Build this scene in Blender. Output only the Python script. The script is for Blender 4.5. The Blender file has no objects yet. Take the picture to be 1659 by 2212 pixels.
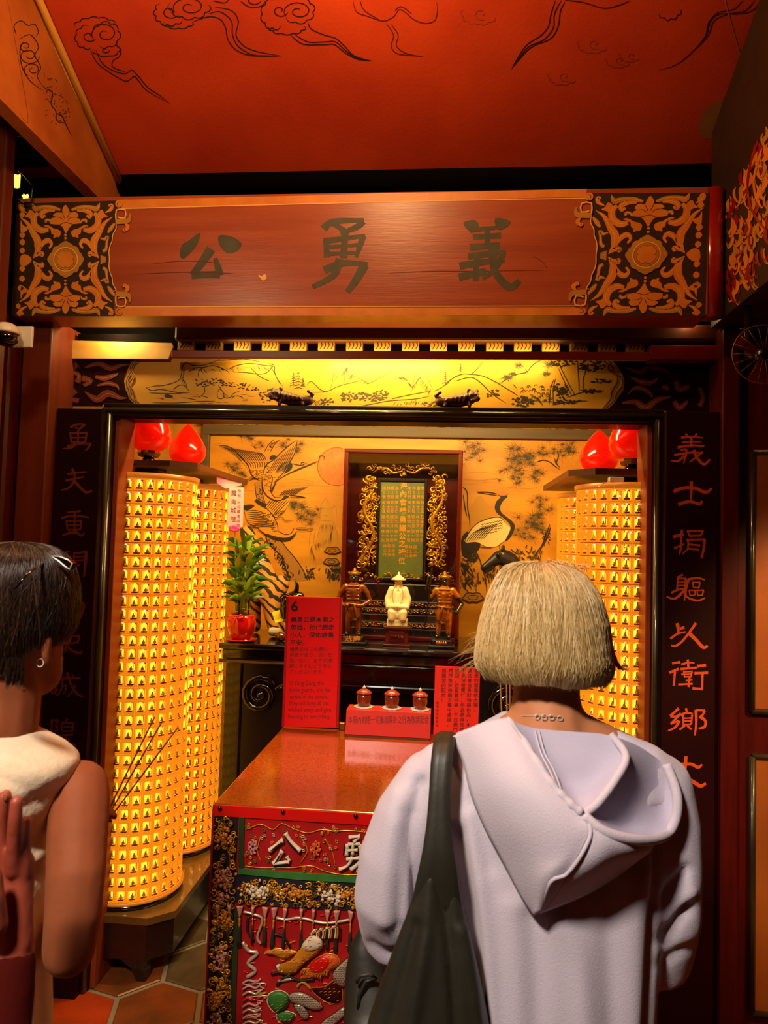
import bpy, bmesh, math, random
from math import sin, cos, pi, radians, sqrt, atan2
from mathutils import Vector, Matrix
from mathutils.geometry import tessellate_polygon
random.seed(7)
SC = bpy.context.scene
COL = SC.collection
# ------------------------------------------------------------------ camera
FPX, CX, CY = 1533.0, 829.5, 1106.0
YAW, PIT, ROL = 0.08975648, 0.04704766, 0.02849303
CAM = Vector((0.22, 0.0, 1.62))
_f = Vector((-sin(YAW)*cos(PIT), cos(YAW)*cos(PIT), sin(PIT)))
_r0 = Vector((cos(YAW), sin(YAW), 0)); _u0 = _r0.cross(_f)
_r = cos(ROL)*_r0 + sin(ROL)*_u0; _u = -sin(ROL)*_r0 + cos(ROL)*_u0
cd = bpy.data.cameras.new('camera'); cam = bpy.data.objects.new('camera', cd); COL.objects.link(cam)
cd.sensor_fit = 'HORIZONTAL'; cd.sensor_width = 36.0; cd.lens = FPX/1659.0*36.0
cd.clip_start = 0.05
cam.matrix_world = Matrix(((_r.x, _u.x, -_f.x, CAM.x), (_r.y, _u.y, -_f.y, CAM.y), (_r.z, _u.z, -_f.z, CAM.z), (0, 0, 0, 1)))
cd.dof.use_dof = True; cd.dof.focus_distance = 2.3; cd.dof.aperture_fstop = 9.0
SC.camera = cam
# ------------------------------------------------------------------ world, lights, exposure
SC.view_settings.view_transform = 'Standard'; SC.view_settings.look = 'None'
SC.view_settings.gamma = 1.0; SC.view_settings.use_curve_mapping = False
SC.view_settings.exposure = 0.0
w = bpy.data.worlds.new('world'); SC.world = w; w.use_nodes = True
w.node_tree.nodes['Background'].inputs[0].default_value = (1.0, 0.62, 0.38, 1)
w.node_tree.nodes['Background'].inputs[1].default_value = 0.012
try:
    SC.cycles.use_denoising = True
    SC.cycles.max_bounces = 7; SC.cycles.diffuse_bounces = 3; SC.cycles.glossy_bounces = 3
    SC.cycles.transparent_max_bounces = 8; SC.cycles.caustics_reflective = False; SC.cycles.caustics_refractive = False
    SC.cycles.sample_clamp_indirect = 4.0
except Exception: pass

def lamp(name, kind, loc, energy, color, size=0.1, size_y=None, target=None, spot=None, blend=0.5):
    d = bpy.data.lights.new(name, kind); d.energy = energy; d.color = color
    if kind == 'AREA':
        d.shape = 'RECTANGLE'; d.size = size; d.size_y = size_y or size
    else: d.shadow_soft_size = size
    if kind == 'SPOT': d.spot_size = radians(spot); d.spot_blend = blend
    o = bpy.data.objects.new(name, d); COL.objects.link(o); o.location = loc
    if target: o.rotation_euler = (Vector(target)-Vector(loc)).to_track_quat('-Z', 'Y').to_euler()
    return o
# hall lamps hang behind and above the visitors; the shrine has tubes behind its valance
lamp('hall_downlight', 'SPOT', (-0.50, -0.35, 3.0), 330, (1.0, 0.84, 0.70), 0.14, target=(0.12, 1.55, 0.85), spot=50, blend=0.6)
lamp('hall_bulb', 'POINT', (-0.05, 1.42, 3.28), 42, (1.0, 0.56, 0.22), 0.07)
lamp('side_bulb', 'POINT', (-0.80, 1.15, 2.70), 18, (1.0, 0.68, 0.36), 0.06)
lamp('valance_tube', 'AREA', (-0.02, 2.512, 2.300), 3.0, (1.0, 0.72, 0.20), 0.42, 0.014, target=(-0.02, 2.565, 2.12))
lamp('valance_tube', 'AREA', (0.0, 2.512, 2.302), 4.2, (1.0, 0.72, 0.20), 1.15, 0.014, target=(0.0, 2.565, 2.12))
lamp('block_fill', 'AREA', (0.0, 2.510, 2.322), 0.9, (1.0, 0.72, 0.24), 1.2, 0.010, target=(0.0, 2.54, 2.37))  # added fill light, lifts the painted blocks above the rail
lamp('valance_light', 'POINT', (-1.03, 2.500, 2.412), 4.5, (1.0, 0.74, 0.32), 0.012)
lamp('valance_light', 'POINT', (1.03, 2.478, 2.425), 0.30, (1.0, 0.66, 0.30), 0.012)  # added light without a known source, brightens the red bracket box
lamp('shrine_tube', 'AREA', (-0.04, 2.82, 2.40), 42, (1.0, 0.68, 0.26), 1.3, 0.08, target=(-0.04, 3.45, 1.4))
lamp('door_fill', 'SPOT', (1.95, 1.3, 2.2), 170, (1.0, 0.55, 0.2), 0.08, target=(1.55, 2.45, 1.2), spot=45)  # added spot without a known source, brightens the right-hand door panels

# ------------------------------------------------------------------ pixel helpers
def ray(x, y): return _r*((x-CX)/FPX) + _u*((CY-y)/FPX) + _f
def onY(x, y, Y): d = ray(x, y); return CAM + d*((Y-CAM.y)/d.y)
def onZ(x, y, Z): d = ray(x, y); return CAM + d*((Z-CAM.z)/d.z)
def onX(x, y, X): d = ray(x, y); return CAM + d*((X-CAM.x)/d.x)
def onP(x, y, p0, n): d = ray(x, y); return CAM + d*((Vector(p0)-CAM).dot(n)/d.dot(n))
def PY(Y): return lambda x, y: onY(x, y, Y)
def zoom(s, ox, oy): return lambda p: (p[0]/s+ox, p[1]/s+oy) + tuple(p[2:])

# ------------------------------------------------------------------ materials
def lin(h):
    h = h.lstrip('#'); v = [int(h[i:i+2], 16)/255 for i in (0, 2, 4)]
    return tuple(c/12.92 if c <= 0.04045 else ((c+0.055)/1.055)**2.4 for c in v) + (1,)
MATS = {}
def mat(name, col, rough=0.5, metal=0.0, var=None, vscale=8.0, bump=0.0, bscale=60.0, emit=None, estr=0.0, coat=0.0, stretch=None, spec=None, sheen=0.0, trans=0.0, alpha=None):
    if name in MATS: return MATS[name]
    m = bpy.data.materials.new(name); m.use_nodes = True; nt = m.node_tree; N = nt.nodes; L = nt.links
    b = N['Principled BSDF']
    c = lin(col) if isinstance(col, str) else tuple(col)
    b.inputs['Base Color'].default_value = c; b.inputs['Roughness'].default_value = rough; b.inputs['Metallic'].default_value = metal
    if coat: b.inputs['Coat Weight'].default_value = coat; b.inputs['Coat Roughness'].default_value = 0.08
    if spec is not None: b.inputs['Specular IOR Level'].default_value = spec
    if sheen: b.inputs['Sheen Weight'].default_value = sheen
    if trans: b.inputs['Transmission Weight'].default_value = trans
    if alpha is not None: b.inputs['Alpha'].default_value = alpha
    if emit: b.inputs['Emission Color'].default_value = lin(emit) if isinstance(emit, str) else tuple(emit); b.inputs['Emission Strength'].default_value = estr
    if var or bump:
        tc = N.new('ShaderNodeTexCoord'); mp = N.new('ShaderNodeMapping'); L.new(tc.outputs['Object'], mp.inputs[0])
        if stretch: mp.inputs['Scale'].default_value = stretch
    if var:
        t = N.new('ShaderNodeTexNoise'); t.inputs['Scale'].default_value = vscale; t.inputs['Detail'].default_value = 6
        L.new(mp.outputs[0], t.inputs['Vector'])
        rp = N.new('ShaderNodeValToRGB'); rp.color_ramp.elements[0].position = 0.35; rp.color_ramp.elements[1].position = 0.68
        rp.color_ramp.elements[0].color = c; rp.color_ramp.elements[1].color = lin(var) if isinstance(var, str) else tuple(var)
        L.new(t.outputs['Fac'], rp.inputs[0]); L.new(rp.outputs[0], b.inputs['Base Color'])
    if bump:
        t2 = N.new('ShaderNodeTexNoise'); t2.inputs['Scale'].default_value = bscale; t2.inputs['Detail'].default_value = 5
        L.new(mp.outputs[0], t2.inputs['Vector'])
        bm = N.new('ShaderNodeBump'); bm.inputs['Strength'].default_value = bump; bm.inputs['Distance'].default_value = 0.004
        L.new(t2.outputs['Fac'], bm.inputs['Height']); L.new(bm.outputs[0], b.inputs['Normal'])
    MATS[name] = m; return m
def mixmat(name, c1, c2, kind='WAVE', scale=20, dist=3.0, rough=0.6, p=(0.45, 0.55), rot=(0, 0, 0), stretch=(1, 1, 1), bump=0.0):
    if name in MATS: return MATS[name]
    m = mat(name, c1, rough); nt = m.node_tree; N = nt.nodes; L = nt.links; b = N['Principled BSDF']
    tc = N.new('ShaderNodeTexCoord'); mp = N.new('ShaderNodeMapping'); L.new(tc.outputs['Object'], mp.inputs[0])
    mp.inputs['Rotation'].default_value = rot; mp.inputs['Scale'].default_value = stretch
    if kind == 'WAVE':
        t = N.new('ShaderNodeTexWave'); t.inputs['Scale'].default_value = scale; t.inputs['Distortion'].default_value = dist; t.inputs['Detail'].default_value = 2; t.inputs['Detail Scale'].default_value = 1.5
    elif kind == 'VORO':
        t = N.new('ShaderNodeTexVoronoi'); t.inputs['Scale'].default_value = scale
    else:
        t = N.new('ShaderNodeTexNoise'); t.inputs['Scale'].default_value = scale; t.inputs['Detail'].default_value = 4
    L.new(mp.outputs[0], t.inputs['Vector'])
    rp = N.new('ShaderNodeValToRGB'); rp.color_ramp.elements[0].position = p[0]; rp.color_ramp.elements[1].position = p[1]
    rp.color_ramp.elements[0].color = lin(c1); rp.color_ramp.elements[1].color = lin(c2)
    o = 'Distance' if kind == 'VORO' else 'Fac'
    L.new(t.outputs[o], rp.inputs[0]); L.new(rp.outputs[0], b.inputs['Base Color'])
    if bump:
        bm = N.new('ShaderNodeBump'); bm.inputs['Strength'].default_value = bump; bm.inputs['Distance'].default_value = 0.003
        L.new(t.outputs[o], bm.inputs['Height']); L.new(bm.outputs[0], b.inputs['Normal'])
    return m
mat('red_ceiling', '#d0420a', 0.62, var='#ba3206', vscale=3, bump=0.12, bscale=90)
mat('ink', '#160804', 0.7)
mat('ink_red', '#5a1206', 0.7)
mat('orange_wall', '#b8641c', 0.6, var='#8a3f0c', vscale=4, bump=0.15, bscale=40)
mat('gold_line', '#d89a3a', 0.45)
mat('cream_line', '#e8b05a', 0.5)
mat('beam_red', '#a04c26', 0.36, var='#8e3e1c', vscale=5, bump=0.12, bscale=30, stretch=(0.4, 1, 5))
mat('beam_dark', '#30200c', 0.5, var='#2a1a0a', vscale=12, bump=0.1)
mat('beam_gold', '#c8741c', 0.45, var='#d8862a', vscale=14)
mat('beam_tan', '#a8741e', 0.5, var='#c08428', vscale=20)
mat('jade_ink', '#3a3a26', 0.6, var='#4a4a32', vscale=20)
mat('dark_wood', '#1a0703', 0.42, var='#240a04', vscale=6, stretch=(8, 8, 1), spec=0.3)
mat('red_wood', '#3c0602', 0.42, var='#4e0a03', vscale=5, stretch=(8, 8, 1), spec=0.3)
mat('brown_post', '#5a210c', 0.45, var='#6e2a0e', vscale=3, stretch=(6, 6, 0.6), spec=0.3)
mat('lacquer_red', '#8a1405', 0.22, var='#a02008', vscale=5, coat=0.6)
mat('frame_olive', '#3a3010', 0.3, var='#20180a', vscale=4, coat=0.5)
mat('black_lacquer', '#0a0605', 0.16, coat=0.6)
mat('couplet_board', '#1c0202', 0.55, var='#240303', vscale=4, spec=0.12)
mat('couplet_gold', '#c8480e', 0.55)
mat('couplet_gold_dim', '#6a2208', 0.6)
mat('frieze_gold', '#d69a24', 0.55, var='#c28618', vscale=6, bump=0.05)
mat('frieze_ink', '#3c3a26', 0.6)
mat('frieze_ink2', '#241a0c', 0.6)
mat('mural_gold', '#d08e12', 0.55, var='#b8760a', vscale=5, stretch=(0.6, 1, 3), bump=0.05)
mat('mural_ink', '#20140a', 0.6)
mat('mural_grey', '#34321a', 0.65)
mat('mural_pale', '#e8c878', 0.6)
mat('mural_sun', '#c4661a', 0.6, var='#d07a24', vscale=30)
mat('mural_tan', '#a06c1c', 0.6)
mat('mural_ochre', '#b88418', 0.6)  # ochre fill of the mural's rocks
mat('grey_frame', '#5c4a2a', 0.6, var='#4e3e22', vscale=6, stretch=(0.5, 1, 6))
mat('shrine_wall', '#c08a30', 0.5, var='#a87424', vscale=3, stretch=(2, 2, 0.6))
mat('amber', '#e06a08', 0.4, emit=(1.0, 0.38, 0.012, 1), estr=0.48)
mat('amber_in', '#f09018', 0.4, emit=(1.0, 0.52, 0.02, 1), estr=0.85)
mat('amber_cap', '#c86a10', 0.35, emit=(1.0, 0.36, 0.03, 1), estr=0.25)
mat('glow', '#ffc020', 0.5, emit=(1.0, 0.66, 0.03, 1), estr=1.5)
mat('led', '#ffe090', 0.5, emit=(1.0, 0.82, 0.35, 1), estr=7.0)
mat('led_white', '#ffffff', 0.5, emit=(0.85, 0.9, 1.0, 1), estr=7.0)
mat('cell_label', '#6e3a06', 0.6, spec=0.1)
mat('buddha', '#8a6a1c', 0.35, metal=0.3)
mat('tower_core', '#8a2e02', 0.5)
mat('clear', (0.9, 0.9, 0.9, 1), 0.05, trans=1.0)
mat('reveal', '#8c3a0e', 0.45, var='#7a2e0a', vscale=4)
mat('lion_wood', '#3c1c0e', 0.45, var='#52281a', vscale=40)
mat('dark_stone', '#1a0f07', 0.28, var='#24150a', vscale=14, coat=0.4)
mat('base_top', '#5a4018', 0.22, var='#6a4c20', vscale=12, coat=0.5)
mat('board_wood', '#4a2208', 0.4, var='#5c2c0c', vscale=4, stretch=(1, 6, 6))
mat('lotus_red', '#e00a04', 0.14, emit=(1.0, 0.006, 0.0, 1), estr=0.55, coat=0.8)
mat('brass', '#c08a3a', 0.2, metal=1.0)
mat('gold_leaf', '#c8901e', 0.3, metal=0.75, var='#a87412', vscale=30)
mat('gold_dark', '#8a5c10', 0.4, metal=0.6)
mat('case_red', '#4a0e06', 0.25, coat=0.5)
mat('tablet_green', '#4a5218', 0.55, var='#56601e', vscale=10)
mat('tablet_fleck', '#c8c080', 0.5)
mat('text_gold', '#d88a1c', 0.4, metal=0.3)
mat('ivory', '#e8dcae', 0.5, var='#dccb94', vscale=20)
mat('ivory_line', '#a08a50', 0.6)
mat('bronze', '#6a3410', 0.28, metal=0.45, var='#8a4a18', vscale=25, coat=0.3)
mat('bronze_gold', '#b8701a', 0.28, metal=0.5, var='#8a4a10', vscale=40, coat=0.3)
mat('blackwood', '#100a08', 0.3, coat=0.35)
mat('horse_black', '#1a1a1c', 0.42, coat=0.15)
mat('pedestal_red', '#3e0c08', 0.3, var='#561410', vscale=20, coat=0.3)
mixmat('tiger', '#c08030', '#140c06', 'WAVE', 9, 5.0, 0.75, (0.62, 0.7), rot=(0, 0.9, 0))
mat('white_fur', '#d8ccb0', 0.9, bump=0.6, bscale=120)
mat('pot_red', '#b00c08', 0.14, coat=0.7)
mat('ribbon_red', '#d02010', 0.4)
mat('leaf', '#4a7a10', 0.4, var='#2f5a0a', vscale=20)
mat('leaf_light', '#86a81e', 0.4)
mat('stalk', '#6a7a20', 0.5)
mixmat('pink_card', '#f4e4e8', '#e8609a', 'NOISE', 1.2, 0, 0.6, (0.4, 0.7))
mat('pink', '#e0409a', 0.6)
mat('yellow_paper', '#d8d020', 0.6)
mat('sign_red', '#e00a08', 0.35)
mat('sign_red_dark', '#a00806', 0.4)
mat('sign_red_light', '#f03018', 0.4)
mat('bar_red', '#d8382c', 0.3)
mat('sign_ink', '#1a0404', 0.6)
mat('sign_ink_red', '#6a0c04', 0.6)
mat('granite', '#a84a14', 0.12, var='#8a3608', vscale=180, coat=0.4)
mat('granite_edge', '#6a4430', 0.15, coat=0.5)
mat('cloth_red', '#b80a0a', 0.45, var='#98060a', vscale=6, bump=0.2, bscale=25, sheen=0.2)
mat('satin_red', '#d01410', 0.28)
mat('cloth_black', '#141008', 0.6)
mat('cloth_navy', '#161826', 0.6)
mat('cloth_green', '#3a7a30', 0.5, var='#2f6a28', vscale=30)
mat('cloth_dark_green', '#26381a', 0.5)
mat('thread_gold', '#d89a20', 0.22, metal=0.35)
mat('thread_silver', '#c8b898', 0.3, metal=0.4)
mat('thread_white', '#d8c8a8', 0.55)
mat('thread_amber', '#c07818', 0.45)
mat('thread_pink', '#c08078', 0.5)
mat('thread_orange', '#d05a18', 0.5)
mat('tassel_green', '#16281a', 0.7, bump=0.5, bscale=160, stretch=(6, 6, 0.5))
mat('tassel_pink', '#d08a78', 0.6)
mat('stud', '#3a3020', 0.25, metal=0.9)
mat('cup_brown', '#6a2408', 0.3, var='#8a3810', vscale=60, coat=0.3)
mat('cup_lid', '#a03420', 0.3, coat=0.4)
mat('white_china', '#e0d4c0', 0.3)
mat('tile', '#8a4418', 0.32, var='#5a3416', vscale=5, bump=0.5, bscale=24)
mat('tile_red', '#b03c10', 0.32, var='#8a3410', vscale=5, bump=0.5, bscale=24)
mat('tile_grey', '#5e4c30', 0.3, var='#473822', vscale=6, bump=0.6, bscale=24)
mat('grout', '#80765c', 0.8, bump=0.4, bscale=40)
mat('skin', '#c08058', 0.6, var='#b8744c', vscale=12, spec=0.3)
mat('skin_deep', '#8e4e2e', 0.65, var='#824426', vscale=12, spec=0.2)
mat('skin_hand', '#9a4630', 0.5, var='#8a3a26', vscale=10)  # skin darkened to stand for the shade on the pressed hands
mat('hair_blond', '#bc9a5e', 0.45, var='#9c7a44', vscale=60, stretch=(3, 3, 0.3))
mat('strand_a', '#cdaf74', 0.38); mat('strand_b', '#a07e48', 0.42); mat('strand_c', '#e2cc98', 0.36)
mat('scalp', '#b8805c', 0.6)
mat('hair_dark', '#140c07', 0.35, var='#1e120a', vscale=50, stretch=(3, 3, 0.3))
mat('strand_d', '#2a1a10', 0.3); mat('strand_e', '#4a3424', 0.3)
mat('jacket', '#c4bccb', 0.85, bump=0.25, bscale=420, sheen=0.15)
mat('jacket_in', '#b4aec4', 0.85, bump=0.2, bscale=420)  # jacket cloth toned darker for the shade inside the hood
mat('bag', '#201f17', 0.5, bump=0.12, bscale=60, var='#2a281e', vscale=8)
mat('top_cream', '#dcc8a8', 0.85, bump=0.3, bscale=120)
mat('trousers', '#1a1a20', 0.8)
mat('sleeve_dark', '#3c0602', 0.9, spec=0.1)
mat('silver', '#e0d8c8', 0.25, metal=0.3)
mat('lens', '#060606', 0.1, coat=0.8)
mat('incense', '#a06a28', 0.7)
mat('incense_dark', '#7a3c10', 0.7)
mat('camera_white', '#e0dcc8', 0.4)
mat('door_panel', '#9a5210', 0.55, var='#82400c', vscale=3, bump=0.1)
mat('plaster', '#e0b050', 0.6, var='#c8923a', vscale=5)
mat('dark_gap', '#060302', 0.9, spec=0.05)
mat('bead', '#5a2408', 0.1, coat=0.9)
mat('stain', '#8a5418', 0.8, var='#a06420', vscale=9)
mat('rail_red', '#a83210', 0.4, var='#8a2208', vscale=4)
# ------------------------------------------------------------------ mesh builder
WL = {}
def tag(o, label=None, cat=None, group=None, kind=None):
    if label: o['label'] = label
    if cat: o['category'] = cat
    if group: o['group'] = group
    if kind: o['kind'] = kind
    return o
def empty(name, loc, label, cat, group=None):
    o = bpy.data.objects.new(name, None); o.empty_display_size = 0.05; COL.objects.link(o)
    o.location = loc; WL[o.name] = Vector(loc)
    return tag(o, label, cat, group)
def V(*a): return Vector(a)
class MB:
    def __init__(s): s.v = []; s.f = []; s.m = []; s.sm = []; s.mats = []
    def mi(s, m):
        if m not in s.mats: s.mats.append(m)
        return s.mats.index(m)
    def add(s, vs, fs, m, smooth=False):
        b = len(s.v); s.v += [Vector(p) for p in vs]; k = s.mi(m)
        for f in fs: s.f.append([i+b for i in f]); s.m.append(k); s.sm.append(smooth)
        return s
    def box(s, x0, x1, y0, y1, z0, z1, m, bev=0.0):
        if x0 > x1: x0, x1 = x1, x0
        if y0 > y1: y0, y1 = y1, y0
        if z0 > z1: z0, z1 = z1, z0
        b = min(bev, (x1-x0)*.45, (y1-y0)*.45, (z1-z0)*.45)
        if b <= 0:
            vs = [(x, y, z) for z in (z0, z1) for (x, y) in ((x0, y0), (x1, y0), (x1, y1), (x0, y1))]
            return s.add(vs, [(0, 3, 2, 1), (4, 5, 6, 7), (0, 1, 5, 4), (1, 2, 6, 5), (2, 3, 7, 6), (3, 0, 4, 7)], m)
        bm = bmesh.new(); bmesh.ops.create_cube(bm, size=1)
        for v in bm.verts: v.co = Vector(((x0+x1)/2+v.co.x*(x1-x0), (y0+y1)/2+v.co.y*(y1-y0), (z0+z1)/2+v.co.z*(z1-z0)))
        bmesh.ops.bevel(bm, geom=list(bm.edges), offset=b, segments=2, affect='EDGES', profile=0.5)
        s.bm(bm, m); return s
    def bm(s, bm, m, smooth=False):
        bm.verts.index_update()
        s.add([v.co.copy() for v in bm.verts], [[v.index for v in f.verts] for f in bm.faces], m, smooth); bm.free(); return s
    def prism(s, pts, y0, y1, m, axis='y', bev=False):
        # polygon pts (a,b) extruded along axis: y -> (a,y,b); z -> (a,b,z); x -> (x,a,b)
        n = len(pts)
        def P(a, b, t): return {'y': (a, t, b), 'z': (a, b, t), 'x': (t, a, b)}[axis]
        vs = [P(a, b, y0) for a, b in pts] + [P(a, b, y1) for a, b in pts]
        tri = tessellate_polygon([[Vector((a, b, 0)) for a, b in pts]])
        fs = [tuple(t) for t in tri] + [tuple(i+n for i in reversed(t)) for t in tri]
        fs += [(i, i+n, (i+1) % n+n, (i+1) % n) for i in range(n)]
        return s.add(vs, fs, m)
    def tube(s, pts, rad, m, n=8, caps=True, closed=False, ell=None):
        pts = [Vector(p) for p in pts]; N = len(pts)
        if not isinstance(rad, (list, tuple)): rad = [rad]*N
        up = None; rings = []
        for i, p in enumerate(pts):
            a = pts[(i-1) % N] if (i > 0 or closed) else p; b = pts[(i+1) % N] if (i < N-1 or closed) else p
            t = (b-a).normalized() if (b-a).length > 1e-9 else Vector((0, 0, 1))
            if up is None:
                up = Vector((0, 0, 1)) if abs(t.z) < 0.9 else Vector((0, 1, 0))
            sx = t.cross(up)
            if sx.length < 1e-6: sx = t.cross(Vector((1, 0, 0)))
            sx.normalize(); up = sx.cross(t).normalized()
            r = rad[i]; e = ell if ell else 1.0
            rings.append([p + sx*(r*cos(2*pi*k/n)) + up*(r*e*sin(2*pi*k/n)) for k in range(n)])
        return s.loft(rings, m, caps, closed)
    def loft(s, rings, m, caps=True, closed=False, smooth=True):
        n = len(rings[0]); N = len(rings); vs = [p for r in rings for p in r]; fs = []
        for i in range(N if closed else N-1):
            j = (i+1) % N
            for k in range(n):
                l = (k+1) % n; fs.append((i*n+k, i*n+l, j*n+l, j*n+k))
        if caps and not closed:
            fs.append(tuple(reversed(range(n)))); fs.append(tuple((N-1)*n+k for k in range(n)))
        return s.add(vs, fs, m, smooth)
    def cap(s, pts, m, n=10):
        # capsule chain: pts = (x,y,z,r); rounded ends
        P = [Vector(p[:3]) for p in pts]; R = [p[3] for p in pts]
        d0 = (P[0]-P[1]).normalized() if len(P) > 1 else Vector((0, 0, 1)); d1 = (P[-1]-P[-2]).normalized() if len(P) > 1 else Vector((0, 0, -1))
        if len(P) == 1: P = [P[0], P[0]]; R = R*2
        A = []; B = []
        for a in (80, 50, 22): A.append((P[0]+d0*R[0]*sin(radians(a)), R[0]*cos(radians(a))))
        for a in (22, 50, 80): B.append((P[-1]+d1*R[-1]*sin(radians(a)), R[-1]*cos(radians(a))))
        seq = A + list(zip(P, R)) + B if len(pts) > 1 else A + [(P[0], R[0])] + B
        return s.tube([q[0] for q in seq], [q[1] for q in seq], m, n)
    def ellip(s, c, r, m, seg=16, rings=10, rot=None):
        bm = bmesh.new(); bmesh.ops.create_uvsphere(bm, u_segments=seg, v_segments=rings, radius=1)
        R = rot.to_matrix() if rot else Matrix.Identity(3)
        for v in bm.verts: v.co = R @ Vector((v.co.x*r[0], v.co.y*r[1], v.co.z*r[2])) + Vector(c)
        return s.bm(bm, m, True)
    def lathe(s, prof, c, m, n=24, smooth=True):
        c = Vector(c); rings = [[c+Vector((r*cos(2*pi*k/n), r*sin(2*pi*k/n), z)) for k in range(n)] for r, z in prof]
        return s.loft(rings, m, True, False, smooth)
    def build(s, name, parent=None, flat=False):
        me = bpy.data.meshes.new(name)
        off = WL.get(parent.name, Vector((0, 0, 0))) if parent else Vector((0, 0, 0))
        me.from_pydata([tuple(v-off) for v in s.v], [], s.f)
        for m in s.mats: me.materials.append(MATS[m])
        me.polygons.foreach_set('material_index', s.m); me.polygons.foreach_set('use_smooth', [False if flat else x for x in s.sm])
        me.update()
        o = bpy.data.objects.new(name, me); COL.objects.link(o)
        if parent: o.parent = parent
        WL[o.name] = off
        return o
def based(name, mb, label, cat, group=None, kind=None):
    o = mb.build(name); return tag(o, label, cat, group, kind)
def part(name, mb, parent, label=None, kind=None):
    o = mb.build(name, parent)
    if label: o['label'] = label
    if kind: o['kind'] = kind
    return o
def struct(name, mb, parent=None):
    o = mb.build(name, parent)
    if not parent: o['kind'] = 'structure'
    return o
TS = bpy.data.scenes.new('scratch')
def eval_mesh(o):
    TS.collection.objects.link(o); vl = TS.view_layers[0]; vl.update(); dg = vl.depsgraph
    me = bpy.data.meshes.new_from_object(o.evaluated_get(dg)); TS.collection.objects.unlink(o); return me
def remesh(o, voxel, it=6, fac=0.5, sub=0):
    r = o.modifiers.new('r', 'REMESH'); r.mode = 'VOXEL'; r.voxel_size = voxel
    s = o.modifiers.new('s', 'SMOOTH'); s.iterations = it; s.factor = fac
    par = o.parent; o.parent = None
    me = eval_mesh(o); o.parent = par
    old = o.data; mats = [m for m in old.materials]; o.modifiers.clear(); me.materials.clear()
    for m in mats: me.materials.append(m)
    o.data = me; me.name = o.name
    me.polygons.foreach_set('use_smooth', [True]*len(me.polygons)); bpy.data.meshes.remove(old); me.update()
    return o
def organic(name, chains, m, parent=None, voxel=0.006, it=6, n=12, extra=None):
    b = MB()
    for c in chains: b.cap(c, m, n)
    if extra: extra(b)
    return remesh(b.build(name, parent), voxel, it)
def copy_tree(o, parent=None, loc=None):
    c = o.copy(); COL.objects.link(c); c.parent = parent
    if loc is not None: c.location = loc; WL[c.name] = Vector(loc)
    for ch in list(o.children): copy_tree(ch, c)
    return c
# ------------------------------------------------------------------ curves and paint
def crom(pts, k=6, closed=False):
    P = [tuple(p) for p in pts]; n = len(P); out = []
    if n < 3 and not closed: 
        return [tuple(P[0][j]+(P[1][j]-P[0][j])*t/k for j in range(len(P[0]))) for t in range(k+1)] if n == 2 else P
    rng = n if closed else n-1
    for i in range(rng):
        if closed: a, b, c, d = P[(i-1) % n], P[i], P[(i+1) % n], P[(i+2) % n]
        else: a, b, c, d = P[max(i-1, 0)], P[i], P[i+1], P[min(i+2, n-1)]
        for t in range(k):
            u = t/k; out.append(tuple(0.5*((2*b[j]) + (-a[j]+c[j])*u + (2*a[j]-5*b[j]+4*c[j]-d[j])*u*u + (-a[j]+3*b[j]-3*c[j]+d[j])*u**3) for j in range(len(b))))
    if not closed: out.append(P[-1])
    return out
class Paint:
    """flat paint on a real surface; px -> world by fn; each layer lies a hair above the last"""
    def __init__(s, fn, nrm, step=0.00025): s.fn = fn; s.n = Vector(nrm); s.b = MB(); s.L = 1; s.step = step
    def P(s, x, y): return s.fn(x, y) + s.n*(s.L*s.step)
    def fill(s, pts, m, smooth=0, k=5, up=True):
        if smooth: pts = crom(pts, k, True)
        tri = tessellate_polygon([[Vector((p[0], p[1], 0)) for p in pts]])
        s.b.add([s.P(p[0], p[1]) for p in pts], [tuple(t) for t in tri], m)
        if up: s.L += 1
    def stroke(s, pts, w, m, taper=(0.3, 0.3), k=5, closed=False, brush=False):
        var = len(pts[0]) > 2
        q = crom(pts, k, closed) if len(pts) > 2 or not closed else pts
        n = len(q); vs = []; fs = []
        for i, p in enumerate(q):
            a = q[(i-1) % n] if (i > 0 or closed) else p; b = q[(i+1) % n] if (i < n-1 or closed) else p
            tx, ty = b[0]-a[0], b[1]-a[1]; l = sqrt(tx*tx+ty*ty) or 1; nx, ny = -ty/l, tx/l
            t = i/(n-1) if n > 1 else 0
            ww = p[2] if var else w
            if not closed and not var:
                if taper[0] > 0 and t < taper[0]: ww *= 0.25+0.75*sin(pi/2*t/taper[0])
                if taper[1] > 0 and t > 1-taper[1]: ww *= 0.12+0.88*sin(pi/2*(1-t)/taper[1])
            h = max(ww, 0.05)/2
            vs += [s.P(p[0]+nx*h, p[1]+ny*h), s.P(p[0]-nx*h, p[1]-ny*h)]
        for i in range(n if closed else n-1):
            j = (i+1) % n; fs.append((2*i, 2*i+1, 2*j+1, 2*j))
        s.b.add(vs, fs, m)
    def build(s, name, parent, label=None):
        o = s.b.build(name, parent)
        if label: o['label'] = label
        return o
def brush(paint, strokes, Z, m, sc=1.0, ws=1.0):
    # strokes: (width, [pts]) in zoom coordinates; square ended brush with slight swell
    for wd, pts in strokes:
        q = [Z(p) for p in pts]; wpx = wd*ws/sc
        n = len(q)
        r = []
        for i, p in enumerate(q):
            e = 1.0 if n < 3 else (1.0 if i in (0,) else 0.82 if i < n-1 else 0.55)
            r.append((p[0], p[1], wpx*e))
        if n == 2: r = [r[0], ((r[0][0]+r[1][0])/2, (r[0][1]+r[1][1])/2, wpx*0.82), (r[1][0], r[1][1], wpx*0.95)]
        paint.stroke(r, 0, m, k=4); paint.L += 0.2
_tc = {}
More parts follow.
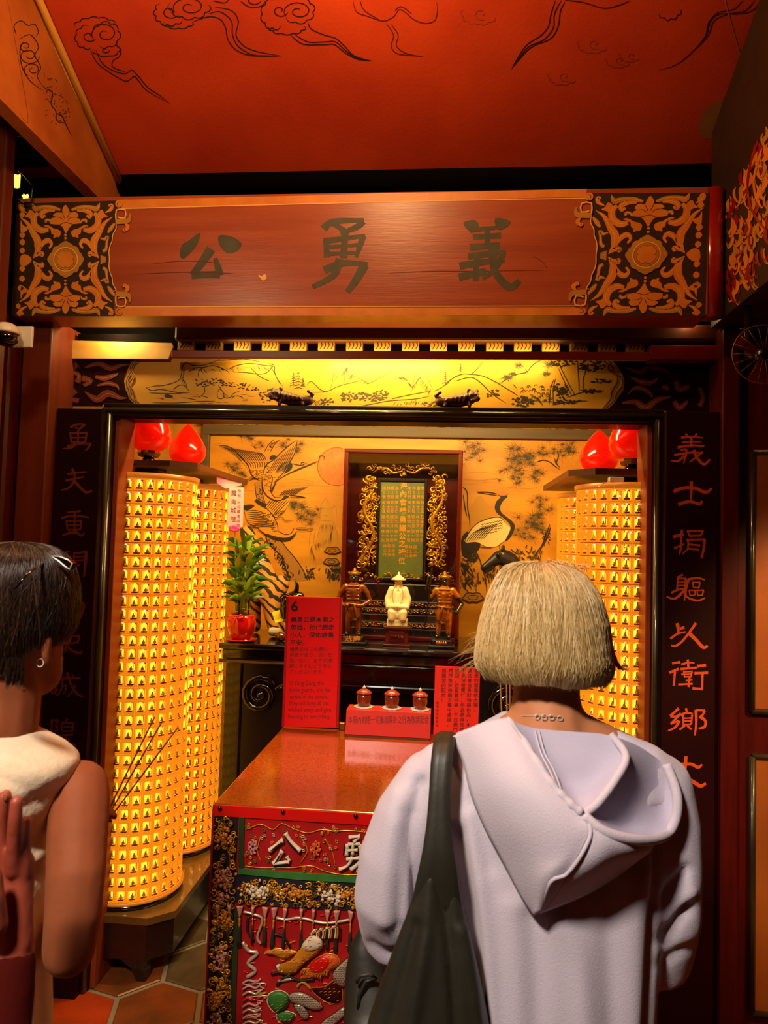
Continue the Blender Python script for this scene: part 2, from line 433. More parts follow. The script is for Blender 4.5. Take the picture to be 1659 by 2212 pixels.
def text(paint_fn, nrm, s, x, y, hpx, m, parent, name='lettering', align='LEFT', spx=1.0, lift=0.0006, bold=0.0, lines=1.0, wpx=None, slant=0.0, space=1.0, label=None, vertical=None):
    """letters laid on a surface. x,y pixel of the top-left of the first line, hpx line height"""
    cu = bpy.data.curves.new('t', 'FONT'); cu.body = s; cu.size = 1.0; cu.offset = bold; cu.space_line = lines; cu.align_x = align; cu.shear = slant; cu.space_character = space; cu.resolution_u = 3
    o = bpy.data.objects.new('t', cu)
    me = eval_mesh(o); bpy.data.objects.remove(o); bpy.data.curves.remove(cu)
    vs = [v.co.copy() for v in me.vertices]
    if wpx and vs:
        mx = max(v.x for v in vs); mn = min(v.x for v in vs); spx = wpx/((mx-mn)*hpx)
    n = Vector(nrm)
    b = MB(); b.add([paint_fn(x+v.x*hpx*spx, y+(0.8-v.y)*hpx) + n*lift for v in vs], [list(p.vertices) for p in me.polygons], m)
    bpy.data.meshes.remove(me)
    if parent is None: return b
    o = b.build(name, parent)
    if label: o['label'] = label
    return o
def vtext(s): return '\n'.join(s)
# ================================================================== THE SETTING
YB, YBK, YF, YC, YJ, YW = 2.33, 2.47, 2.57, 2.46, 2.50, 3.75
def X_(x, y, Y): return onY(x, y, Y).x
def Z_(x, y, Y): return onY(x, y, Y).z
# floor: grout bed with hexagonal clay tiles
b = MB(); b.box(-2.2, 2.4, -1.9, 3.9, -0.10, -0.006, 'grout')
floor = struct('floor', b)
RH = 0.165
def hexmesh(m):
    b = MB(); n = 6; g = 0.010
    def ring(r, z): return [Vector((r*cos(pi/3*k+pi/6+0.26), r*sin(pi/3*k+pi/6+0.26), z)) for k in range(n)]
    b.loft([ring(RH-g, -0.012), ring(RH-g, -0.003), ring(RH-g-0.006, 0.0)], m, True, False, False); return b
protos = []
for m in ('tile', 'tile_red', 'tile_grey'):
    protos.append(hexmesh(m).build('tile', floor))
first = [True]*3
ca, sa = cos(0.26), sin(0.26); dx, dy = RH*sqrt(3), RH*1.5
for j in range(-12, 18):
    for i in range(-10, 11):
        lx, ly = (i+0.5*(j % 2))*dx, j*dy
        x, y = lx*ca-ly*sa - 0.74, lx*sa+ly*ca + 2.45
        if not (-1.55 < x < 1.5 and 0.4 < y < 3.15): continue
        d = (x+0.62)**2 + (y-2.45)**2
        k = 2 if (y > 2.6 and x > -0.9) else (1 if y < 2.42 and random.random() < 0.75 else 0)
        if first[k]: t = protos[k]; first[k] = False
        else: t = protos[k].copy(); COL.objects.link(t)
        t.location = (x, y, 0)
for k in range(3):
    if first[k]: bpy.data.objects.remove(protos[k])
# hall walls
b = MB(); b.box(-1.95, -1.9, -1.9, 2.40, 0, 4.3, 'red_wood'); struct('wall_left', b)
b = MB(); b.box(2.2, 2.25, -1.9, 2.40, 0, 4.3, 'red_wood'); struct('wall_right', b)
b = MB(); b.box(-1.9, 2.2, -1.85, -1.8, 0, 4.3, 'red_wood'); struct('wall_back', b)
# sloping painted ceiling
CP0 = Vector((0, 2.66, 3.0)); CS = 0.48; CN = Vector((0, CS, 1)).normalized()
def cz(y): return 3.0+(2.66-y)*CS
b = MB()
b.prism([(2.66, cz(2.66)), (-0.2, cz(-0.2)), (-1.85, cz(-0.2)-0.7), (-1.85, cz(-0.2)-0.6), (-0.2, cz(-0.2)+0.1), (2.66, cz(2.66)+0.1)], -1.9, 2.2, 'red_ceiling', axis='x')
ceil = struct('ceiling', b)
# cloud drawings on the ceiling
pc = lambda x, y: onP(x, y, CP0, CN)
Z1 = zoom(2.0, 0, 0); Z2 = zoom(2.0, 830, 0)
def cloud(name, lines, Z, m='ink', wd=2.2):
    p = Paint(pc, -CN, 0.0008)
    for l in lines: p.stroke([Z(q) for q in l], wd, m, (0.12, 0.2)); p.L += 0.02
    return p.build(name, ceil)
def spiral(cx, cy, r, t0, turns, cw=1, sq=0.8, k=0.15):
    return [(cx+r*(1-(1-k)*i/14)*cos(t0+cw*turns*2*pi*i/14), cy+sq*r*(1-(1-k)*i/14)*sin(t0+cw*turns*2*pi*i/14)) for i in range(15)]
def scallop(cx, cy, rx, ry, a0, a1, n, bump=0.16):
    out = []
    for i in range(n*6+1):
        a = a0+(a1-a0)*i/(n*6); f = 1+bump*abs(sin(pi*i/6)); out.append((cx+rx*f*cos(a), cy+ry*f*sin(a)))
    return out
cloud('painted_cloud', [spiral(455, 145, 62, 2.4, 1.5), scallop(458, 150, 55, 50, -2.9, 2.2, 6), scallop(378, 160, 48, 46, 1.2, 4.8, 5), spiral(385, 155, 34, 0.4, 1.0), scallop(460, 215, 52, 26, -0.6, 3.3, 4), spiral(455, 215, 20, 0, 0.9),
  scallop(415, 125, 92, 48, 3.4, 5.8, 5, 0.12),
  [(390, 215), (420, 270), (470, 310), (520, 340), (550, 350), (580, 330), (600, 350), (640, 395), (735, 447)],
  [(415, 215), (440, 270), (490, 305), (540, 318), (570, 302), (595, 325), (640, 378), (690, 412), (735, 447)],
  [(520, 225), (515, 245), (490, 260), (485, 285), (510, 300), (545, 310)], [(500, 190), (522, 215), (520, 240)]], Z1)
cloud('painted_cloud', [spiral(820, 30, 75, 2.6, 1.5, 1, 0.62), scallop(820, 20, 82, 56, 0.0, 3.3, 5), spiral(735, 50, 40, 0.4, 1.1), scallop(735, 55, 62, 50, 0.6, 4.0, 6), scallop(770, 95, 60, 26, 0, 3.1, 4),
  [(900, 60), (950, 50), (1000, 90), (1005, 150), (1030, 200), (1090, 235), (1150, 240), (1215, 240)],
  [(830, 95), (900, 72), (950, 82), (975, 120), (985, 170), (1020, 215), (1090, 240), (1215, 242)],
  [(930, 30), (1000, 45), (1030, 90), (1020, 150), (1050, 195), (1110, 222), (1215, 240)],
  [(920, 2), (970, 12), (990, -5)]], Z1)
cloud('painted_cloud', [spiral(1290, 48, 66, 2.6, 1.5, 1, 0.68), scallop(1290, 45, 62, 50, -1.5, 2.6, 5), scallop(1185, 60, 52, 60, 1.0, 4.6, 5), spiral(1210, 45, 36, 0.3, 1.1), scallop(1240, 115, 72, 30, -0.1, 3.2, 5),
  [(1330, 95), (1345, 125), (1400, 150), (1450, 165), (1490, 200), (1530, 240), (1600, 260)],
  [(1270, 145), (1330, 180), (1400, 180), (1450, 180), (1490, 215), (1540, 250), (1610, 262)],
  [(1255, 150), (1310, 190), (1400, 192), (1445, 192), (1495, 230), (1550, 256), (1610, 262)],
  [(1040, 5), (1080, 30), (1130, 25), (1150, 0)], spiral(1090, -5, 40, 0.2, 0.6)], Z1)
cloud('painted_cloud', [[(1525, 0), (1540, 50), (1590, 70), (1655, 90), (1700, 72), (1730, 40), (1790, 85), (1840, 100), (1880, 85), (1890, 30), (1880, 0)], [(1555, 0), (1575, 45), (1640, 85)], [(1668, 100), (1700, 150), (1690, 200), (1720, 232), (1800, 240), (1830, 245)], [(1690, 105), (1720, 150), (1712, 195), (1750, 228), (1830, 245)], [(1705, 45), (1735, 28), (1780, 60)]], Z1, 'ink_red', 2.0)
cloud('painted_cloud', [[(740, 0), (720, 60), (710, 110), (680, 150), (620, 190), (585, 235), (548, 300)], [(765, 0), (735, 60), (730, 120), (690, 170), (625, 200), (590, 240), (548, 300)], [(780, 8), (760, 50), (752, 110), (720, 165), (650, 195), (610, 225), (560, 285)], [(780, 0), (860, 10), (950, 35), (1020, 20), (1065, 0)]], Z2)
cloud('painted_cloud', [[(1630, 0), (1590, 45), (1530, 60), (1450, 60), (1410, 90), (1390, 150), (1340, 215), (1260, 280), (1180, 302)], [(1550, 0), (1510, 40), (1440, 55), (1400, 100), (1385, 160), (1330, 225)], [(1600, 0), (1560, 45), (1480, 62), (1425, 90), (1400, 150), (1350, 210)], scallop(1230, 30, 50, 50, 0.2, 2.6, 4)], Z2, 'ink', 2.0)
for (cx_, cy_, r_) in ((900, 190, 60), (1010, 260, 48), (770, 330, 55), (410, 60, 70), (1060, 240, 40)):
    cloud('faded_cloud', [scallop(cx_, cy_, r_, r_*0.6, 0.3, 3.6, 5), spiral(cx_+10, cy_, r_*0.5, 1, 1.1)], Z2, 'beam_red', 1.4)
p = Paint(pc, -CN, 0.0005)
p.fill([(1510, 285), (1520, 240), (1560, 215), (1600, 205), (1680, 190), (1690, 310), (1640, 300), (1580, 296), (1530, 300)], 'stain', 1)
p.build('damp_stain', ceil, 'pale brown damp patch')
p = Paint(pc, -CN, 0.0012); p.stroke([(1560, -20), (1590, 90), (1625, 190)], 3, 'orange_wall', (0, 0.3)); p.build('seam_line', ceil)
# upper dark wall over the shrine front with gilded panel outlines
b = MB(); b.box(-1.9, 2.2, 2.655, 2.72, 2.42, 3.2, 'dark_gap')
wf = struct('wall_front', b)
p = Paint(PY(2.655), (0, -1, 0), 0.0006)
for (x0, x1, ya, yb) in ((300, 768, 392, 376), (782, 1000, 383, 373), (1012, 1230, 381, 368), (1246, 1475, 375, 358)):
    p.stroke([(x0, yb-6), (x0, ya+6), (x0+2, ya+8), (x1-2, ya-2), (x1, ya-4), (x1, yb-10)], 2.4, 'beam_tan', (0, 0), 3)
p.stroke([(290, 401), (800, 399), (1250, 386), (1478, 366)], 3.0, 'beam_tan', (0, 0))
for i in range(46):
    x = 300+i*26; y0 = 412-0.024*(x-300)-(6 if x > 1200 else 0); p.stroke([(x, y0+4), (x+6, y0-6), (x+16, y0-7), (x+20, y0), (x+14, y0+4), (x+10, y0)], 1.5, 'beam_tan', (0.1, 0.3), 4)
p.build('gilt_outline', wf)
b = MB(); b.tube([(-1.3, 2.64, 3.02), (1.9, 2.64, 3.02)], 0.05, 'dark_gap', 12); struct('trim_1', b)
# left side beam: painted face towards the hall, runs from the viewer to the shrine wall
XL = -1.10
b = MB()
yy = [-0.2, 2.64]
b.prism([(y, z) for y, z in ((-0.2, 2.88), (2.64, 2.88), (2.64, cz(2.64)-0.005), (-0.2, cz(-0.2)-0.005))], XL-0.05, XL, 'orange_wall', axis='x')
lb = struct('trim_2', b)
pl = lambda x, y: onX(x, y, XL)
p = Paint(pl, (1, 0, 0), 0.0008)
p.stroke([(60, -60), (80, 0), (135, 140), (205, 285), (272, 425)], 5, 'gold_line', (0, 0)); p.stroke([(12, -20), (60, 250), (40, 240)], 0.4, 'ink')
p.build('edge_line', lb)
p = Paint(pl, (1, 0, 0), 0.001)
for l in [[(70, 150), (60, 110), (90, 90), (120, 110), (150, 105), (165, 140), (150, 160)], [(80, 170), (130, 150), (165, 200), (150, 240), (175, 290), (160, 330), (190, 380)], spiral(125, 240, 48, 0, 1.6), spiral(140, 300, 40, 2, 1.5), spiral(110, 200, 30, 1, 1.3), [(190, 380), (225, 400), (220, 450), (240, 480), (245, 520), (275, 530), (290, 510)], [(100, 180), (85, 220), (95, 290), (130, 350), (185, 390)], [(240, 490), (265, 500), (285, 540), (310, 590)]]:
    p.stroke([Z1(q) for q in l], 1.8, 'ink', (0.1, 0.3))
for i in range(70):
    t = random.random(); x = 190+t*90+random.gauss(0, 22); y = 340+t*170+random.gauss(0, 25)
    p.stroke([Z1((x, y)), Z1((x+random.gauss(0, 8), y+random.uniform(4, 14)))], 1.2, 'ink')
p.build('painted_dragon', lb, 'faded ink dragon drawing')
# moulded edge strip between side beam and ceiling
b = MB(); a0 = onX(100, 0, -1.085); 
b.tube([Vector((-1.085, y, cz(y)-0.02)) for y in (0.0, 1.0, 2.0, 2.63)], 0.012, 'gold_line', 8); struct('trim_3', b)
# left post with cornice, seen beside the beam end
xa = X_(28, 450, 2.20)
b = MB(); b.box(xa-0.35, xa, 2.15, 2.20, 0, Z_(28, 262, 2.20), 'brown_post', 0.006)
post = struct('trim_4', b)
zc = Z_(28, 255, 2.18)
b = MB(); b.box(xa-0.4, xa+0.012, 2.10, 2.22, zc, zc+0.03, 'orange_wall', 0.006); b.box(xa-0.4, xa+0.026, 2.07, 2.22, zc+0.03, zc+0.06, 'gold_line', 0.006); struct('cornice', b, post)
# dark members in the gap above the beam, left
b = MB(); b.box(-1.9, XL-0.17, 2.60, 2.64, 2.4, 3.3, 'dark_gap'); struct('trim_5', b)
b = MB(); b.box(-1.9, -1.28, 2.36, 2.44, 2.98, 3.05, 'dark_wood', 0.005); struct('trim_6', b)
# right side beam with painted scrolls, its lower face level with the name beam
XR = 1.095; zb = Z_(1374, 680.5, YB)
b = MB(); b.prism([(-0.2, zb), (YB+0.14, zb), (YB+0.14, cz(YB+0.14)-0.02), (-0.2, cz(-0.2)-0.02)], XR, XR+0.2, 'beam_dark', axis='x')
rb = struct('trim_7', b)
prr = lambda x, y: onX(x, y, XR)
p = Paint(prr, (-1, 0, 0), 0.0008)
rs = random.Random(3)
for i in range(190):
    x = rs.uniform(1574, 1672); y = rs.uniform(290, 660)
    if y > 668-(x-1565)*0.85 or y < 470-(x-1560)*1.9: continue
    w0 = rs.uniform(4, 9); s_ = rs.choice((-1, 1))
    p.stroke([(x, y-20, 0.6), (x+s_*4, y-8, w0), (x+s_*1, y+6, w0*0.8), (x-s_*6, y+14, w0*.5), (x-s_*8, y+6, 1)], 0, 'beam_gold' if i % 3 == 0 else ('beam_tan' if i % 3 == 1 else 'lacquer_red'), k=4); p.L += 0.02
p.stroke([(1640, 300), (1618, 380), (1624, 450), (1659, 500)], 5, 'lacquer_red', (0.1, 0.1)); p.stroke([(1648, 320), (1630, 390), (1640, 440)], 5, 'beam_gold', (0.1, 0.1))
p.build('painted_scroll', rb)
b = MB(); b.box(-1.9, 1.4, YBK+0.002, 2.655, 2.452, 2.46, 'dark_gap'); struct('light_baffle', b)  # added unseen board, keeps the valance light from leaking up to the ceiling
xc = X_(1549, 540, YB-0.01)
b = MB(); b.tube([(xc, YB+0.03, zb), (xc, YB+0.03, Z_(1549, 403, YB))], 0.034, 'lacquer_red', 20); struct('trim_8', b)
# ------------------------------------------------------------------ shrine front
ztop = 2.06
# couplet boards, posts and jambs (setting)
xl0, xl1 = X_(123, 900, YC), X_(221, 900, YC)
b = MB(); b.box(xl0, xl1, YC, YC+0.16, 0, Z_(170, 882, YC), 'couplet_board', 0.003); cbl = struct('trim_9', b)
b = MB(); b.box(X_(38, 1000, 2.41), xl0-0.002, 2.405, 2.62, 0, zb+0.02, 'brown_post', 0.005); struct('trim_10', b)
b = MB(); b.box(xl0-0.6, X_(38, 1000, 2.41)-0.01, 2.34, 2.6, 0, zb+0.02, 'red_wood', 0.02); struct('trim_11', b)
xr0, xr1 = X_(1438, 1000, YC), X_(1555, 1000, YC)
b = MB(); b.box(xr0, xr1, YC, YC+0.16, 0, Z_(1500, 889, YC), 'couplet_board', 0.003); cbr = struct('trim_12', b)
xr2 = X_(1592, 1000, YC)
b = MB(); b.box(xr1+0.001, xr2, YC-0.02, YC+0.14, 0, zb, 'red_wood', 0.004); struct('trim_13', b)
# right-hand panelled door leaf
xd0 = xr2+0.004
b = MB(); b.box(xd0, 2.2, YC+0.02, YC+0.07, 0, zb, 'red_wood'); dr = struct('door_1', b)
def dpanel(ya, yb):
    z1 = Z_(1650, ya, YC); z0 = Z_(1650, yb, YC); x0 = X_(1632, (ya+yb)/2, YC)
    b = MB(); b.box(x0, 2.1, YC+0.008, YC+0.03, z0, z1, 'door_panel', 0.004); struct('panel', b, dr)
    b = MB()
    for (p, q) in (((x0-0.006, z1+0.004), (x0-0.006, z0-0.006)), ((x0-0.006, z0-0.006), (2.1, z0-0.006)), ((x0-0.006, z1+0.004), (2.1, z1+0.004))):
        b.tube([(p[0], YC+0.012, p[1]), (q[0], YC+0.012, q[1])], 0.011, 'frame_olive', 10)
    struct('moulding', b, dr)
dpanel(978, 1535); dpanel(1640, 2190)
# jambs and head of the opening with rounded olive moulding
def jamb(x0, x1, xin):
    s = 1 if x1 > x0 else -1
    b = MB(); b.box(x0, x1, YJ, YJ+0.1, 0, ztop+0.05, 'dark_wood', 0.004)
    xm = (x0+x1)/2
    b.tube([(xm+s*0.008, YJ+0.004, 0.0), (xm+s*0.008, YJ+0.004, ztop+0.02)], abs(x1-x0)*0.33, 'frame_olive', 14)
    b.box(x0, x0+s*0.0035, YJ-0.004, YJ+0.02, 0, ztop+0.05, 'beam_tan')
    b.box(x1, xin, YJ+0.03, YJ+0.16, 0, ztop+0.02, 'reveal', 0.003)
    return b
xj0, xj1 = X_(221.5, 900, YJ), X_(242, 900, YJ)
struct('trim_14', jamb(xj0, xj1, xj1+0.019))
xk0, xk1 = X_(1437.5, 915, YJ), X_(1416, 915, YJ)
struct('trim_15', jamb(xk0, xk1, xk1-0.019))
zh0, zh1 = Z_(800, 905, YJ), Z_(800, 884, YJ)
b = MB(); b.box(xj0, xk0, YJ, YJ+0.16, zh0, zh1+0.012, 'dark_wood', 0.004)
b.tube([(xj0, YJ+0.004, (zh0+zh1)/2+0.003), (xk0, YJ+0.004, (zh0+zh1)/2+0.003)], 0.013, 'frame_olive', 12)
b.box(xj1, xk1, YJ+0.02, YJ+0.03, zh0-0.006, zh0, 'board_wood')
struct('trim_16', b)
# frieze panel
zf0, zf1 = Z_(800, 885, YF)-0.01, Z_(800, 776, YF)
b = MB(); b.box(-1.26, 1.17, YF, YF+0.03, zf0-0.02, zf1+0.012, 'frieze_gold'); fz = struct('trim_17', b)
# rail, block band and upper moulding above the frieze
zr0, zr1 = Z_(830, 776, 2.49), Z_(830, 759, 2.49)
xq = X_(372, 755, 2.49)
b = MB(); b.box(xq, X_(1405, 765, 2.49), 2.484, 2.494, zr0, zr1, 'rail_red', 0.002); struct('trim_18', b)
zk1 = Z_(830, 737, 2.54)
b = MB(); b.box(-1.2, 1.15, 2.556, 2.57, zr1+0.012, zk1+0.03, 'dark_gap'); bb = struct('trim_19', b)
blk = None
for i in range(17):
    xp = 378+i*60.5+8; 
    xw = X_(xp, 748, 2.54); xe = X_(xp+34, 748, 2.54)
    if blk is None:
        b = MB(); w_ = xe-xw; h_ = zk1-Z_(830, 760, 2.54)
        b.box(-w_/2, w_/2, -0.012, 0.016, -h_/2, h_/2, 'beam_tan', 0.003)
        for q in range(4): 
            u = -w_/2+w_*(0.15+0.22*q); b.tube([(u, -0.013, -h_*0.35), (u+w_*0.12, -0.013, 0), (u+w_*0.04, -0.013, h_*0.35)], 0.0016, 'ink', 5)
        blk = b.build('painted_block', bb); t = blk
    else: t = blk.copy(); COL.objects.link(t)
    t.location = ((xw+xe)/2, 2.54, zk1-h_/2)
b = MB(); b.box(xq, 1.15, 2.50, 2.56, Z_(830, 737, 2.51), Z_(830, 737, 2.51)+0.06, 'board_wood', 0.01); struct('trim_20', b)
# bright patched board at the left end of the rail, red bracket box at the right end
pts = [(132, 736), (372, 742), (375, 748), (370, 762), (365, 776), (132, 775)]
b = MB(); b.prism([(X_(x, y, 2.552), Z_(x, y, 2.552)) for x, y in pts], 2.545, 2.556, 'plaster'); struct('trim_21', b)
b = MB(); b.box(X_(1402, 760, 2.50), X_(1550, 760, 2.50), 2.485, 2.55, Z_(1480, 779, 2.50), Z_(1480, 748, 2.50), 'lacquer_red', 0.004); struct('trim_22', b)
# inside of the shrine
b = MB(); b.box(-1.45, 1.4, YW, YW+0.05, 0, 2.75, 'shrine_wall'); wb = struct('wall_shrine_back', b)
b = MB(); b.box(-1.36, -1.32, 2.63, YW, 0, 2.7, 'shrine_wall'); struct('wall_shrine_left', b)
b = MB(); b.box(1.26, 1.30, 2.63, YW, 0, 2.7, 'shrine_wall'); struct('wall_shrine_right', b)
b = MB(); b.box(-1.36, 1.30, 2.66, YW, 2.46, 2.52, 'shrine_wall'); struct('ceiling_shrine', b)
# back wall dressing: frieze band, grey rail, mural board
zm = Z_(800, 944, YW-0.03); zg = Z_(800, 922, YW-0.03)
xm0, xm1 = X_(455, 950, YW-0.02), 1.12
b = MB(); b.box(xm0, xm1, YW-0.02, YW, 0.9, zm, 'mural_gold'); mural = struct('trim_23', b)
b = MB(); b.box(xm0-0.04, xm1+0.1, YW-0.045, YW, zm, zg, 'grey_frame', 0.004); b.box(xm0-0.045, xm0, YW-0.045, YW, 0.9, zm, 'grey_frame', 0.004); struct('trim_24', b)
b = MB(); b.box(xm0-0.04, xm1+0.1, YW-0.025, YW, zg, 2.44, 'frieze_gold'); fz2 = struct('trim_25', b)
b = MB(); b.tube([(xm0-0.05, YW-0.03, zg), (xm0-0.05, YW-0.03, 2.44)], 0.02, 'frame_olive', 10); struct('trim_26', b)
# ================================================================== NAME BEAM
xb0, xb1 = X_(30, 560, YB), X_(1531, 560, YB)
zt = Z_(800, 420.5, YB); zt0, zt1 = Z_(69, 438.6, YB), Z_(1521, 403.2, YB)
beam = empty('name_beam', ((xb0+xb1)/2, YB+0.07, zb), 'wide red-brown painted lintel beam carrying three large dark characters', 'beam')
b = MB(); b.box(xb0, xb1, YB, YBK, zb, zt1, 'beam_red', 0.004); part('body', b, beam)
PB = lambda x, y: onY(x, y, YB)
XBC = (PB(145, 560).x + PB(1393.3, 540).x)/2
def mirrored(x, y): q = PB(x, y); return Vector((2*XBC-q.x, q.y, q.z))
ZB = zoom(5.925, 20, 420)
MC = (728, 835)
def endpanel(fn, name):
    ep = None
    p = Paint(fn, (0, -1, 0), 0.0003)
    # dark ground with wavy inner border
    inner = [(1440, 405), (1375, 440), (1335, 520), (1325, 600), (1300, 660), (1285, 740), (1290, 835)]
    inner2 = inner + [(x, 2*835-y) for x, y in reversed(inner[:-1])]
    ground = [(88, 118), (1385, 78)] + [(1375, 180), (1368, 330)] + [(x-8, y) for x, y in inner2[1:-1]] + [(1335, 1230), (1350, 1560), (40, 1560)]
    p.fill([ZB(q) for q in ground], 'beam_dark')
    ep = p.build('end_panel', beam, 'dark end panel with orange scrollwork')
    p = Paint(fn, (0, -1, 0), 0.0003); p.L = 3
    def sc(pts, m='beam_gold', edge=True, mir=True, vm=True):
        for fx in ((1, -1) if mir else (1,)):
            for fy in ((1, -1) if vm else (1,)):
                q = [(MC[0]+fx*(a[0]-MC[0]), MC[1]+fy*(a[1]-MC[1])) + tuple(a[2:]) for a in pts]
                if min(a[0] for a in q) < 60: q = [(max(a[0], 95),) + tuple(a[1:]) for a in q]
                L0 = p.L
                if len(pts[0]) > 2:
                    if edge: p.stroke([ZB((a[0], a[1])) + ((a[2]*1.3+12)/5.925,) for a in q], 0, 'ink_red', k=4); p.L += 1
                    p.stroke([ZB((a[0], a[1])) + (a[2]*1.3/5.925,) for a in q], 0, m, k=4); p.L += 0.6
                    p.stroke([ZB((a[0]+a[2]*0.12, a[1]-a[2]*0.12)) for a in q], 0.8, 'cream_line', (0.2, 0.2), 4)
                else:
                    if edge: p.stroke([ZB(a) for a in q], 1.8, 'ink_red', k=3, closed=True); p.L += 0.5
                    p.fill([ZB(a) for a in q], m, 1, 3)
                p.L = L0
    sc([(800, 200, 20), (900, 172, 42), (1030, 165, 38), (1120, 185, 52), (1160, 112, 6)], 'beam_tan')
    sc([(870, 212, 14), (960, 205, 40), (1040, 240, 46), (1030, 292, 34), (992, 268, 22)])
    sc([(1085, 240, 30), (1140, 300, 58), (1125, 400, 62), (1040, 462, 60), (950, 450, 34)])
    sc([(1135, 240), (1190, 198), (1220, 250), (1262, 282), (1205, 300), (1160, 322)])
    sc([(1230, 235, 8), (1300, 195, 34), (1312, 140, 34), (1272, 148, 18)])
    sc([(795, 480), (840, 448), (880, 440), (960, 395), (1012, 405), (930, 442), (915, 500), (885, 520), (888, 562), (850, 545), (812, 542)])
    sc([(915, 372, 8), (935, 335, 22), (980, 332, 28), (985, 366, 14)], 'beam_tan')
    sc([(1140, 800, 8), (1085, 700, 62), (1092, 590, 72), (1140, 510, 60), (1190, 420, 44), (1240, 350, 28), (1325, 290, 3)])
    sc([(1110, 740, 8), (1120, 650, 24), (1120, 580, 12)], 'beam_tan', False)
    sc([(1045, 690, 10), (1012, 618, 46), (950, 590, 46), (912, 640, 26), (945, 692, 18)])
    sc([(1150, 815, 8), (1090, 770, 34), (1030, 760, 44), (1040, 800, 20)])
    sc([(1165, 560, 8), (1225, 575, 30), (1260, 540, 30), (1250, 620, 22), (1240, 700, 30), (1200, 730, 30)], 'beam_tan', True, False)
    sc([(1262, 495, 14), (1300, 440, 40), (1352, 372, 20)], 'beam_tan', True, False)
    sc([(1170, 835, 90), (1240, 835, 50)], 'beam_tan', True, False, False)
    for (x, y, r) in ((175, 190, 44), (170, 260, 40), (172, 520, 42), (172, 612, 42), (172, 720, 40), (172, 950, 42), (170, 1080, 42), (150, 1200, 42), (120, 1430, 36), (135, 1520, 40)):
        sc([(x-r, y), (x, y-r), (x+r*.8, y), (x, y+r)], 'beam_gold', True, False, False)
    sc([(150, 790), (220, 770), (290, 835), (215, 915), (140, 900)], 'beam_gold', True, False, False)
    sc([(150, 330), (180, 400), (252, 428), (200, 480), (150, 500)], 'beam_gold', True, False, True)
    # lotus over and under the medallion
    lot = [(525, 378), (535, 312), (600, 292), (560, 270), (610, 232), (680, 235), (682, 190), (722, 135), (762, 190), (780, 235), (850, 225), (890, 275), (862, 298), (905, 320), (905, 372), (820, 385), (770, 430), (725, 500), (690, 430), (640, 390)]
    for fy in (1, -1):
        q = [(x, 835+fy*(y-835)) for x, y in lot]
        p.stroke([ZB(a) for a in q], 1.8, 'ink_red', k=3, closed=True); p.L += 0.5
        p.fill([ZB(a) for a in q], 'beam_gold', 1, 3)
        for l in ([(600, 292), (660, 300), (700, 340)], [(850, 298), (790, 300), (750, 340)], [(680, 235), (700, 280), (720, 320)], [(780, 235), (755, 280), (740, 320)], [(530, 380), (640, 392), (720, 360), (820, 385), (900, 372)]):
            p.stroke([ZB((x, 835+fy*(y-835))) for x, y in l], 1.5, 'ink_red', k=3)
        p.L += 1
        for y in (520, 562):
            yy_ = 835+fy*(y-835); p.fill([ZB((722+17*cos(t), yy_+17*sin(t))) for t in [i*pi/4 for i in range(8)]], 'beam_gold', 0, up=False)
        p.L += 1
    # medallion
    fr = []
    for i in range(96):
        t = 2*pi*i/96; r = 196+18*abs(sin(6*t))+ (38*max(0, cos(4*t))**6)
        fr.append((MC[0]+r*cos(t), MC[1]+r*sin(t)))
    p.stroke([ZB(a) for a in fr], 1.8, 'ink_red', closed=True, k=1); p.L += 0.5
    p.fill([ZB(a) for a in fr], 'beam_tan')
    def circ(r, m, n=40): p.fill([ZB((MC[0]+r*cos(2*pi*i/n), MC[1]+r*sin(2*pi*i/n))) for i in range(n)], m)
    circ(158, 'cream_line'); circ(147, 'beam_gold'); circ(141, 'ink_red'); circ(137, 'beam_tan')
    qf = []
    for i in range(64):
        t = 2*pi*i/64; r = 112-26*max(0, cos(4*t))**8; qf.append((MC[0]+r*cos(t), MC[1]+r*sin(t)))
    p.stroke([ZB(a) for a in qf], 1.6, 'ink_red', closed=True, k=1); p.L += 0.5; p.fill([ZB(a) for a in qf], 'beam_gold')
    # inner border and corner fret
    p.stroke([ZB((1372, 330))]+[ZB(a) for a in inner2[1:-1]]+[ZB((1345, 1240))], 2.0, 'cream_line', (0, 0)); p.L += 0.5
    for fy in (1, -1):
        R = lambda pts: [ZB((x, 818+fy*(y-818))+tuple(r)) for x, y, *r in pts]
        p.stroke(R([(1375, 330), (1380, 210), (1490, 205), (1490, 310), (1400, 300)]), 3.0, 'cream_line', (0, 0), 2)
        p.stroke([(a[0], a[1], a[2]/5.925) for a in R([(1372, 360, 60), (1450, 350, 70), (1530, 345, 60), (1555, 290, 34), (1550, 250, 14)])], 0, 'beam_tan', k=4)
        p.stroke([(a[0], a[1], a[2]/5.925) for a in R([(1500, 380, 30), (1525, 430, 50), (1480, 470, 34), (1470, 440, 16)])], 0, 'beam_gold', k=4)
        p.fill([ZB((1412+48*cos(t), 818+fy*(128-818)+48*sin(t))) for t in [i*pi/8 for i in range(16)]], 'beam_gold', up=False); p.L += 0.3
        p.stroke(R([(1440, 150), (1410, 160), (1390, 130), (1415, 105), (1445, 120)]), 1.4, 'ink_red', k=4); p.L += 0.3
    p.build('scrollwork', ep)
endpanel(PB, 'l'); endpanel(mirrored, 'r')
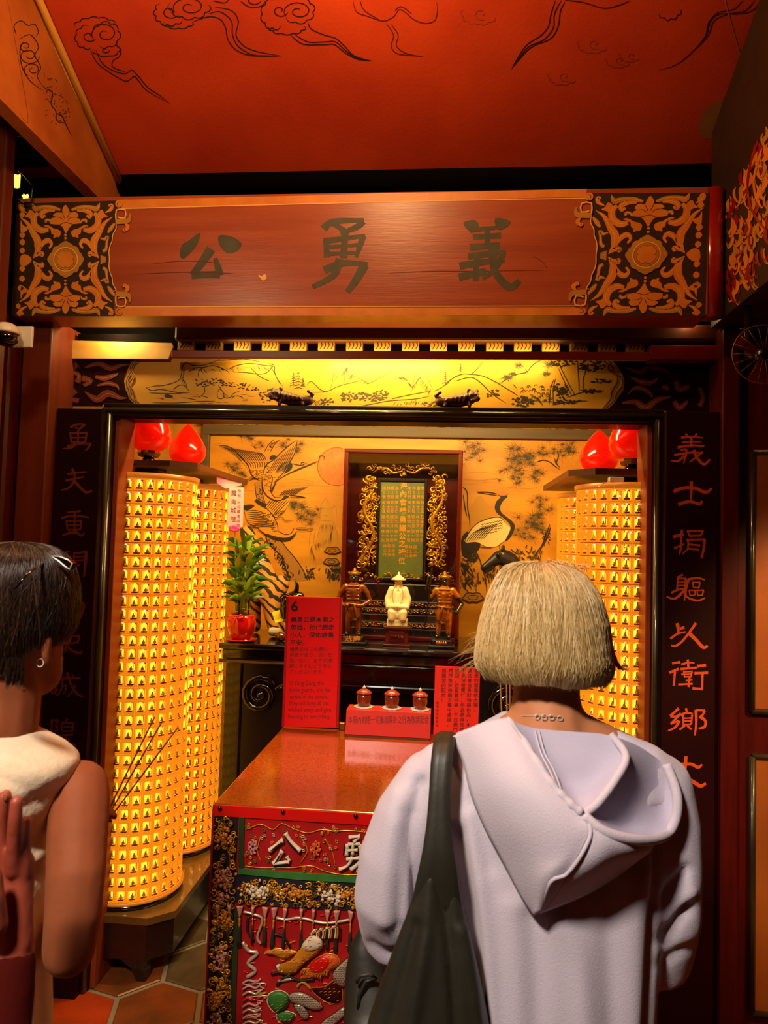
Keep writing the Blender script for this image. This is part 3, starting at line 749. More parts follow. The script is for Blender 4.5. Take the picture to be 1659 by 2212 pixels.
# gilt borders of the centre panel
p = Paint(PB, (0, -1, 0), 0.0004)
p.fill([(258, 432), (1268, 408), (1266, 425), (262, 450)], 'beam_gold'); p.stroke([(262, 451), (760, 438), (1264, 428)], 2.2, 'cream_line', (0, 0))
p.fill([(252, 664), (1262, 664), (1262, 681), (252, 683)], 'beam_gold'); p.stroke([(254, 663), (760, 662), (1262, 661)], 2.2, 'cream_line', (0, 0))
p.build('gilt_border', beam)
# big characters 公 勇 義 (dark green ink)
def character(strokes, Z, sc_, fn, nrm, m, name, parent, polys=(), ws=1.0, label=None, step=0.0002, L=2):
    p = Paint(fn, nrm, step); p.L = L
    brush(p, strokes, Z, m, sc_, ws)
    for q in polys: p.fill([Z(a) for a in q], m, 1, 3); 
    return p.build(name, parent, label)
character([(42, [(912, 1075), (865, 1145), (828, 1188)]), (36, [(828, 1188), (950, 1186)]), (34, [(952, 1190), (940, 1150), (930, 1115)])], Z1, 2.0, PB, (0, -1, 0), 'jade_ink', 'character', beam,
  [[(865, 1005), (850, 1060), (800, 1115), (778, 1108), (785, 1060), (815, 1040)], [(945, 1018), (1000, 1022), (1042, 1050), (1030, 1080), (985, 1095), (950, 1060)]])
character([(34, [(1398, 990), (1440, 958), (1572, 952)]), (32, [(1568, 955), (1540, 982), (1470, 1008)]), (26, [(1440, 965), (1492, 1000)]), (28, [(1398, 1042), (1480, 1032), (1578, 1018)]), (30, [(1410, 1035), (1412, 1112)]), (30, [(1568, 1020), (1556, 1060), (1538, 1112)]), (18, [(1420, 1068), (1545, 1058)]), (18, [(1412, 1098), (1535, 1092)]), (34, [(1490, 1000), (1485, 1115)]),
  (34, [(1400, 1168), (1480, 1138), (1588, 1142)]), (40, [(1575, 1145), (1535, 1215), (1500, 1262)]), (36, [(1468, 1118), (1440, 1190), (1350, 1240)])], Z1, 2.0, PB, (0, -1, 0), 'jade_ink', 'character', beam)
character([(24, [(372, 995), (440, 988), (520, 980)]), (28, [(382, 1024), (505, 1018)]), (32, [(370, 1068), (500, 1060)]), (28, [(445, 985), (445, 1075)]), (30, [(362, 1108), (440, 1098), (525, 1086)]), (32, [(325, 1150), (430, 1132), (520, 1126)]), (34, [(322, 1198), (440, 1172)]), (30, [(398, 1100), (396, 1215)]), (40, [(470, 1065), (472, 1150), (505, 1212), (548, 1240), (584, 1212)]), (28, [(515, 1090), (480, 1160), (425, 1205)])], Z2, 2.0, PB, (0, -1, 0), 'jade_ink', 'character', beam,
  [[(342, 962), (395, 952), (410, 990), (372, 1002)], [(480, 942), (545, 956), (522, 986), (488, 990)]])
# worn cracks in the paint
p = Paint(PB, (0, -1, 0), 0.0006)
for l in ([(330, 570), (400, 564), (480, 568)], [(290, 592), (420, 588), (520, 592)], [(840, 590), (935, 586), (1020, 586), (1180, 584)], [(1150, 553), (1172, 566), (1182, 582)]): p.stroke(l, 1.3, 'ink_red')
p.fill([(558, 594), (566, 596), (572, 592), (576, 600), (568, 606)], 'cream_line', 1); p.build('crack', beam)

# ================================================================== FRIEZE LANDSCAPE
PF = PY(YF)
def lines(p, L, w, m, Z=lambda q: q, t=(0.15, 0.3)):
    for l in L: p.stroke([Z(q) for q in l], w, m, t, 4); p.L += 0.01
def bush(p, cx, cy, w, h, n, m, rs, ln=6, wd=2.2):
    for i in range(n):
        x = cx+rs.uniform(-w, w); y = cy+rs.uniform(-h, h)*(1-0.5*abs(x-cx)/w); a = rs.uniform(-0.7, 0.7)+(0 if rs.random() < .5 else pi)
        p.stroke([(x, y), (x+ln*cos(a), y+ln*0.6*sin(a)-1)], wd, m, (0.4, 0.4), 3); p.L += 0.004
def pine(p, x, y, h, m, rs, wd=1.2):
    p.stroke([(x, y), (x, y-h)], wd, m)
    for i in range(6):
        t = i/6; ww = h*0.26*(1-t*0.8); p.stroke([(x-ww, y-h*t*0.9-h*0.08), (x, y-h*t*0.9-h*0.16), (x+ww, y-h*t*0.9-h*0.08)], wd*1.3, m, (0.3, 0.3), 3)
def hatch(p, pts, n, rs, L, ang, m, wd=0.8):
    for i in range(n):
        k = rs.randrange(len(pts)-1); t = rs.random(); x = pts[k][0]+(pts[k+1][0]-pts[k][0])*t; y = pts[k][1]+(pts[k+1][1]-pts[k][1])*t
        a = ang+rs.uniform(-.3, .3); l = rs.uniform(.3, 1)*L; p.stroke([(x, y), (x+l*cos(a), y+l*sin(a))], wd, m, (0.1, 0.7), 2)
rs = random.Random(5)
Z3 = zoom(3.072, 120, 720); Z4 = zoom(3.95, 580, 730); Z5 = zoom(2.765, 960, 730)
p = Paint(PF, (0, -1, 0), 0.0002)
m1 = [(600, 362), (660, 350), (720, 345), (800, 322), (830, 290), (845, 215), (865, 197), (885, 200), (905, 210), (950, 215), (1010, 205), (1070, 180), (1100, 168)]
lines(p, [m1, [(945, 290), (960, 240), (1040, 215), (1120, 240), (1160, 270)], [(1150, 240), (1200, 215), (1290, 200), (1400, 215), (1450, 210)], [(1140, 255), (1260, 260), (1340, 270), (1400, 262), (1450, 215), (1455, 260), (1480, 320), (1510, 350)], [(880, 260), (930, 230), (1000, 225)], [(600, 362), (640, 380), (700, 372), (790, 390), (850, 395), (890, 395)], [(780, 375), (820, 345), (860, 350), (890, 390)], [(1060, 180), (1130, 178), (1250, 172), (1360, 190)], [(1300, 235), (1360, 290), (1430, 320)]], 1.9, 'frieze_ink2', Z3)
hatch(p, [Z3(q) for q in ((860, 215), (850, 300), (880, 340))], 24, rs, 16, 2.0, 'frieze_ink2', 1.0)
hatch(p, [Z3(q) for q in ((950, 240), (1100, 230), (1300, 215), (1420, 225))], 60, rs, 16, 0.9, 'frieze_ink2', 0.8)
for (x, y, w_, h_, n_) in ((975, 330, 45, 34, 26), (1075, 320, 30, 30, 20), (1150, 340, 35, 22, 14), (1250, 360, 35, 26, 18), (1325, 370, 22, 18, 10), (1400, 420, 60, 40, 30)):
    q = Z3((x, y)); bush(p, q[0], q[1], w_/3, h_/3, n_, 'frieze_ink2', rs, 6, 2.4)
lines(p, [[(985, 350), (990, 390), (960, 420)], [(1080, 345), (1100, 370)], [(1075, 395), (1090, 370), (1115, 395), (1110, 430), (1080, 430), (1075, 395)], [(1120, 395), (1120, 425), (1160, 425), (1180, 400), (1230, 380)], [(620, 395), (760, 400), (840, 398)], [(640, 460), (800, 462), (1000, 450), (1100, 462)], [(850, 425), (950, 445)], [(1170, 435), (1190, 415), (1230, 420), (1255, 438)], [(950, 428), (970, 415), (1020, 430)], [(690, 430), (720, 440)], [(700, 478), (860, 475)]], 1.5, 'frieze_ink2', Z3)
p.fill([Z3(q) for q in ((722, 412), (740, 404), (778, 415), (770, 428), (730, 425))], 'frieze_ink2', 1)
for i in range(26):
    q = Z3((rs.uniform(600, 1300), rs.uniform(405, 470))); p.stroke([q, (q[0]+rs.uniform(6, 18), q[1]+rs.uniform(-.6, .6))], 0.8, 'mural_tan')
# middle mountains
lines(p, [[(0, 220), (45, 225), (20, 240), (50, 300), (90, 370), (130, 420)], [(525, 440), (545, 380), (560, 280), (600, 225), (625, 215), (640, 260), (650, 240), (685, 190), (705, 195), (720, 270), (760, 240), (770, 330), (800, 360)], [(770, 320), (775, 260), (800, 245), (820, 290), (825, 370)], [(705, 200), (730, 300), (800, 360), (860, 380)], [(330, 400), (360, 370), (400, 400), (450, 445), (500, 460)], [(360, 465), (500, 455), (600, 410), (720, 380), (800, 365), (850, 390), (950, 340), (1050, 285), (1120, 215), (1200, 195), (1330, 190), (1400, 200)], [(1000, 300), (1080, 265), (1200, 265), (1260, 300)], [(1220, 460), (1250, 330), (1300, 285), (1325, 270), (1345, 310), (1380, 390), (1410, 450)], [(1410, 455), (1480, 420), (1560, 350), (1659, 310)], [(1050, 520), (1130, 500), (1230, 480), (1400, 450)], [(740, 590), (900, 560), (1040, 535), (1250, 520), (1400, 490)], [(850, 330), (870, 240), (900, 200)], [(880, 330), (950, 220)], [(930, 300), (1010, 220)], [(640, 255), (650, 330), (640, 390)], [(560, 330), (590, 300)]], 1.5, 'frieze_ink', Z4)
hatch(p, [Z4(q) for q in ((640, 280), (680, 240), (700, 300), (740, 320))], 40, rs, 22, 1.9, 'frieze_ink', 1.3)
hatch(p, [Z4(q) for q in ((1240, 400), (1300, 320), (1350, 400), (1390, 440))], 40, rs, 20, 2.0, 'frieze_ink', 1.0)
hatch(p, [Z4(q) for q in ((560, 300), (600, 250), (590, 340))], 16, rs, 16, 2.1, 'frieze_ink', 0.9)
hatch(p, [Z4(q) for q in ((1070, 340), (1150, 330), (1200, 400))], 40, rs, 14, 0.7, 'frieze_ink', 1.2)
for (x, y, h_) in ((215, 420, 130), (255, 450, 170), (295, 420, 80), (1510, 400, 120), (1640, 300, 80)): 
    q = Z4((x, y)); pine(p, q[0], q[1], h_/3.95, 'frieze_ink', rs)
for (x, y, w_, h_, n_) in ((680, 500, 60, 46, 40), (800, 500, 60, 40, 36), (960, 490, 60, 44, 40), (500, 540, 40, 30, 20), (30, 470, 45, 40, 24), (1390, 565, 70, 26, 26), (890, 520, 50, 26, 16)):
    q = Z4((x, y)); bush(p, q[0], q[1], w_/3.95, h_/3.95, n_, 'frieze_ink', rs, 6, 2.6)
for i in range(46):
    q = Z4((rs.choice((rs.uniform(350, 470), rs.uniform(1060, 1300))), rs.uniform(545, 590))); p.stroke([q, (q[0]+5, q[1]-6)], 1.0, 'frieze_ink')
# right part
lines(p, [[(0, 290), (50, 240), (110, 215), (160, 215), (200, 180), (230, 140)], [(120, 215), (220, 225), (300, 260), (400, 320), (440, 345)], [(60, 260), (160, 235), (230, 280), (280, 330), (370, 390)], [(330, 275), (380, 240), (440, 215), (490, 205), (520, 170), (560, 140), (600, 130)], [(480, 185), (500, 210)], [(625, 400), (635, 300), (655, 245)], [(650, 395), (650, 300), (665, 240)], [(780, 345), (740, 270), (700, 190), (680, 140)], [(760, 345), (715, 260), (680, 180)], [(805, 320), (800, 230), (795, 135)], [(830, 320), (830, 240), (860, 150)], [(730, 355), (840, 320), (900, 320), (950, 318)], [(640, 400), (760, 380), (860, 376)], [(590, 405), (560, 370), (530, 340)], [(430, 300), (410, 275)]], 1.8, 'frieze_ink2', Z5)
for (x, y, r_) in ((445, 165, 26), (375, 235, 26), (410, 215, 18), (610, 215, 22), (625, 160, 30)):
    for i in range(22):
        a = 2*pi*i/22+rs.uniform(-.1, .1); q = Z5((x, y)); rr = r_/2.765*rs.uniform(.6, 1.3); p.stroke([q, (q[0]+rr*1.4*cos(a), q[1]+rr*sin(a))], 1.2, 'frieze_ink', (0.1, 0.5), 2)
for (x, y, w_, h_, n_) in ((710, 150, 70, 26, 46), (880, 165, 70, 40, 60), (690, 300, 40, 34, 30), (470, 380, 55, 34, 46), (880, 320, 50, 14, 24), (930, 260, 60, 14, 24), (730, 380, 70, 14, 30), (700, 330, 30, 26, 20), (290, 330, 40, 26, 14)):
    q = Z5((x, y)); bush(p, q[0], q[1], w_/2.765, h_/2.765, n_, 'frieze_ink2', rs, 7, 3.2)
for i in range(60):
    q = Z5((rs.uniform(450, 640), rs.uniform(285, 385))); r_ = 3.2
    p.stroke([(q[0]+r_*cos(t), q[1]+r_*.8*sin(t)) for t in (2.6, 3.6, 4.7, 5.8, 6.6)], 0.9, 'frieze_ink2', (0, 0), 3)
p.build('painted_landscape', fz, 'ink landscape of mountains, pines and a lake')
# dark scrolled ends of the frieze
def frend(pts, Zf, edge, scr):
    p = Paint(PF, (0, -1, 0), 0.0003); p.L = 14
    p.fill([Zf(q) for q in pts], 'couplet_board'); p.L += 1
    for l in edge: p.stroke([Zf(q) for q in l], 6, 'mural_tan', (0, 0), 4); p.L += 1; p.stroke([Zf(q) for q in l], 1.5, 'ink', (0, 0), 4); p.L += 1
    for l in scr: p.stroke([Zf(q[:2])+(q[2]/2.9,) for q in l], 0, 'couplet_gold_dim', k=4); p.L += .05; p.stroke([Zf(q[:2]) for q in l], .9, 'mural_tan', k=4); p.L += 0.05
    p.build('scroll_end', fz)
frend([(10, 168), (540, 172), (490, 215), (455, 300), (470, 380), (500, 440), (560, 482), (10, 482)], Z3,
  [[(560, 178), (520, 215), (500, 265), (480, 300), (475, 340), (490, 385), (500, 430), (550, 475)], [(530, 178), (500, 230), (520, 290), (490, 340), (520, 390), (530, 440), (565, 475)]],
  [[(200, 230, 10), (290, 205, 30), (370, 235, 34), (440, 215, 20), (490, 210, 4)], [(270, 290, 20), (330, 300, 34), (400, 280, 20), (420, 265, 4)], [(280, 350, 10), (350, 335, 26), (410, 350, 20), (425, 380, 4)], [(200, 390, 8), (280, 440, 44), (350, 400, 44), (430, 430, 24), (480, 430, 4)], [(180, 300, 40), (240, 320, 30), (190, 350, 24)], [(150, 205, 44), (110, 250, 30), (160, 280, 26), (150, 330, 40)], [(140, 380, 40), (90, 430, 34), (160, 450, 30)], [(40, 330, 30), (70, 380, 40), (50, 440, 30)]])
frend([(1000, 140), (1660, 140), (1660, 445), (940, 432), (1010, 390), (1070, 310), (1070, 240), (1040, 180)], Z5,
  [[(950, 140), (1000, 175), (1010, 215), (1060, 240), (1060, 290), (1030, 330), (1010, 380), (960, 425)], [(985, 140), (980, 190), (1030, 225), (1030, 270), (1000, 320), (990, 370), (945, 425)]],
  [[(1080, 180, 10), (1160, 205, 24), (1210, 180, 30), (1300, 195, 26), (1350, 210, 6)], [(1110, 235, 6), (1170, 265, 34), (1230, 270, 26), (1270, 245, 14)], [(1090, 340, 4), (1140, 300, 26), (1210, 320, 30), (1240, 360, 8)], [(1060, 390, 10), (1140, 385, 34), (1200, 420, 40), (1270, 370, 34), (1350, 355, 10)], [(1300, 290, 40), (1340, 310, 20)], [(1380, 260, 30), (1400, 310, 40), (1460, 290, 26)], [(1370, 380, 30), (1400, 420, 36), (1450, 380, 20)], [(1520, 300, 26), (1540, 360, 30), (1520, 410, 30)]])
# two small carved lions on the head of the frame
def carved_lion(px, py, flip):
    c = onY(px, py, YJ+0.004); s = -1 if flip else 1
    t = empty('carved_lion', (c.x, YJ+0.03, zh1+0.012), 'small carved dark wood lion on the frame %s' % ('by the painted pines on the frieze' if not flip else 'under the painted mountain lake'), 'carving', 'carved lions on the frame head')
    z0 = zh1+0.012; X = lambda u: c.x+s*u
    Q = lambda u, y, v, r: (X(u*1.3), YJ+y*1.2-.006, z0+v*1.35, r*1.32)
    organic('body', [[Q(.05, .02, .016, .014), Q(0, .02, .014, .015), Q(-.035, .018, .022, .013)], [Q(.03, .012, .012, .007), Q(.035, .008, .004, .006)], [Q(-.03, .012, .012, .007), Q(-.03, .006, .004, .006)], [Q(.052, .02, .02, .008), Q(.062, .014, .032, .006), Q(.05, .008, .038, .005)]], 'lion_wood', t, .003, 2)
    organic('head', [[Q(-.040, .008, .028, .017)], [Q(-.050, -.004, .021, .009)], [Q(-.028, .008, .044, .006)], [Q(-.050, .008, .043, .005)], [Q(-.047, -.009, .030, .004)], [Q(-.034, -.009, .030, .004)], [Q(-.045, -.010, .016, .004), Q(-.036, -.010, .015, .004)]], 'lion_wood', t, .0025, 1)
    organic('mane', [[Q(-.022+.010*k, .010, .036-.003*k, .006), Q(-.020+.012*k, -.004, .026-.002*k, .005), Q(-.014+.012*k, -.002, .014, .004)] for k in range(5)], 'lion_wood', t, .0025, 1)
carved_lion(627, 866, False); carved_lion(990, 872, True)

# ================================================================== BACK WALL: upper band and mural
PU = PY(YW-0.025); PM = PY(YW-0.02)
p = Paint(PU, (0, -1, 0), 0.0003)
rs = random.Random(8)
for i in range(60):
    x = rs.uniform(570, 1150); y = rs.uniform(903, 926); p.stroke([(x, y), (x+rs.uniform(8, 26), y+rs.uniform(-5, 5)), (x+rs.uniform(26, 44), y+rs.uniform(-6, 6))], 1.2, 'mural_tan' if i % 2 else 'mural_grey')
for i in range(70):
    x = rs.uniform(600, 1130); y = rs.uniform(910, 927); p.stroke([(x, y), (x+rs.uniform(-4, 4), y-rs.uniform(4, 10))], 1.0, 'mural_grey')
p.fill([(456, 898), (552, 898), (560, 925), (456, 925)], 'mural_grey'); p.fill([(1168, 908), (1270, 908), (1270, 934), (1180, 934)], 'mural_grey')
for (x0, s) in ((460, 1), (1272, -1)):
    for l in ([(0, 905, 4), (14, 915, 8), (28, 906, 6), (20, 899, 3)], [(20, 921, 5), (40, 912, 9), (60, 918, 6), (70, 908, 4)], [(50, 905, 8), (66, 900, 10), (84, 906, 8)], [(70, 922, 4), (86, 914, 7), (92, 922, 4)]):
        p.stroke([(x0+s*a, yq+(0 if s > 0 else 8), w_) for a, yq, w_ in l], 0, 'frieze_gold', k=4); p.L += .2
        p.stroke([(x0+s*a, yq+(0 if s > 0 else 8)) for a, yq, w_ in l], 1.2, 'mural_pale', k=4); p.L += .2
p.build('painted_band', fz2)
ZM = zoom(5.184, 460, 900); ZR = zoom(4.879, 960, 900)
rs = random.Random(11)
def needles(p, x, y, r, n, m='mural_grey', Z=ZM, clusters=5, wd=1.7):
    X0, Y0 = Z((x, y)); r = r/5
    for c in range(clusters):
        cx_, cy_ = X0+rs.gauss(0, r*0.55), Y0+rs.gauss(0, r*0.4)
        for i in range(n):
            a = 2*pi*i/n+rs.uniform(-.15, .15); l = r*rs.uniform(.4, .75); p.stroke([(cx_, cy_), (cx_+l*cos(a), cy_+l*.9*sin(a))], wd, m, (0.05, 0.6), 1); p.L += 0.002
# sun
p = Paint(PM, (0, -1, 0), 0.0002); c = ZM((1385, 560)); R_ = 213/5.184
p.fill([(c[0]+R_*cos(2*pi*i/48), c[1]+R_*sin(2*pi*i/48)) for i in range(48)], 'mural_sun'); p.stroke([(c[0]+R_*cos(2*pi*i/48), c[1]+R_*sin(2*pi*i/48)) for i in range(48)], 1.1, 'ink_red', closed=True, k=1); p.build('painted_sun', mural, 'orange painted sun disc')
# clouds and far rocks
p = Paint(PM, (0, -1, 0), 0.0002); p.L = 2
lines(p, [[(650, 840), (900, 860), (1440, 870)], [(740, 770), (830, 740), (1000, 740), (1110, 760), (1120, 730), (1000, 705), (820, 705)], [(740, 770), (850, 785), (1050, 770), (1440, 790)], [(0, 265), (150, 260), (180, 290), (0, 310)], [(530, 270), (620, 275)], [(1040, 255), (1180, 300), (1320, 290), (1310, 255)], [(340, 830), (480, 835)], [(700, 880), (1000, 860)]], 1.0, 'mural_tan', ZM)
lines(p, [[(200, 600), (380, 585), (560, 610)], [(200, 665), (420, 670), (600, 650)], [(560, 650), (440, 660), (420, 690), (600, 700)], [(640, 740), (900, 760), (1040, 720)], [(1060, 580), (1120, 560), (1180, 590), (1200, 560)], [(200, 720), (350, 715)]], 1.0, 'mural_tan', ZR)
p.fill([ZM(q) for q in ((1195, 1180), (1200, 1060), (1215, 980), (1260, 915), (1310, 1000), (1340, 1030), (1350, 1160), (1390, 1300), (1400, 1450), (1190, 1450))], 'mural_ochre', 1)
p.fill([ZR(q) for q in ((250, 1090), (290, 950), (340, 850), (390, 840), (430, 900), (480, 1010), (470, 1090))], 'mural_ochre', 1)
lines(p, [[(1195, 1180), (1200, 1060), (1215, 980), (1260, 915), (1290, 960), (1310, 1000)], [(1310, 1010), (1340, 1030), (1355, 1000), (1380, 1030), (1380, 1150)], [(1205, 1040), (1280, 1030), (1320, 1050)], [(1190, 1165), (1350, 1170)], [(1215, 1200), (1180, 1300), (1150, 1450)], [(1340, 1180), (1390, 1300), (1400, 1440)], [(1210, 1100), (1300, 1110)], [(1100, 1260), (1080, 1400), (1090, 1500)], [(1150, 1250), (1130, 1400), (1160, 1500)], [(1260, 1200), (1250, 1350)]], 1.2, 'mural_tan', ZM)
hatch(p, [ZM(q) for q in ((1210, 1200), (1340, 1200), (1320, 1350), (1200, 1400), (1100, 1450), (1150, 1600))], 130, rs, 22, 1.6, 'mural_tan', 0.9)
p.build('painted_rocks', mural)
# pine trunk and foliage
p = Paint(PM, (0, -1, 0), 0.0002); p.L = 6
tr = [(590, 1310), (610, 1400), (680, 1480), (760, 1560), (800, 1660), (830, 1750), (860, 1830), (1060, 1830), (1010, 1720), (960, 1640), (900, 1560), (830, 1480), (760, 1390), (640, 1300)]
p.fill([ZM(q) for q in tr], 'mural_tan', 1)
lines(p, [tr[:7]], 3.0, 'mural_ink', ZM, (0, 0)); lines(p, [tr[7:]], 2.2, 'mural_ink', ZM, (0, 0))
for i in range(130):
    t = rs.random(); x = 620+t*220+rs.uniform(-15, 70); y = 1370+t*430+rs.uniform(-20, 30); q = ZM((x, y)); p.stroke([q, (q[0]+rs.uniform(-2, 3), q[1]+rs.uniform(2, 6))], rs.uniform(1, 2.6), 'mural_ink')
tr2 = [(470, 740), (480, 850), (500, 950), (560, 1000), (590, 980), (560, 880), (545, 740)]
p.fill([ZM(q) for q in tr2], 'mural_tan', 1); lines(p, [tr2[:3], tr2[4:]], 1.6, 'mural_ink', ZM)
for i in range(40):
    q = ZM((rs.uniform(480, 560), rs.uniform(740, 980))); p.stroke([q, (q[0]+3, q[1]+3)], 1.4, 'mural_ink')
lines(p, [[(340, 770), (400, 720), (470, 700), (540, 720)], [(330, 740), (400, 700), (480, 690)], [(575, 400), (620, 320), (690, 250)], [(640, 400), (700, 300), (760, 250)]], 1.6, 'mural_ink', ZM)
hatch(p, [ZM(q) for q in ((600, 380), (650, 300), (720, 270))], 26, rs, 8, 0.6, 'mural_ink', 1.2)
for (x, y, r, n, cl) in ((430, 270, 100, 16, 6), (480, 330, 80, 14, 4), (850, 290, 110, 16, 5), (1000, 340, 90, 16, 5), (250, 570, 110, 16, 7), (330, 660, 90, 14, 5), (960, 1060, 130, 18, 9), (1060, 1140, 110, 16, 8), (920, 1010, 70, 14, 4), (240, 730, 100, 14, 5)): needles(p, x, y, r, n, 'mural_grey', ZM, cl)
for (x, y, r, n, cl) in ((250, 340, 150, 16, 9), (330, 420, 110, 16, 6), (780, 380, 150, 18, 10), (880, 440, 110, 16, 7), (800, 580, 160, 18, 10), (680, 640, 110, 16, 6), (950, 600, 110, 16, 6), (1090, 360, 110, 16, 8), (1280, 370, 140, 16, 9), (960, 1000, 130, 16, 9), (880, 1130, 140, 18, 10), (1000, 1180, 120, 16, 8), (820, 1250, 90, 14, 4), (1040, 900, 80, 14, 5)): needles(p, x, y, r, n, 'mural_grey', ZR, cl)
lines(p, [[(970, 480), (1040, 460), (1110, 480), (1160, 520), (1220, 560)], [(1190, 360), (1200, 420), (1180, 490), (1220, 540)], [(1160, 440), (1175, 500)], [(1110, 1130), (1080, 1220), (1050, 1300), (1020, 1370), (980, 1420), (910, 1530)], [(1120, 1160), (1090, 1250), (1060, 1320), (1010, 1400)], [(195, 740), (240, 800), (245, 960), (265, 1080), (270, 1190)], [(200, 820), (215, 950), (240, 1060)]], 2.4, 'mural_ink', ZR)
for i in range(40):
    q = ZR((rs.uniform(1020, 1110), rs.uniform(1180, 1350))); p.stroke([q, (q[0]+2, q[1]+4)], 1.6, 'mural_ink')
p.build('painted_pines', mural, 'painted grey-green pine boughs and trunk')
# flying cranes
def crane(L_fill, L_lines, dots, Z, black=(), red=(), L=20, name='painted_crane', lab=None):
    p = Paint(PM, (0, -1, 0), 0.0002); p.L = L
    for f, m in L_fill: p.fill([Z(q) for q in f], m, 1)
    for f in black: p.fill([Z(q) for q in f], 'mural_ink', 1)
    for f in red: p.fill([Z(q) for q in f], 'mural_sun', 1)
    for w_, l in L_lines: p.stroke([Z(q) for q in l], w_, 'mural_ink', (0.1, 0.25), 4); p.L += .01
    for (x, y, rx, ry, n) in dots:
        for i in range(n):
            q = Z((x+rs.uniform(-rx, rx), y+rs.uniform(-ry, ry))); p.stroke([(q[0]-2, q[1]-1), (q[0], q[1]+1), (q[0]+2, q[1]-1)], 0.9, 'mural_ink', (0, 0), 2)
    p.build(name, mural, lab)
def feathers(a0, a1, b0, b1, n):
    out = []
    for i in range(n):
        t = i/(n-1); s0 = (a0[0]+(a1[0]-a0[0])*t, a0[1]+(a1[1]-a0[1])*t); s1 = (b0[0]+(b1[0]-b0[0])*t, b0[1]+(b1[1]-b0[1])*t)
        m_ = ((s0[0]+s1[0])/2+12, (s0[1]+s1[1])/2-14); out.append((1.5, [s0, m_, s1]))
    return out
w1 = [(75, 325), (190, 265), (330, 300), (450, 340), (520, 430), (640, 480), (580, 560), (570, 640), (500, 690), (440, 660), (400, 600), (330, 510), (200, 400)]
w2 = [(570, 640), (600, 560), (700, 470), (800, 380), (950, 255), (920, 380), (900, 460), (850, 540), (790, 630), (700, 680), (620, 650)]
bd = [(560, 650), (640, 650), (670, 700), (650, 800), (650, 850), (690, 900), (780, 900), (820, 885), (810, 920), (740, 945), (640, 910), (580, 850), (555, 770)]
crane([(w1, 'mural_gold'), (w2, 'mural_gold'), (bd, 'mural_gold')],
  [(2.0, w1[:1]+[(200, 345), (330, 470), (400, 560), (430, 640), (480, 690), (560, 690)]), (2.2, [(565, 640), (600, 540), (690, 480), (800, 370), (950, 255)]), (1.6, [(950, 255), (920, 400), (860, 520), (780, 640), (680, 740)]), (2.0, [(555, 690), (555, 770), (580, 850), (640, 910), (740, 948), (810, 920)]), (1.6, [(650, 650), (670, 700), (648, 800), (655, 850), (700, 905), (780, 895)]), (1.6, [(690, 740), (760, 690), (850, 640), (950, 590), (1190, 490)]), (1.3, [(800, 660), (950, 600), (1190, 500)]), (1.2, [(890, 525), (990, 545), (1060, 515)]), (1.6, [(985, 540), (1000, 510), (1030, 520)]), (1.4, [(1190, 490), (1200, 440), (1250, 450), (1240, 490)]), (1.6, [(860, 880), (960, 890), (1045, 908)]), (1.2, [(860, 905), (950, 905), (1045, 908)])]
  + feathers((330, 500), (600, 500), (90, 330), (520, 400), 14) + feathers((410, 590), (600, 560), (350, 500), (600, 510), 9) + feathers((620, 620), (800, 600), (700, 490), (940, 290), 9) + feathers((700, 640), (790, 620), (760, 540), (900, 440), 6),
  [(490, 640, 70, 45, 26), (610, 740, 40, 90, 30), (620, 590, 30, 40, 10)], ZM,
  [[(850, 520), (890, 530), (880, 590), (800, 640), (840, 570)], [(650, 440), (700, 435), (710, 465), (640, 480)], [(600, 880), (680, 930), (760, 930), (800, 890), (840, 870), (850, 900), (800, 925), (740, 950), (660, 930)], [(650, 830), (680, 770), (720, 720), (690, 790), (665, 850)]], [[(810, 870), (850, 865), (860, 885), (830, 890)]], 20, lab='white crane diving with spread wings')
w3 = [(340, 930), (470, 960), (560, 1010), (660, 1090), (720, 1200), (740, 1280), (680, 1320), (600, 1290), (480, 1230), (400, 1180), (360, 1060)]
crane([(w3, 'mural_gold'), ([(600, 990), (700, 960), (860, 930), (820, 1030), (720, 1120), (660, 1090)], 'mural_gold'), ([(520, 1250), (620, 1290), (740, 1290), (820, 1330), (880, 1310), (920, 1255), (940, 1280), (900, 1350), (820, 1380), (700, 1360), (600, 1320)], 'mural_gold')],
  [(1.8, [(500, 1250), (600, 1320), (700, 1365), (820, 1385), (900, 1350), (945, 1275)]), (1.6, [(735, 1280), (810, 1320), (880, 1305), (915, 1245)]), (1.6, [(930, 1250), (1000, 1245), (1135, 1255)]), (1.3, [(950, 1275), (1050, 1275), (1135, 1258)]), (1.6, [(400, 1250), (470, 1215), (560, 1215), (610, 1210)]), (1.6, [(540, 1000), (640, 1060), (720, 1190), (735, 1280)]), (1.2, [(710, 1140), (780, 1130), (820, 1170), (910, 1160)])]
  + feathers((560, 1070), (700, 1240), (370, 1060), (420, 1250), 10) + feathers((600, 1000), (700, 1100), (640, 940), (860, 940), 8) + feathers((750, 880), (900, 880), (830, 820), (1070, 780), 7) + feathers((680, 1110), (760, 1110), (720, 1060), (820, 1040), 5),
  [(620, 1130, 70, 60, 30), (690, 1230, 30, 60, 16)], ZM,
  [[(345, 1000), (420, 985), (470, 1000), (400, 1050), (350, 1040)], [(480, 930), (600, 980), (570, 1010), (500, 980)], [(600, 1310), (700, 1365), (820, 1390), (900, 1350), (940, 1285), (900, 1325), (830, 1355), (720, 1345)]], [[(900, 1240), (935, 1235), (940, 1255), (910, 1260)]], 40, lab='second white crane with long curved neck')
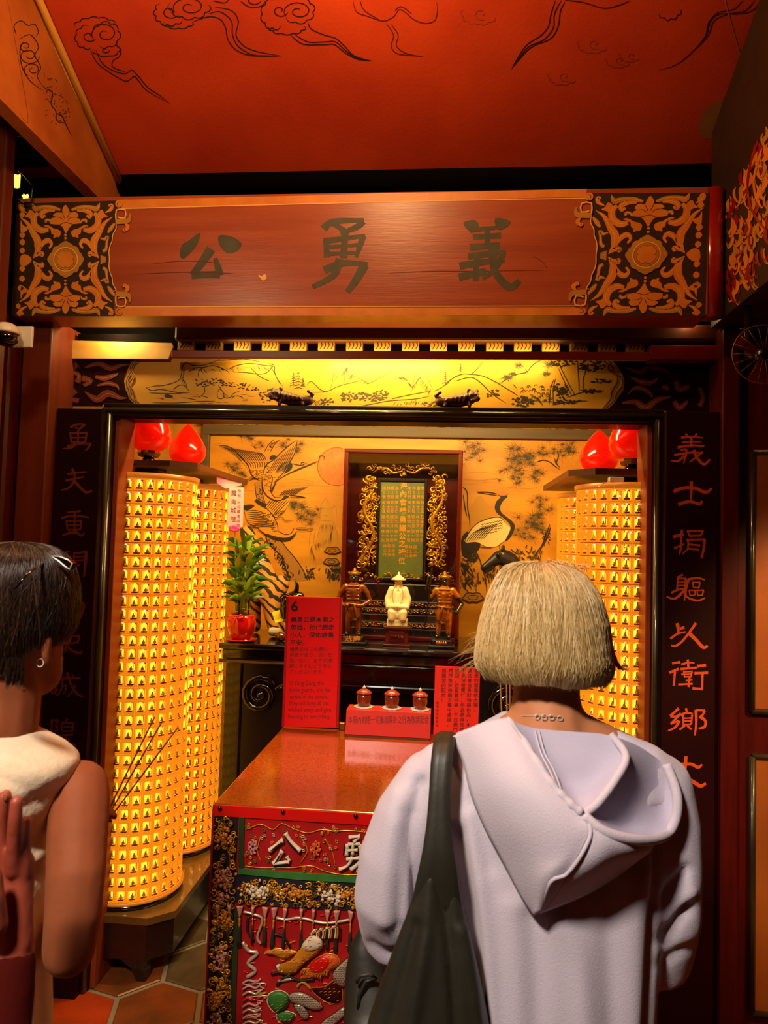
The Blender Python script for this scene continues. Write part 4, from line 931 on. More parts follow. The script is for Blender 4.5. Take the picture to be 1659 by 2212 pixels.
# standing crane
body = [(210, 1325), (260, 1220), (340, 1130), (450, 1080), (540, 1060), (600, 1070), (640, 1120), (700, 1180), (700, 1240), (640, 1300), (590, 1340), (540, 1370), (440, 1370), (330, 1320)]
neck = [(560, 820), (620, 830), (665, 840), (620, 880), (585, 950), (600, 1010), (660, 1060), (720, 1110), (740, 1160), (700, 1260), (640, 1310), (690, 1200), (690, 1140), (640, 1080), (560, 1020), (530, 960), (550, 890), (590, 850)]
crane([(body, 'mural_pale')], [(1.8, body[:7]), (1.6, [(640, 1310), (700, 1250), (735, 1180)]), (2.0, [(340, 795), (450, 795), (560, 815)]), (1.6, [(345, 800), (450, 815), (560, 830)]), (1.4, [(500, 1385), (430, 1380), (360, 1370)]), (1.4, [(580, 1340), (585, 1450)])] + [(1.5, [(230+25*i, 1320-4*i), (300+30*i, 1230-8*i), (400+24*i, 1170-6*i)]) for i in range(8)] + [(1.2, [(390+28*i, 1130-6*i+26*j), (402+28*i, 1142-6*i+26*j), (416+28*i, 1128-6*i+26*j)]) for i in range(8) for j in range(5) if j < 4 or i < 6],
  [], ZR, [neck, [(180, 1290), (240, 1330), (370, 1330), (360, 1400), (300, 1440), (270, 1490), (200, 1470), (180, 1400)], [(190, 1260), (250, 1205), (230, 1270), (195, 1310)]], [[(560, 800), (610, 785), (665, 800), (650, 830), (580, 830)]], 20, lab='standing crane with black neck and red crown')
# foot of the mural: rocks, reeds, lingzhi
p = Paint(PM, (0, -1, 0), 0.0002); p.L = 30
for (Z, x, y, n, r) in ((ZM, 1090, 1780, 26, 90), (ZM, 1350, 1780, 46, 90), (ZM, 1380, 1720, 30, 60), (ZR, 790, 1420, 12, 90), (ZR, 800, 1490, 12, 70), (ZR, 260, 1750, 60, 110), (ZR, 480, 1700, 40, 110), (ZR, 220, 1600, 50, 80), (ZR, 300, 1500, 30, 60), (ZR, 960, 1480, 24, 90), (ZR, 600, 1600, 20, 80)):
    for i in range(n):
        q = Z((x+rs.gauss(0, r*.5), y+rs.gauss(0, r*.4))); a = rs.uniform(-2.6, -0.5); l = rs.uniform(5, 13); p.stroke([q, (q[0]+l*.6*cos(a), q[1]+l*.6*sin(a)), (q[0]+l*cos(a), q[1]+l*sin(a)+1)], 2.0, 'mural_ink' if i % 3 else 'mural_grey', (0.2, 0.6), 2); p.L += .003
for (Z, cx_, cy_, rx, ry) in ((ZM, 1340, 1500, 85, 36), (ZM, 1330, 1625, 85, 36), (ZR, 300, 1905, 105, 50), (ZM, 1380, 1690, 50, 22)):
    pts = [(cx_+rx*(1+.12*sin(5*t))*cos(t), cy_+ry*(1+.12*cos(6*t))*sin(t)) for t in [i*2*pi/24 for i in range(24)]]
    p.fill([Z(q) for q in pts], 'mural_tan'); p.stroke([Z(q) for q in pts], 2.0, 'mural_ink', closed=True, k=2); p.L += .5
    p.stroke([Z((cx_+.5*rx*cos(t), cy_+.5*ry*sin(t))) for t in [i*2*pi/12 for i in range(12)]], 1.4, 'mural_ink', closed=True, k=2); p.L += .5
lines(p, [[(330, 1420), (370, 1500), (400, 1600), (430, 1700), (450, 1900)], [(560, 1600), (540, 1700), (520, 1850)], [(190, 1540), (260, 1640), (330, 1700)]], 2.0, 'mural_ink', ZR)
lines(p, [[(560, 1480), (590, 1400), (620, 1410), (640, 1450)], [(500, 1400), (540, 1360), (570, 1380)]], 2.0, 'mural_ink', ZM)
p.build('painted_reeds', mural)

# ================================================================== COUPLET CHARACTERS
PCp = PY(YC); ZC3 = zoom(5.266, 1400, 900); ZC4 = zoom(4.916, 1400, 1300)
R1 = [
 [(26, [(425, 192), (452, 228)]), (26, [(556, 192), (528, 230)]), (30, [(375, 240), (490, 228), (625, 242)]), (22, [(385, 295), (490, 286), (606, 290)]), (30, [(335, 350), (490, 328), (640, 336)]), (34, [(490, 225), (490, 345)]), (26, [(435, 368), (372, 384)]), (28, [(295, 440), (450, 412), (625, 410)]), (24, [(436, 375), (430, 450), (400, 530)]), (30, [(420, 440), (340, 505), (258, 500)]), (40, [(520, 380), (545, 450), (600, 520), (645, 540), (705, 486)]), (26, [(622, 402), (545, 462), (470, 520)])],
 [(40, [(488, 735), (494, 790), (486, 970)]), (46, [(290, 852), (400, 812), (530, 812), (655, 862), (722, 815)]), (42, [(345, 1000), (470, 965), (588, 995), (610, 955)])],
 [(40, [(285, 1368), (405, 1338)]), (30, [(385, 1285), (376, 1400), (372, 1490), (355, 1572)]), (24, [(295, 1500), (405, 1450)]), (26, [(440, 1302), (630, 1298)]), (26, [(628, 1300), (598, 1352)]), (24, [(448, 1302), (472, 1358)]), (24, [(468, 1356), (600, 1352)]), (26, [(432, 1402), (652, 1396)]), (22, [(452, 1400), (450, 1500), (382, 1568)]), (36, [(640, 1398), (632, 1500), (604, 1612)]), (26, [(460, 1452), (592, 1466)]), (24, [(458, 1502), (580, 1512)])],
 [(26, [(396, 1795), (330, 1832)]), (24, [(325, 1842), (432, 1840)]), (24, [(338, 1842), (330, 1965)]), (30, [(430, 1840), (424, 1960), (412, 2092)]), (18, [(345, 1882), (420, 1880)]), (18, [(345, 1922), (420, 1920)]), (26, [(262, 2004), (340, 1970), (432, 1950)]), (34, [(420, 1965), (310, 2068), (208, 2048)]), (30, [(455, 1852), (560, 1836), (645, 1856)]), (28, [(462, 1852), (430, 1970), (440, 2050), (560, 2092), (645, 2062)]), (20, [(502, 1884), (592, 1884)]), (20, [(505, 1884), (518, 1946)]), (20, [(588, 1884), (578, 1946)]), (20, [(516, 1946), (580, 1946)]), (18, [(462, 1976), (538, 1976)]), (18, [(466, 1976), (476, 2032)]), (18, [(534, 1976), (530, 2032)]), (18, [(474, 2032), (532, 2032)]), (18, [(552, 1976), (632, 1974)]), (18, [(556, 1976), (562, 2032)]), (20, [(628, 1976), (614, 2034)]), (18, [(560, 2032), (616, 2032)])]]
for s_ in R1: character(s_, ZC3, 5.266, PCp, (0, -1, 0), 'couplet_gold', 'character', cbr)
R2 = [
 [(40, [(308, 226), (320, 290), (318, 335)]), (26, [(236, 392), (310, 340), (398, 318)]), (34, [(340, 286), (386, 270)]), (30, [(508, 225), (440, 320), (360, 420), (290, 468), (242, 460)]), (44, [(432, 332), (510, 405), (585, 485), (632, 466)])],
 [(30, [(255, 652), (342, 640)]), (30, [(225, 752), (325, 712)]), (26, [(285, 740), (272, 892)]), (28, [(420, 612), (428, 700)]), (24, [(352, 666), (430, 645), (492, 650)]), (28, [(345, 714), (516, 700)]), (20, [(370, 742), (472, 740)]), (20, [(378, 745), (386, 792)]), (20, [(465, 745), (455, 792)]), (20, [(352, 770), (460, 768)]), (20, [(382, 796), (462, 794)]), (20, [(398, 836), (470, 828)]), (24, [(320, 878), (472, 870)]), (24, [(440, 800), (428, 905)]), (34, [(520, 684), (614, 672)]), (30, [(490, 758), (636, 752)]), (26, [(578, 755), (572, 930)]), (30, [(470, 918), (575, 926)])],
 [(32, [(325, 1132), (236, 1212)]), (26, [(236, 1216), (300, 1215), (345, 1180)]), (26, [(335, 1200), (260, 1275), (238, 1292)]), (26, [(240, 1294), (330, 1262)]), (30, [(332, 1262), (290, 1330), (212, 1370)]), (28, [(400, 1130), (412, 1168)]), (28, [(345, 1204), (410, 1178), (475, 1190)]), (22, [(372, 1205), (376, 1330)]), (22, [(466, 1200), (458, 1300)]), (18, [(380, 1236), (462, 1234)]), (18, [(380, 1266), (460, 1264)]), (20, [(378, 1302), (456, 1300)]), (24, [(332, 1358), (392, 1312)]), (24, [(412, 1312), (460, 1354)]), (32, [(506, 1146), (510, 1280), (496, 1420)]), (26, [(510, 1150), (602, 1154)]), (26, [(600, 1156), (575, 1204), (540, 1218)]), (36, [(545, 1215), (605, 1262), (600, 1325), (535, 1345)])],
 [(38, [(400, 1640), (397, 1740), (385, 1855)]), (40, [(240, 1762), (295, 1732), (450, 1722), (530, 1758), (572, 1726)]), (48, [(245, 1892), (380, 1868), (480, 1912), (555, 1955), (614, 1926)])]]
for s_ in R2: character(s_, ZC4, 4.916, PCp, (0, -1, 0), 'couplet_gold', 'character', cbr)
ZL1 = zoom(5.265, 0, 880); ZL2 = zoom(5.528, 80, 1250)
L1 = [
 [(28, [(800, 228), (880, 194), (970, 194)]), (26, [(968, 196), (905, 245)]), (22, [(855, 225), (905, 250)]), (26, [(788, 294), (1002, 290)]), (24, [(800, 294), (812, 396)]), (26, [(986, 294), (970, 396)]), (20, [(808, 346), (980, 342)]), (22, [(808, 398), (972, 394)]), (24, [(892, 255), (886, 410)]), (28, [(762, 444), (880, 418), (1040, 410)]), (28, [(1030, 415), (1010, 455), (972, 492)]), (26, [(868, 402), (825, 455), (712, 470)])],
 [(30, [(768, 764), (840, 748), (986, 734)]), (30, [(818, 698), (850, 760), (842, 830)]), (30, [(748, 832), (850, 812), (956, 790)]), (30, [(850, 820), (800, 905), (695, 945)]), (38, [(852, 842), (930, 930), (990, 968), (1050, 944)])],
 [(26, [(765, 1196), (918, 1180)]), (30, [(698, 1262), (780, 1238), (900, 1236), (1010, 1252)]), (24, [(850, 1190), (848, 1440)]), (22, [(748, 1292), (932, 1290)]), (22, [(756, 1292), (768, 1392)]), (22, [(925, 1292), (914, 1392)]), (18, [(760, 1342), (920, 1338)]), (20, [(765, 1392), (916, 1388)]), (20, [(778, 1418), (892, 1412)]), (26, [(712, 1452), (850, 1426), (928, 1458), (962, 1424)])],
 [(26, [(685, 1662), (792, 1640)]), (24, [(698, 1668), (690, 1780)]), (18, [(700, 1702), (780, 1696)]), (18, [(700, 1742), (770, 1736)]), (26, [(835, 1662), (992, 1640)]), (36, [(980, 1640), (974, 1780), (954, 1926)]), (24, [(842, 1670), (840, 1745)]), (20, [(850, 1702), (962, 1696)]), (20, [(850, 1742), (962, 1736)]), (26, [(818, 1802), (916, 1796)]), (24, [(860, 1792), (854, 1888)])]]
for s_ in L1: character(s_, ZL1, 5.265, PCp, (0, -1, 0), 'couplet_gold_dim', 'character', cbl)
L2 = [
 [(40, [(300, 210), (415, 205), (536, 205)]), (28, [(280, 300), (420, 292), (562, 286)]), (30, [(430, 285), (424, 380), (405, 472)]), (34, [(556, 290), (558, 350), (525, 466)]), (28, [(300, 300), (292, 470)])],
 [(26, [(260, 640), (352, 640)]), (24, [(270, 692), (350, 690)]), (24, [(312, 690), (306, 870)]), (24, [(345, 690), (342, 880)]), (24, [(262, 862), (340, 840)]), (30, [(368, 692), (516, 680)]), (30, [(508, 690), (484, 765)]), (26, [(490, 762), (380, 772)]), (38, [(374, 700), (374, 825), (505, 892), (538, 866)])],
 [(28, [(150, 1262), (260, 1250)]), (28, [(232, 1170), (222, 1380)]), (24, [(170, 1370), (255, 1318)]), (34, [(288, 1194), (522, 1185)]), (28, [(302, 1200), (300, 1300), (240, 1402)]), (24, [(310, 1284), (352, 1270)]), (24, [(350, 1272), (342, 1330), (318, 1372)]), (38, [(362, 1118), (392, 1225), (465, 1360), (552, 1412)]), (26, [(464, 1272), (425, 1340), (358, 1412)]), (24, [(420, 1152), (448, 1182)])],
 [(28, [(176, 1680), (172, 1960)]), (24, [(178, 1692), (256, 1690)]), (24, [(254, 1692), (220, 1752)]), (26, [(220, 1750), (250, 1795), (196, 1835)]), (24, [(365, 1668), (335, 1720)]), (26, [(285, 1724), (448, 1720)]), (22, [(290, 1724), (302, 1822)]), (26, [(438, 1724), (420, 1822)]), (18, [(300, 1772), (420, 1770)]), (20, [(300, 1822), (420, 1820)]), (26, [(268, 1874), (432, 1862)]), (22, [(285, 1922), (405, 1920)]), (22, [(350, 1860), (350, 1975)]), (34, [(222, 1982), (350, 1964), (474, 1985)])]]
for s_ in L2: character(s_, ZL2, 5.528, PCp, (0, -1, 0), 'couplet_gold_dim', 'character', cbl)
# ================================================================== LANTERN TOWERS
NC, NR, TR, CH = 28, 32, 0.19, 0.0497
CW = 2*pi*TR/NC; ZT0 = 0.262
def cell_mb():
    # local frame: x across, y outward is -y (front), z up; back plane at y=0.010
    b = MB(); w, h, f = CW/2*0.955, CH/2*0.940, 0.0040
    def fr(x0, x1, z0, z1, y0=-0.010, y1=0.012): b.box(x0, x1, y0, y1, z0, z1, 'amber')
    fr(-w, w, h-f*1.3, h); fr(-w, w, -h, -h+f*1.3); fr(-w, -w+f, -h+f*1.3, h-f*1.3); fr(w-f, w, -h+f*1.3, h-f*1.3)
    b.add([(-w, .011, -h), (w, .011, -h), (w, .011, h), (-w, .011, h)], [(0, 1, 2, 3)], 'amber_in')
    # arched glowing window behind the figure
    a = 0.0105; pts = [(-a, -h*0.52), (a, -h*0.52)] + [(a*cos(t), 0.006+a*0.9*sin(t)) for t in [pi*i/8 for i in range(9)]]
    tri = tessellate_polygon([[Vector((p[0], p[1], 0)) for p in pts]])
    b.add([(p[0], .0102, p[1]) for p in pts], [tuple(t) for t in tri], 'glow')
    # name plate below
    b.box(-0.0105, 0.0105, -0.0055, 0.004, -h+f*1.3, -h*0.50, 'cell_label')
    b.box(-0.0125, 0.0125, -0.0068, 0.004, -h*0.50, -h*0.44, 'amber_in')
    b.ellip((0, 0.002, h-f*1.3-0.0012), (0.0042, 0.003, 0.0016), 'led', 6, 4)
    return b
def figure_mb():
    b = MB(); h = CH/2; z0 = -h*0.48
    b.lathe([(0.0072, z0), (0.0078, z0+0.002), (0.0046, z0+0.0045), (0.0044, z0+0.009), (0.0026, z0+0.0115), (0.0008, z0+0.0120)], (0, -0.0002, 0), 'buddha', 7)
    b.ellip((0, -0.0002, z0+0.0140), (0.0024, 0.0022, 0.0028), 'buddha', 6, 5)
    b.ellip((-0.0045, -0.002, z0+0.0055), (0.0016, 0.0016, 0.0042), 'white_china', 5, 4); b.ellip((0.0045, -0.002, z0+0.0055), (0.0016, 0.0016, 0.0042), 'white_china', 5, 4)
    return b
_cm = cell_mb().build('lantern_cell'); _fm = figure_mb().build('buddha_figure')
cell_me, fig_me = _cm.data, _fm.data
bpy.data.objects.remove(_cm); bpy.data.objects.remove(_fm)
def tower(cx, cy, label, limit, rmin, rmax, whites=()):
    t = empty('lantern_tower', (cx, cy, ZT0-0.03), label, 'lantern tower', 'glowing lantern towers in the shrine')
    b = MB(); H = NR*CH
    b.lathe([(TR-0.018, 0), (TR-0.018, H)], (cx, cy, ZT0), 'tower_core', 28, False); part('core', b, t)
    b = MB(); b.lathe([(TR-0.01, ZT0-0.03), (TR+0.004, ZT0-0.028), (TR+0.004, ZT0-0.012), (TR-0.012, ZT0-0.012)], (cx, cy, 0), 'black_lacquer', 40); part('plinth', b, t)
    b = MB(); b.lathe([(TR-0.02, ZT0-0.012), (TR+0.006, ZT0-0.011), (TR+0.006, ZT0-0.002), (TR-0.02, ZT0)], (cx, cy, 0), 'amber_cap', 40); part('bottom_ring', b, t)
    zt_ = ZT0+H
    b = MB(); b.lathe([(TR-0.03, zt_), (TR+0.004, zt_), (TR+0.006, zt_+0.02), (TR-0.03, zt_+0.022)], (cx, cy, 0), 'amber_cap', 40); part('top_ring', b, t)
    fa = atan2(CAM.y-cy, CAM.x-cx)
    order = []
    for c in range(NC):
        a = 2*pi*c/NC+fa
        for r in range(NR): order.append((abs((a-fa+pi) % (2*pi)-pi), c, r))
    vis = [(d, c, r) for d, c, r in order if d < radians(82) and rmin <= r < rmax]
    vis.sort(key=lambda q: (q[0] > radians(66), -q[2] if rmax < NR else q[0])); vis = vis[:limit]
    vset = {(c, r) for _, c, r in vis}
    tl = t.location
    st = MB()
    for _, c, r in order:
        a = 2*pi*c/NC+fa; z = ZT0+(r+0.5)*CH
        p = Vector((cx+(TR-0.008)*cos(a), cy+(TR-0.008)*sin(a), z)); rot = a+pi/2
        if (c, r) in vset:
            o = bpy.data.objects.new('lantern_cell', cell_me); COL.objects.link(o); o.parent = t; o.location = p-tl; o.rotation_euler = (0, 0, rot)
            g = bpy.data.objects.new('buddha_figure', fig_me); COL.objects.link(g); g.parent = o
            if (c, r) in whites:
                pass
        else:
            M = Matrix.Translation(p) @ Matrix.Rotation(rot, 4, 'Z'); w, h = CW/2*.955, CH/2*.955
            q = lambda x, y, z: M @ Vector((x, y, z))
            st.add([q(-w, -.004, -h), q(w, -.004, -h), q(w, -.004, h), q(-w, -.004, h), q(-w, .014, -h), q(w, .014, -h), q(w, .014, h), q(-w, .014, h)], [(0, 1, 2, 3), (0, 4, 5, 1), (2, 6, 7, 3), (1, 5, 6, 2), (3, 7, 4, 0)], 'amber')
            st.add([q(-w*.86, -.0042, -h*.86), q(w*.86, -.0042, -h*.86), q(w*.86, -.0042, h*.86), q(-w*.86, -.0042, h*.86)], [(0, 1, 2, 3)], 'amber_in')
            a_ = 0.0092; st.add([q(-a_, -.0045, -h*.5), q(a_, -.0045, -h*.5), q(a_, -.0045, .013), q(-a_, -.0045, .013)], [(0, 1, 2, 3)], 'glow')
            st.add([q(-a_, -.0047, -h*.9), q(a_, -.0047, -h*.9), q(a_, -.0047, -h*.52), q(-a_, -.0047, -h*.52)], [(0, 1, 2, 3)], 'cell_label')
    part('far_cells', st, t, kind='stuff')
    # clear plastic guard strip
    return t
XT0, XT1, YT0, YT1 = -0.995, 0.905, 2.80, 3.24
tower(XT0, YT0, 'glowing amber lantern tower beside the left couplet post, front of its pair', 300, 0, NR)
tower(XT0, YT1, 'glowing amber lantern tower next to the potted bamboo', 300, 0, NR)
tower(XT1, YT0, 'glowing amber lantern tower beside the right couplet post, front of its pair', 300, 8, NR)
tower(XT1, YT1, 'glowing amber lantern tower next to the black horse head', 190, 18, NR)
def chamfered(xi, xo, y0, y1, c):
    # plan polygon, xi inner side (towards centre), xo outer
    s = 1 if xi > xo else -1
    return [(xo, y0), (xi-s*c, y0), (xi, y0+c*0.85), (xi, y1), (xo, y1)]
def base(xi, xo, label):
    t = empty('tower_plinth', ((xi+xo)/2, 2.9, 0), label, 'plinth', 'plinths under the lantern towers')
    s = 1 if xi > xo else -1
    b = MB(); b.prism(chamfered(xi, xo, 2.582, 3.5, 0.08), 0.205, 0.231, 'base_top', 'z'); part('top_slab', b, t)
    b = MB(); b.prism(chamfered(xi-s*0.006, xo, 2.588, 3.49, 0.08), 0.075, 0.205, 'dark_stone', 'z'); part('apron', b, t)
    def foot(x, y, sx):
        b = MB(); b.prism([(x, 0.075), (x+sx*0.10, 0.075), (x+sx*0.055, 0.045), (x+sx*0.03, 0.0), (x-sx*0.005, 0.0)], y, y+0.05, 'dark_stone'); part('foot', b, t)
    foot(xi-s*0.085, 2.592, -s); foot(xi-s*0.01, 3.42, -s); foot(xo+s*0.01, 2.592, s); foot(xo+s*0.01, 3.42, s)
base(-0.76, -1.30, 'dark stepped plinth under the left pair of lantern towers')
base(0.67, 1.24, 'dark stepped plinth under the right pair of lantern towers')
ztw = ZT0+NR*CH+0.022
def shelf(xi, xo, label, z):
    s = 1 if xi > xo else -1
    t = empty('canopy_board', ((xi+xo)/2, 2.9, z), label, 'shelf', 'canopy boards on the lantern towers')
    b = MB(); b.prism(chamfered(xi, xo, 2.66, 3.44, 0.085), z, z+0.024, 'board_wood', 'z'); part('board', b, t)
    for y in (YT0, YT1):
        b = MB(); xc_ = XT0 if s > 0 else XT1; b.box(xc_-0.05, xc_+0.05, y-0.05, y+0.05, ztw+0.0006, z-0.0004, 'black_lacquer', 0.004); part('support', b, t)
    return t
ZS = ztw+0.028
shelf(-0.775, -1.30, 'brown wooden canopy board over the left lantern towers', ZS)
shelf(0.672, 1.24, 'brown wooden canopy board over the right lantern towers', ZS)
def lotus(cx, cy, label, r=0.086):
    z = ZS+0.024; t = empty('red_lamp', (cx, cy, z), label, 'lamp', 'red lotus bud lamps')
    b = MB(); b.lathe([(0.030, z), (0.026, z+0.012), (0.020, z+0.018)], (cx, cy, 0), 'black_lacquer', 16); part('foot', b, t)
    b = MB(); b.lathe([(0.020, z+0.018), (0.040, z+0.024), (0.046, z+0.036), (0.044, z+0.046)], (cx, cy, 0), 'brass', 10, False); part('holder', b, t)
    prof = []
    for i in range(26):
        u = i/25; prof.append((max(r*sin(pi*u**.66)**.82 if 0 < u < 1 else 0, .0006), z+0.036+r*2.35*u))
    prof[0] = (0.03, z+0.036)
    b = MB(); b.lathe(prof, (cx, cy, 0), 'lotus_red', 32); part('shade', b, t)
lotus(XT0+0.01, YT0-0.05, 'shiny red bud lamp over the front left lantern tower')
lotus(-1.005, YT1-0.02, 'shiny red bud lamp behind on the left canopy board')
lotus(XT1+0.005, YT0-0.05, 'shiny red bud lamp over the front right lantern tower')
lotus(0.885, YT1-0.02, 'shiny red bud lamp behind on the right canopy board')
# string of tiny white lights hanging on the right tower
rs = random.Random(4)
t = empty('fairy_lights', (XT1, YT0-TR, ZT0+NR*CH-0.6), 'thin string of tiny white lights hanging down the right front tower', 'string lights')
pts = [onY(x, y, 2.585) for x, y in ((1290, 1052), (1310, 1044), (1335, 1060), (1345, 1085), (1350, 1110), (1358, 1150), (1345, 1190), (1352, 1240), (1362, 1330), (1350, 1420), (1360, 1480), (1352, 1560))]
pts = [Vector(q) for q in crom(pts, 6)]
b = MB(); b.tube(pts, 0.0007, 'clear', 5); part('wire', b, t)
for i in range(0, len(pts), 5):
    b = MB(); b.ellip(pts[i]+Vector((rs.uniform(-.006, .006), -0.004, 0)), (0.0028,)*3, 'led_white' if i in (15, 20, 30) else 'white_china', 8, 6); part('bulb', b, t)
b = MB(); b.box(X_(1318, 1035, 2.62), X_(1350, 1035, 2.62), 2.63, 2.67, ztw+0.0005, ztw+0.018, 'white_china', 0.003)
o = based('plug_strip', b, 'small pale plug strip on top of the right front tower', 'plug strip')
# ================================================================== ALTAR
AZ, AY = Z_(760, 1400, 3.13), 3.13
alt = empty('altar_table', (-0.045, 3.4, 0), 'long black lacquered altar table with carved spiral panels', 'altar')
xa0, xa1 = -0.79, 0.70
b = MB(); b.box(xa0, xa1, AY, 3.68, AZ-0.028, AZ, 'black_lacquer', 0.008); part('top', b, alt)
b = MB(); b.box(xa0+0.01, xa1-0.01, AY+0.025, AY+0.05, AZ-0.075, AZ-0.028, 'black_lacquer', 0.006); b.tube([(xa0, AY+0.02, AZ-0.082), (xa1, AY+0.02, AZ-0.082)], 0.009, 'black_lacquer', 10); part('moulding', b, alt)
b = MB(); b.box(-0.42, 0.33, AY+0.06, AY+0.08, AZ-0.30, AZ-0.085, 'black_lacquer', 0.004); b.box(-0.42, 0.33, AY+0.03, AY+0.07, AZ-0.195, AZ-0.165, 'black_lacquer', 0.008); part('apron', b, alt)
b = MB(); b.box(-0.42, 0.33, AY+0.16, AY+0.18, 0.1, AZ-0.30, 'red_wood'); part('back_panel', b, alt)
for (x0, x1) in ((xa0+0.02, -0.42), (0.33, xa1-0.02)):
    b = MB(); b.box(x0, x1, AY+0.055, AY+0.085, 0.25, AZ-0.09, 'blackwood', 0.005); pn = part('side_panel', b, alt)
    xc = (x0+x1)/2-0.01; zc = onY(545, 1500, AY+0.05).z; R_ = 0.085
    b = MB(); q = [(xc+R_*(1-0.9*i/30)*cos(0.6+4.2*pi*i/30), AY+0.045, zc+R_*(1-0.9*i/30)*sin(0.6+4.2*pi*i/30)) for i in range(31)]
    b.tube(q, [0.006]+[0.017*(1-0.55*i/30) for i in range(1, 31)], 'black_lacquer', 10)
    b.ellip((xc, AY+0.04, zc), (0.014, 0.014, 0.014), 'black_lacquer')
    for k in range(4): b.cap([(xc+R_*.9+.012*k, AY+.045, zc+.03+.008*k, .010-.001*k), (xc+R_*.9+.02+.012*k, AY+.045, zc+.05-.012*k, .006)], 'black_lacquer', 8)
    part('spiral_carving', b, pn)
for x in (xa0+0.07, -0.42, 0.33, xa1-0.07):
    for y in (AY+0.07, 3.62): b = MB(); b.box(x-0.03, x+0.03, y-0.03, y+0.03, 0, AZ-0.03, 'blackwood', 0.006); part('leg', b, alt)
# ------------------------------------------------------------------ spirit tablet in a glazed case
CYF, CYB = 3.44, 3.66
cx0, cx1 = X_(743, 1000, CYF), X_(1000, 1000, CYF); ct = Z_(870, 970, CYF); cc = (cx0+cx1)/2
case = empty('tablet_case', (cc, 3.55, AZ), 'tall dark red glazed case with a gilded green spirit tablet inside', 'shrine case')
b = MB(); fw_ = 0.022
b.box(cx0, cx0+fw_, CYF, CYF+0.03, AZ, ct, 'case_red', 0.006); b.box(cx1-fw_, cx1, CYF, CYF+0.03, AZ, ct, 'case_red', 0.006); b.box(cx0, cx1, CYF-0.001, CYF+0.031, ct-fw_, ct, 'case_red', 0.006); b.box(cx0, cx1, CYF, CYF+0.03, AZ, AZ+0.02, 'case_red', 0.004)
part('frame', b, case)
b = MB(); b.box(cx0+0.003, cx1-0.003, CYB-0.01, CYB, AZ, ct-0.003, 'case_red'); b.box(cx0+0.003, cx0+0.012, CYF+0.03, CYB, AZ, ct-0.003, 'case_red'); b.box(cx1-0.012, cx1-0.003, CYF+0.03, CYB, AZ, ct-0.003, 'case_red'); b.box(cx0, cx1, CYF+0.03, CYB, ct-0.01, ct-0.002, 'case_red'); part('cabinet', b, case)
gm = bpy.data.materials.new('pane_glass'); gm.use_nodes = True; nt = gm.node_tree; nt.nodes.clear()
o_ = nt.nodes.new('ShaderNodeOutputMaterial'); mx = nt.nodes.new('ShaderNodeMixShader'); tr_ = nt.nodes.new('ShaderNodeBsdfTransparent'); gl = nt.nodes.new('ShaderNodeBsdfGlossy'); gl.inputs['Roughness'].default_value = 0.02
mx.inputs[0].default_value = 0.05; nt.links.new(tr_.outputs[0], mx.inputs[1]); nt.links.new(gl.outputs[0], mx.inputs[2]); nt.links.new(mx.outputs[0], o_.inputs[0]); MATS['pane_glass'] = gm
b = MB(); b.box(cx0+fw_, cx1-fw_, CYF+0.012, CYF+0.015, AZ+0.02, ct-fw_, 'pane_glass'); part('glass_pane', b, case)
TY = 3.53; PT = PY(TY)
tb = empty('spirit_tablet', (cc, TY+0.03, AZ), 'upright green spirit tablet with gold name columns in carved gilt surround', 'tablet')
gz0, gz1 = Z_(868, 1248, TY), Z_(868, 1040, TY); gx0, gx1 = X_(820, 1140, TY), X_(915, 1140, TY)
b = MB(); b.box(gx0, gx1, TY, TY+0.02, gz0, gz1, 'tablet_green'); pan = part('panel', b, tb)
b = MB(); e = 0.014
for (x0, x1, z0, z1) in ((gx0-e, gx0, gz0-e, gz1+e), (gx1, gx1+e, gz0-e, gz1+e), (gx0, gx1, gz1, gz1+e), (gx0, gx1, gz0-e, gz0)): b.box(x0, x1, TY-0.012, TY+0.025, z0, z1, 'blackwood', 0.003)
part('border', b, tb)
ZT = zoom(4.879, 700, 940)
big = '海內會義勇諸公之祿位'; ys = [540, 625, 715, 805, 895, 985, 1070, 1150, 1240, 1330]
for ch, y in zip(big, ys):
    q = ZT((840-(y-540)*0.025, y)); text(PT, (0, -1, 0), ch, q[0]-8, q[1]-8, 15.5, 'text_gold', pan, 'gilt_character', bold=0.02)
names = '林士佐盧士軒林士遠李紅日高士達蔡士晉林士茂陳士春林士富陳士元李士智吳元利陳士仁黃士堅陳士有盧士貴石主德林士文張士益蔡朝天張士光陳士月魯士耳陳士順陳士合林天良張士餘陳士塔陳士年林士訓陳士建周士忠'
k = 0
cols = [(1042, 560), (995, 560), (948, 560), (902, 560), (768, 560), (722, 560), (680, 560), (632, 560)]
for rrow in range(4):
    for (cx_, cy_) in cols:
        b = MB(); y0 = cy_+rrow*152; nm = names[(k*3) % 93:(k*3) % 93+3]; k += 1
        for j, ch in enumerate(nm):
            q = ZT((cx_-(y0-560)*0.025, y0+j*46)); tmb = text(PT, (0, -1, 0), ch, q[0]-4.2, q[1]-4, 8.4, 'text_gold', None); b.add(tmb.v, tmb.f, 'text_gold')
        b.build('name_column', pan)
for (cx_, cy_) in ((975, 1180), (928, 1180), (885, 1180), (745, 1170), (702, 1170), (655, 1170)):
    b = MB()
    for j in range(3):
        q = ZT((cx_-15, cy_+j*46)); tmb = text(PT, (0, -1, 0), names[(k*3+j) % 93], q[0]-4.2, q[1]-4, 8.4, 'text_gold', None); b.add(tmb.v, tmb.f, 'text_gold')
    k += 1; b.build('name_column', pan)
rs = random.Random(21); b = MB()
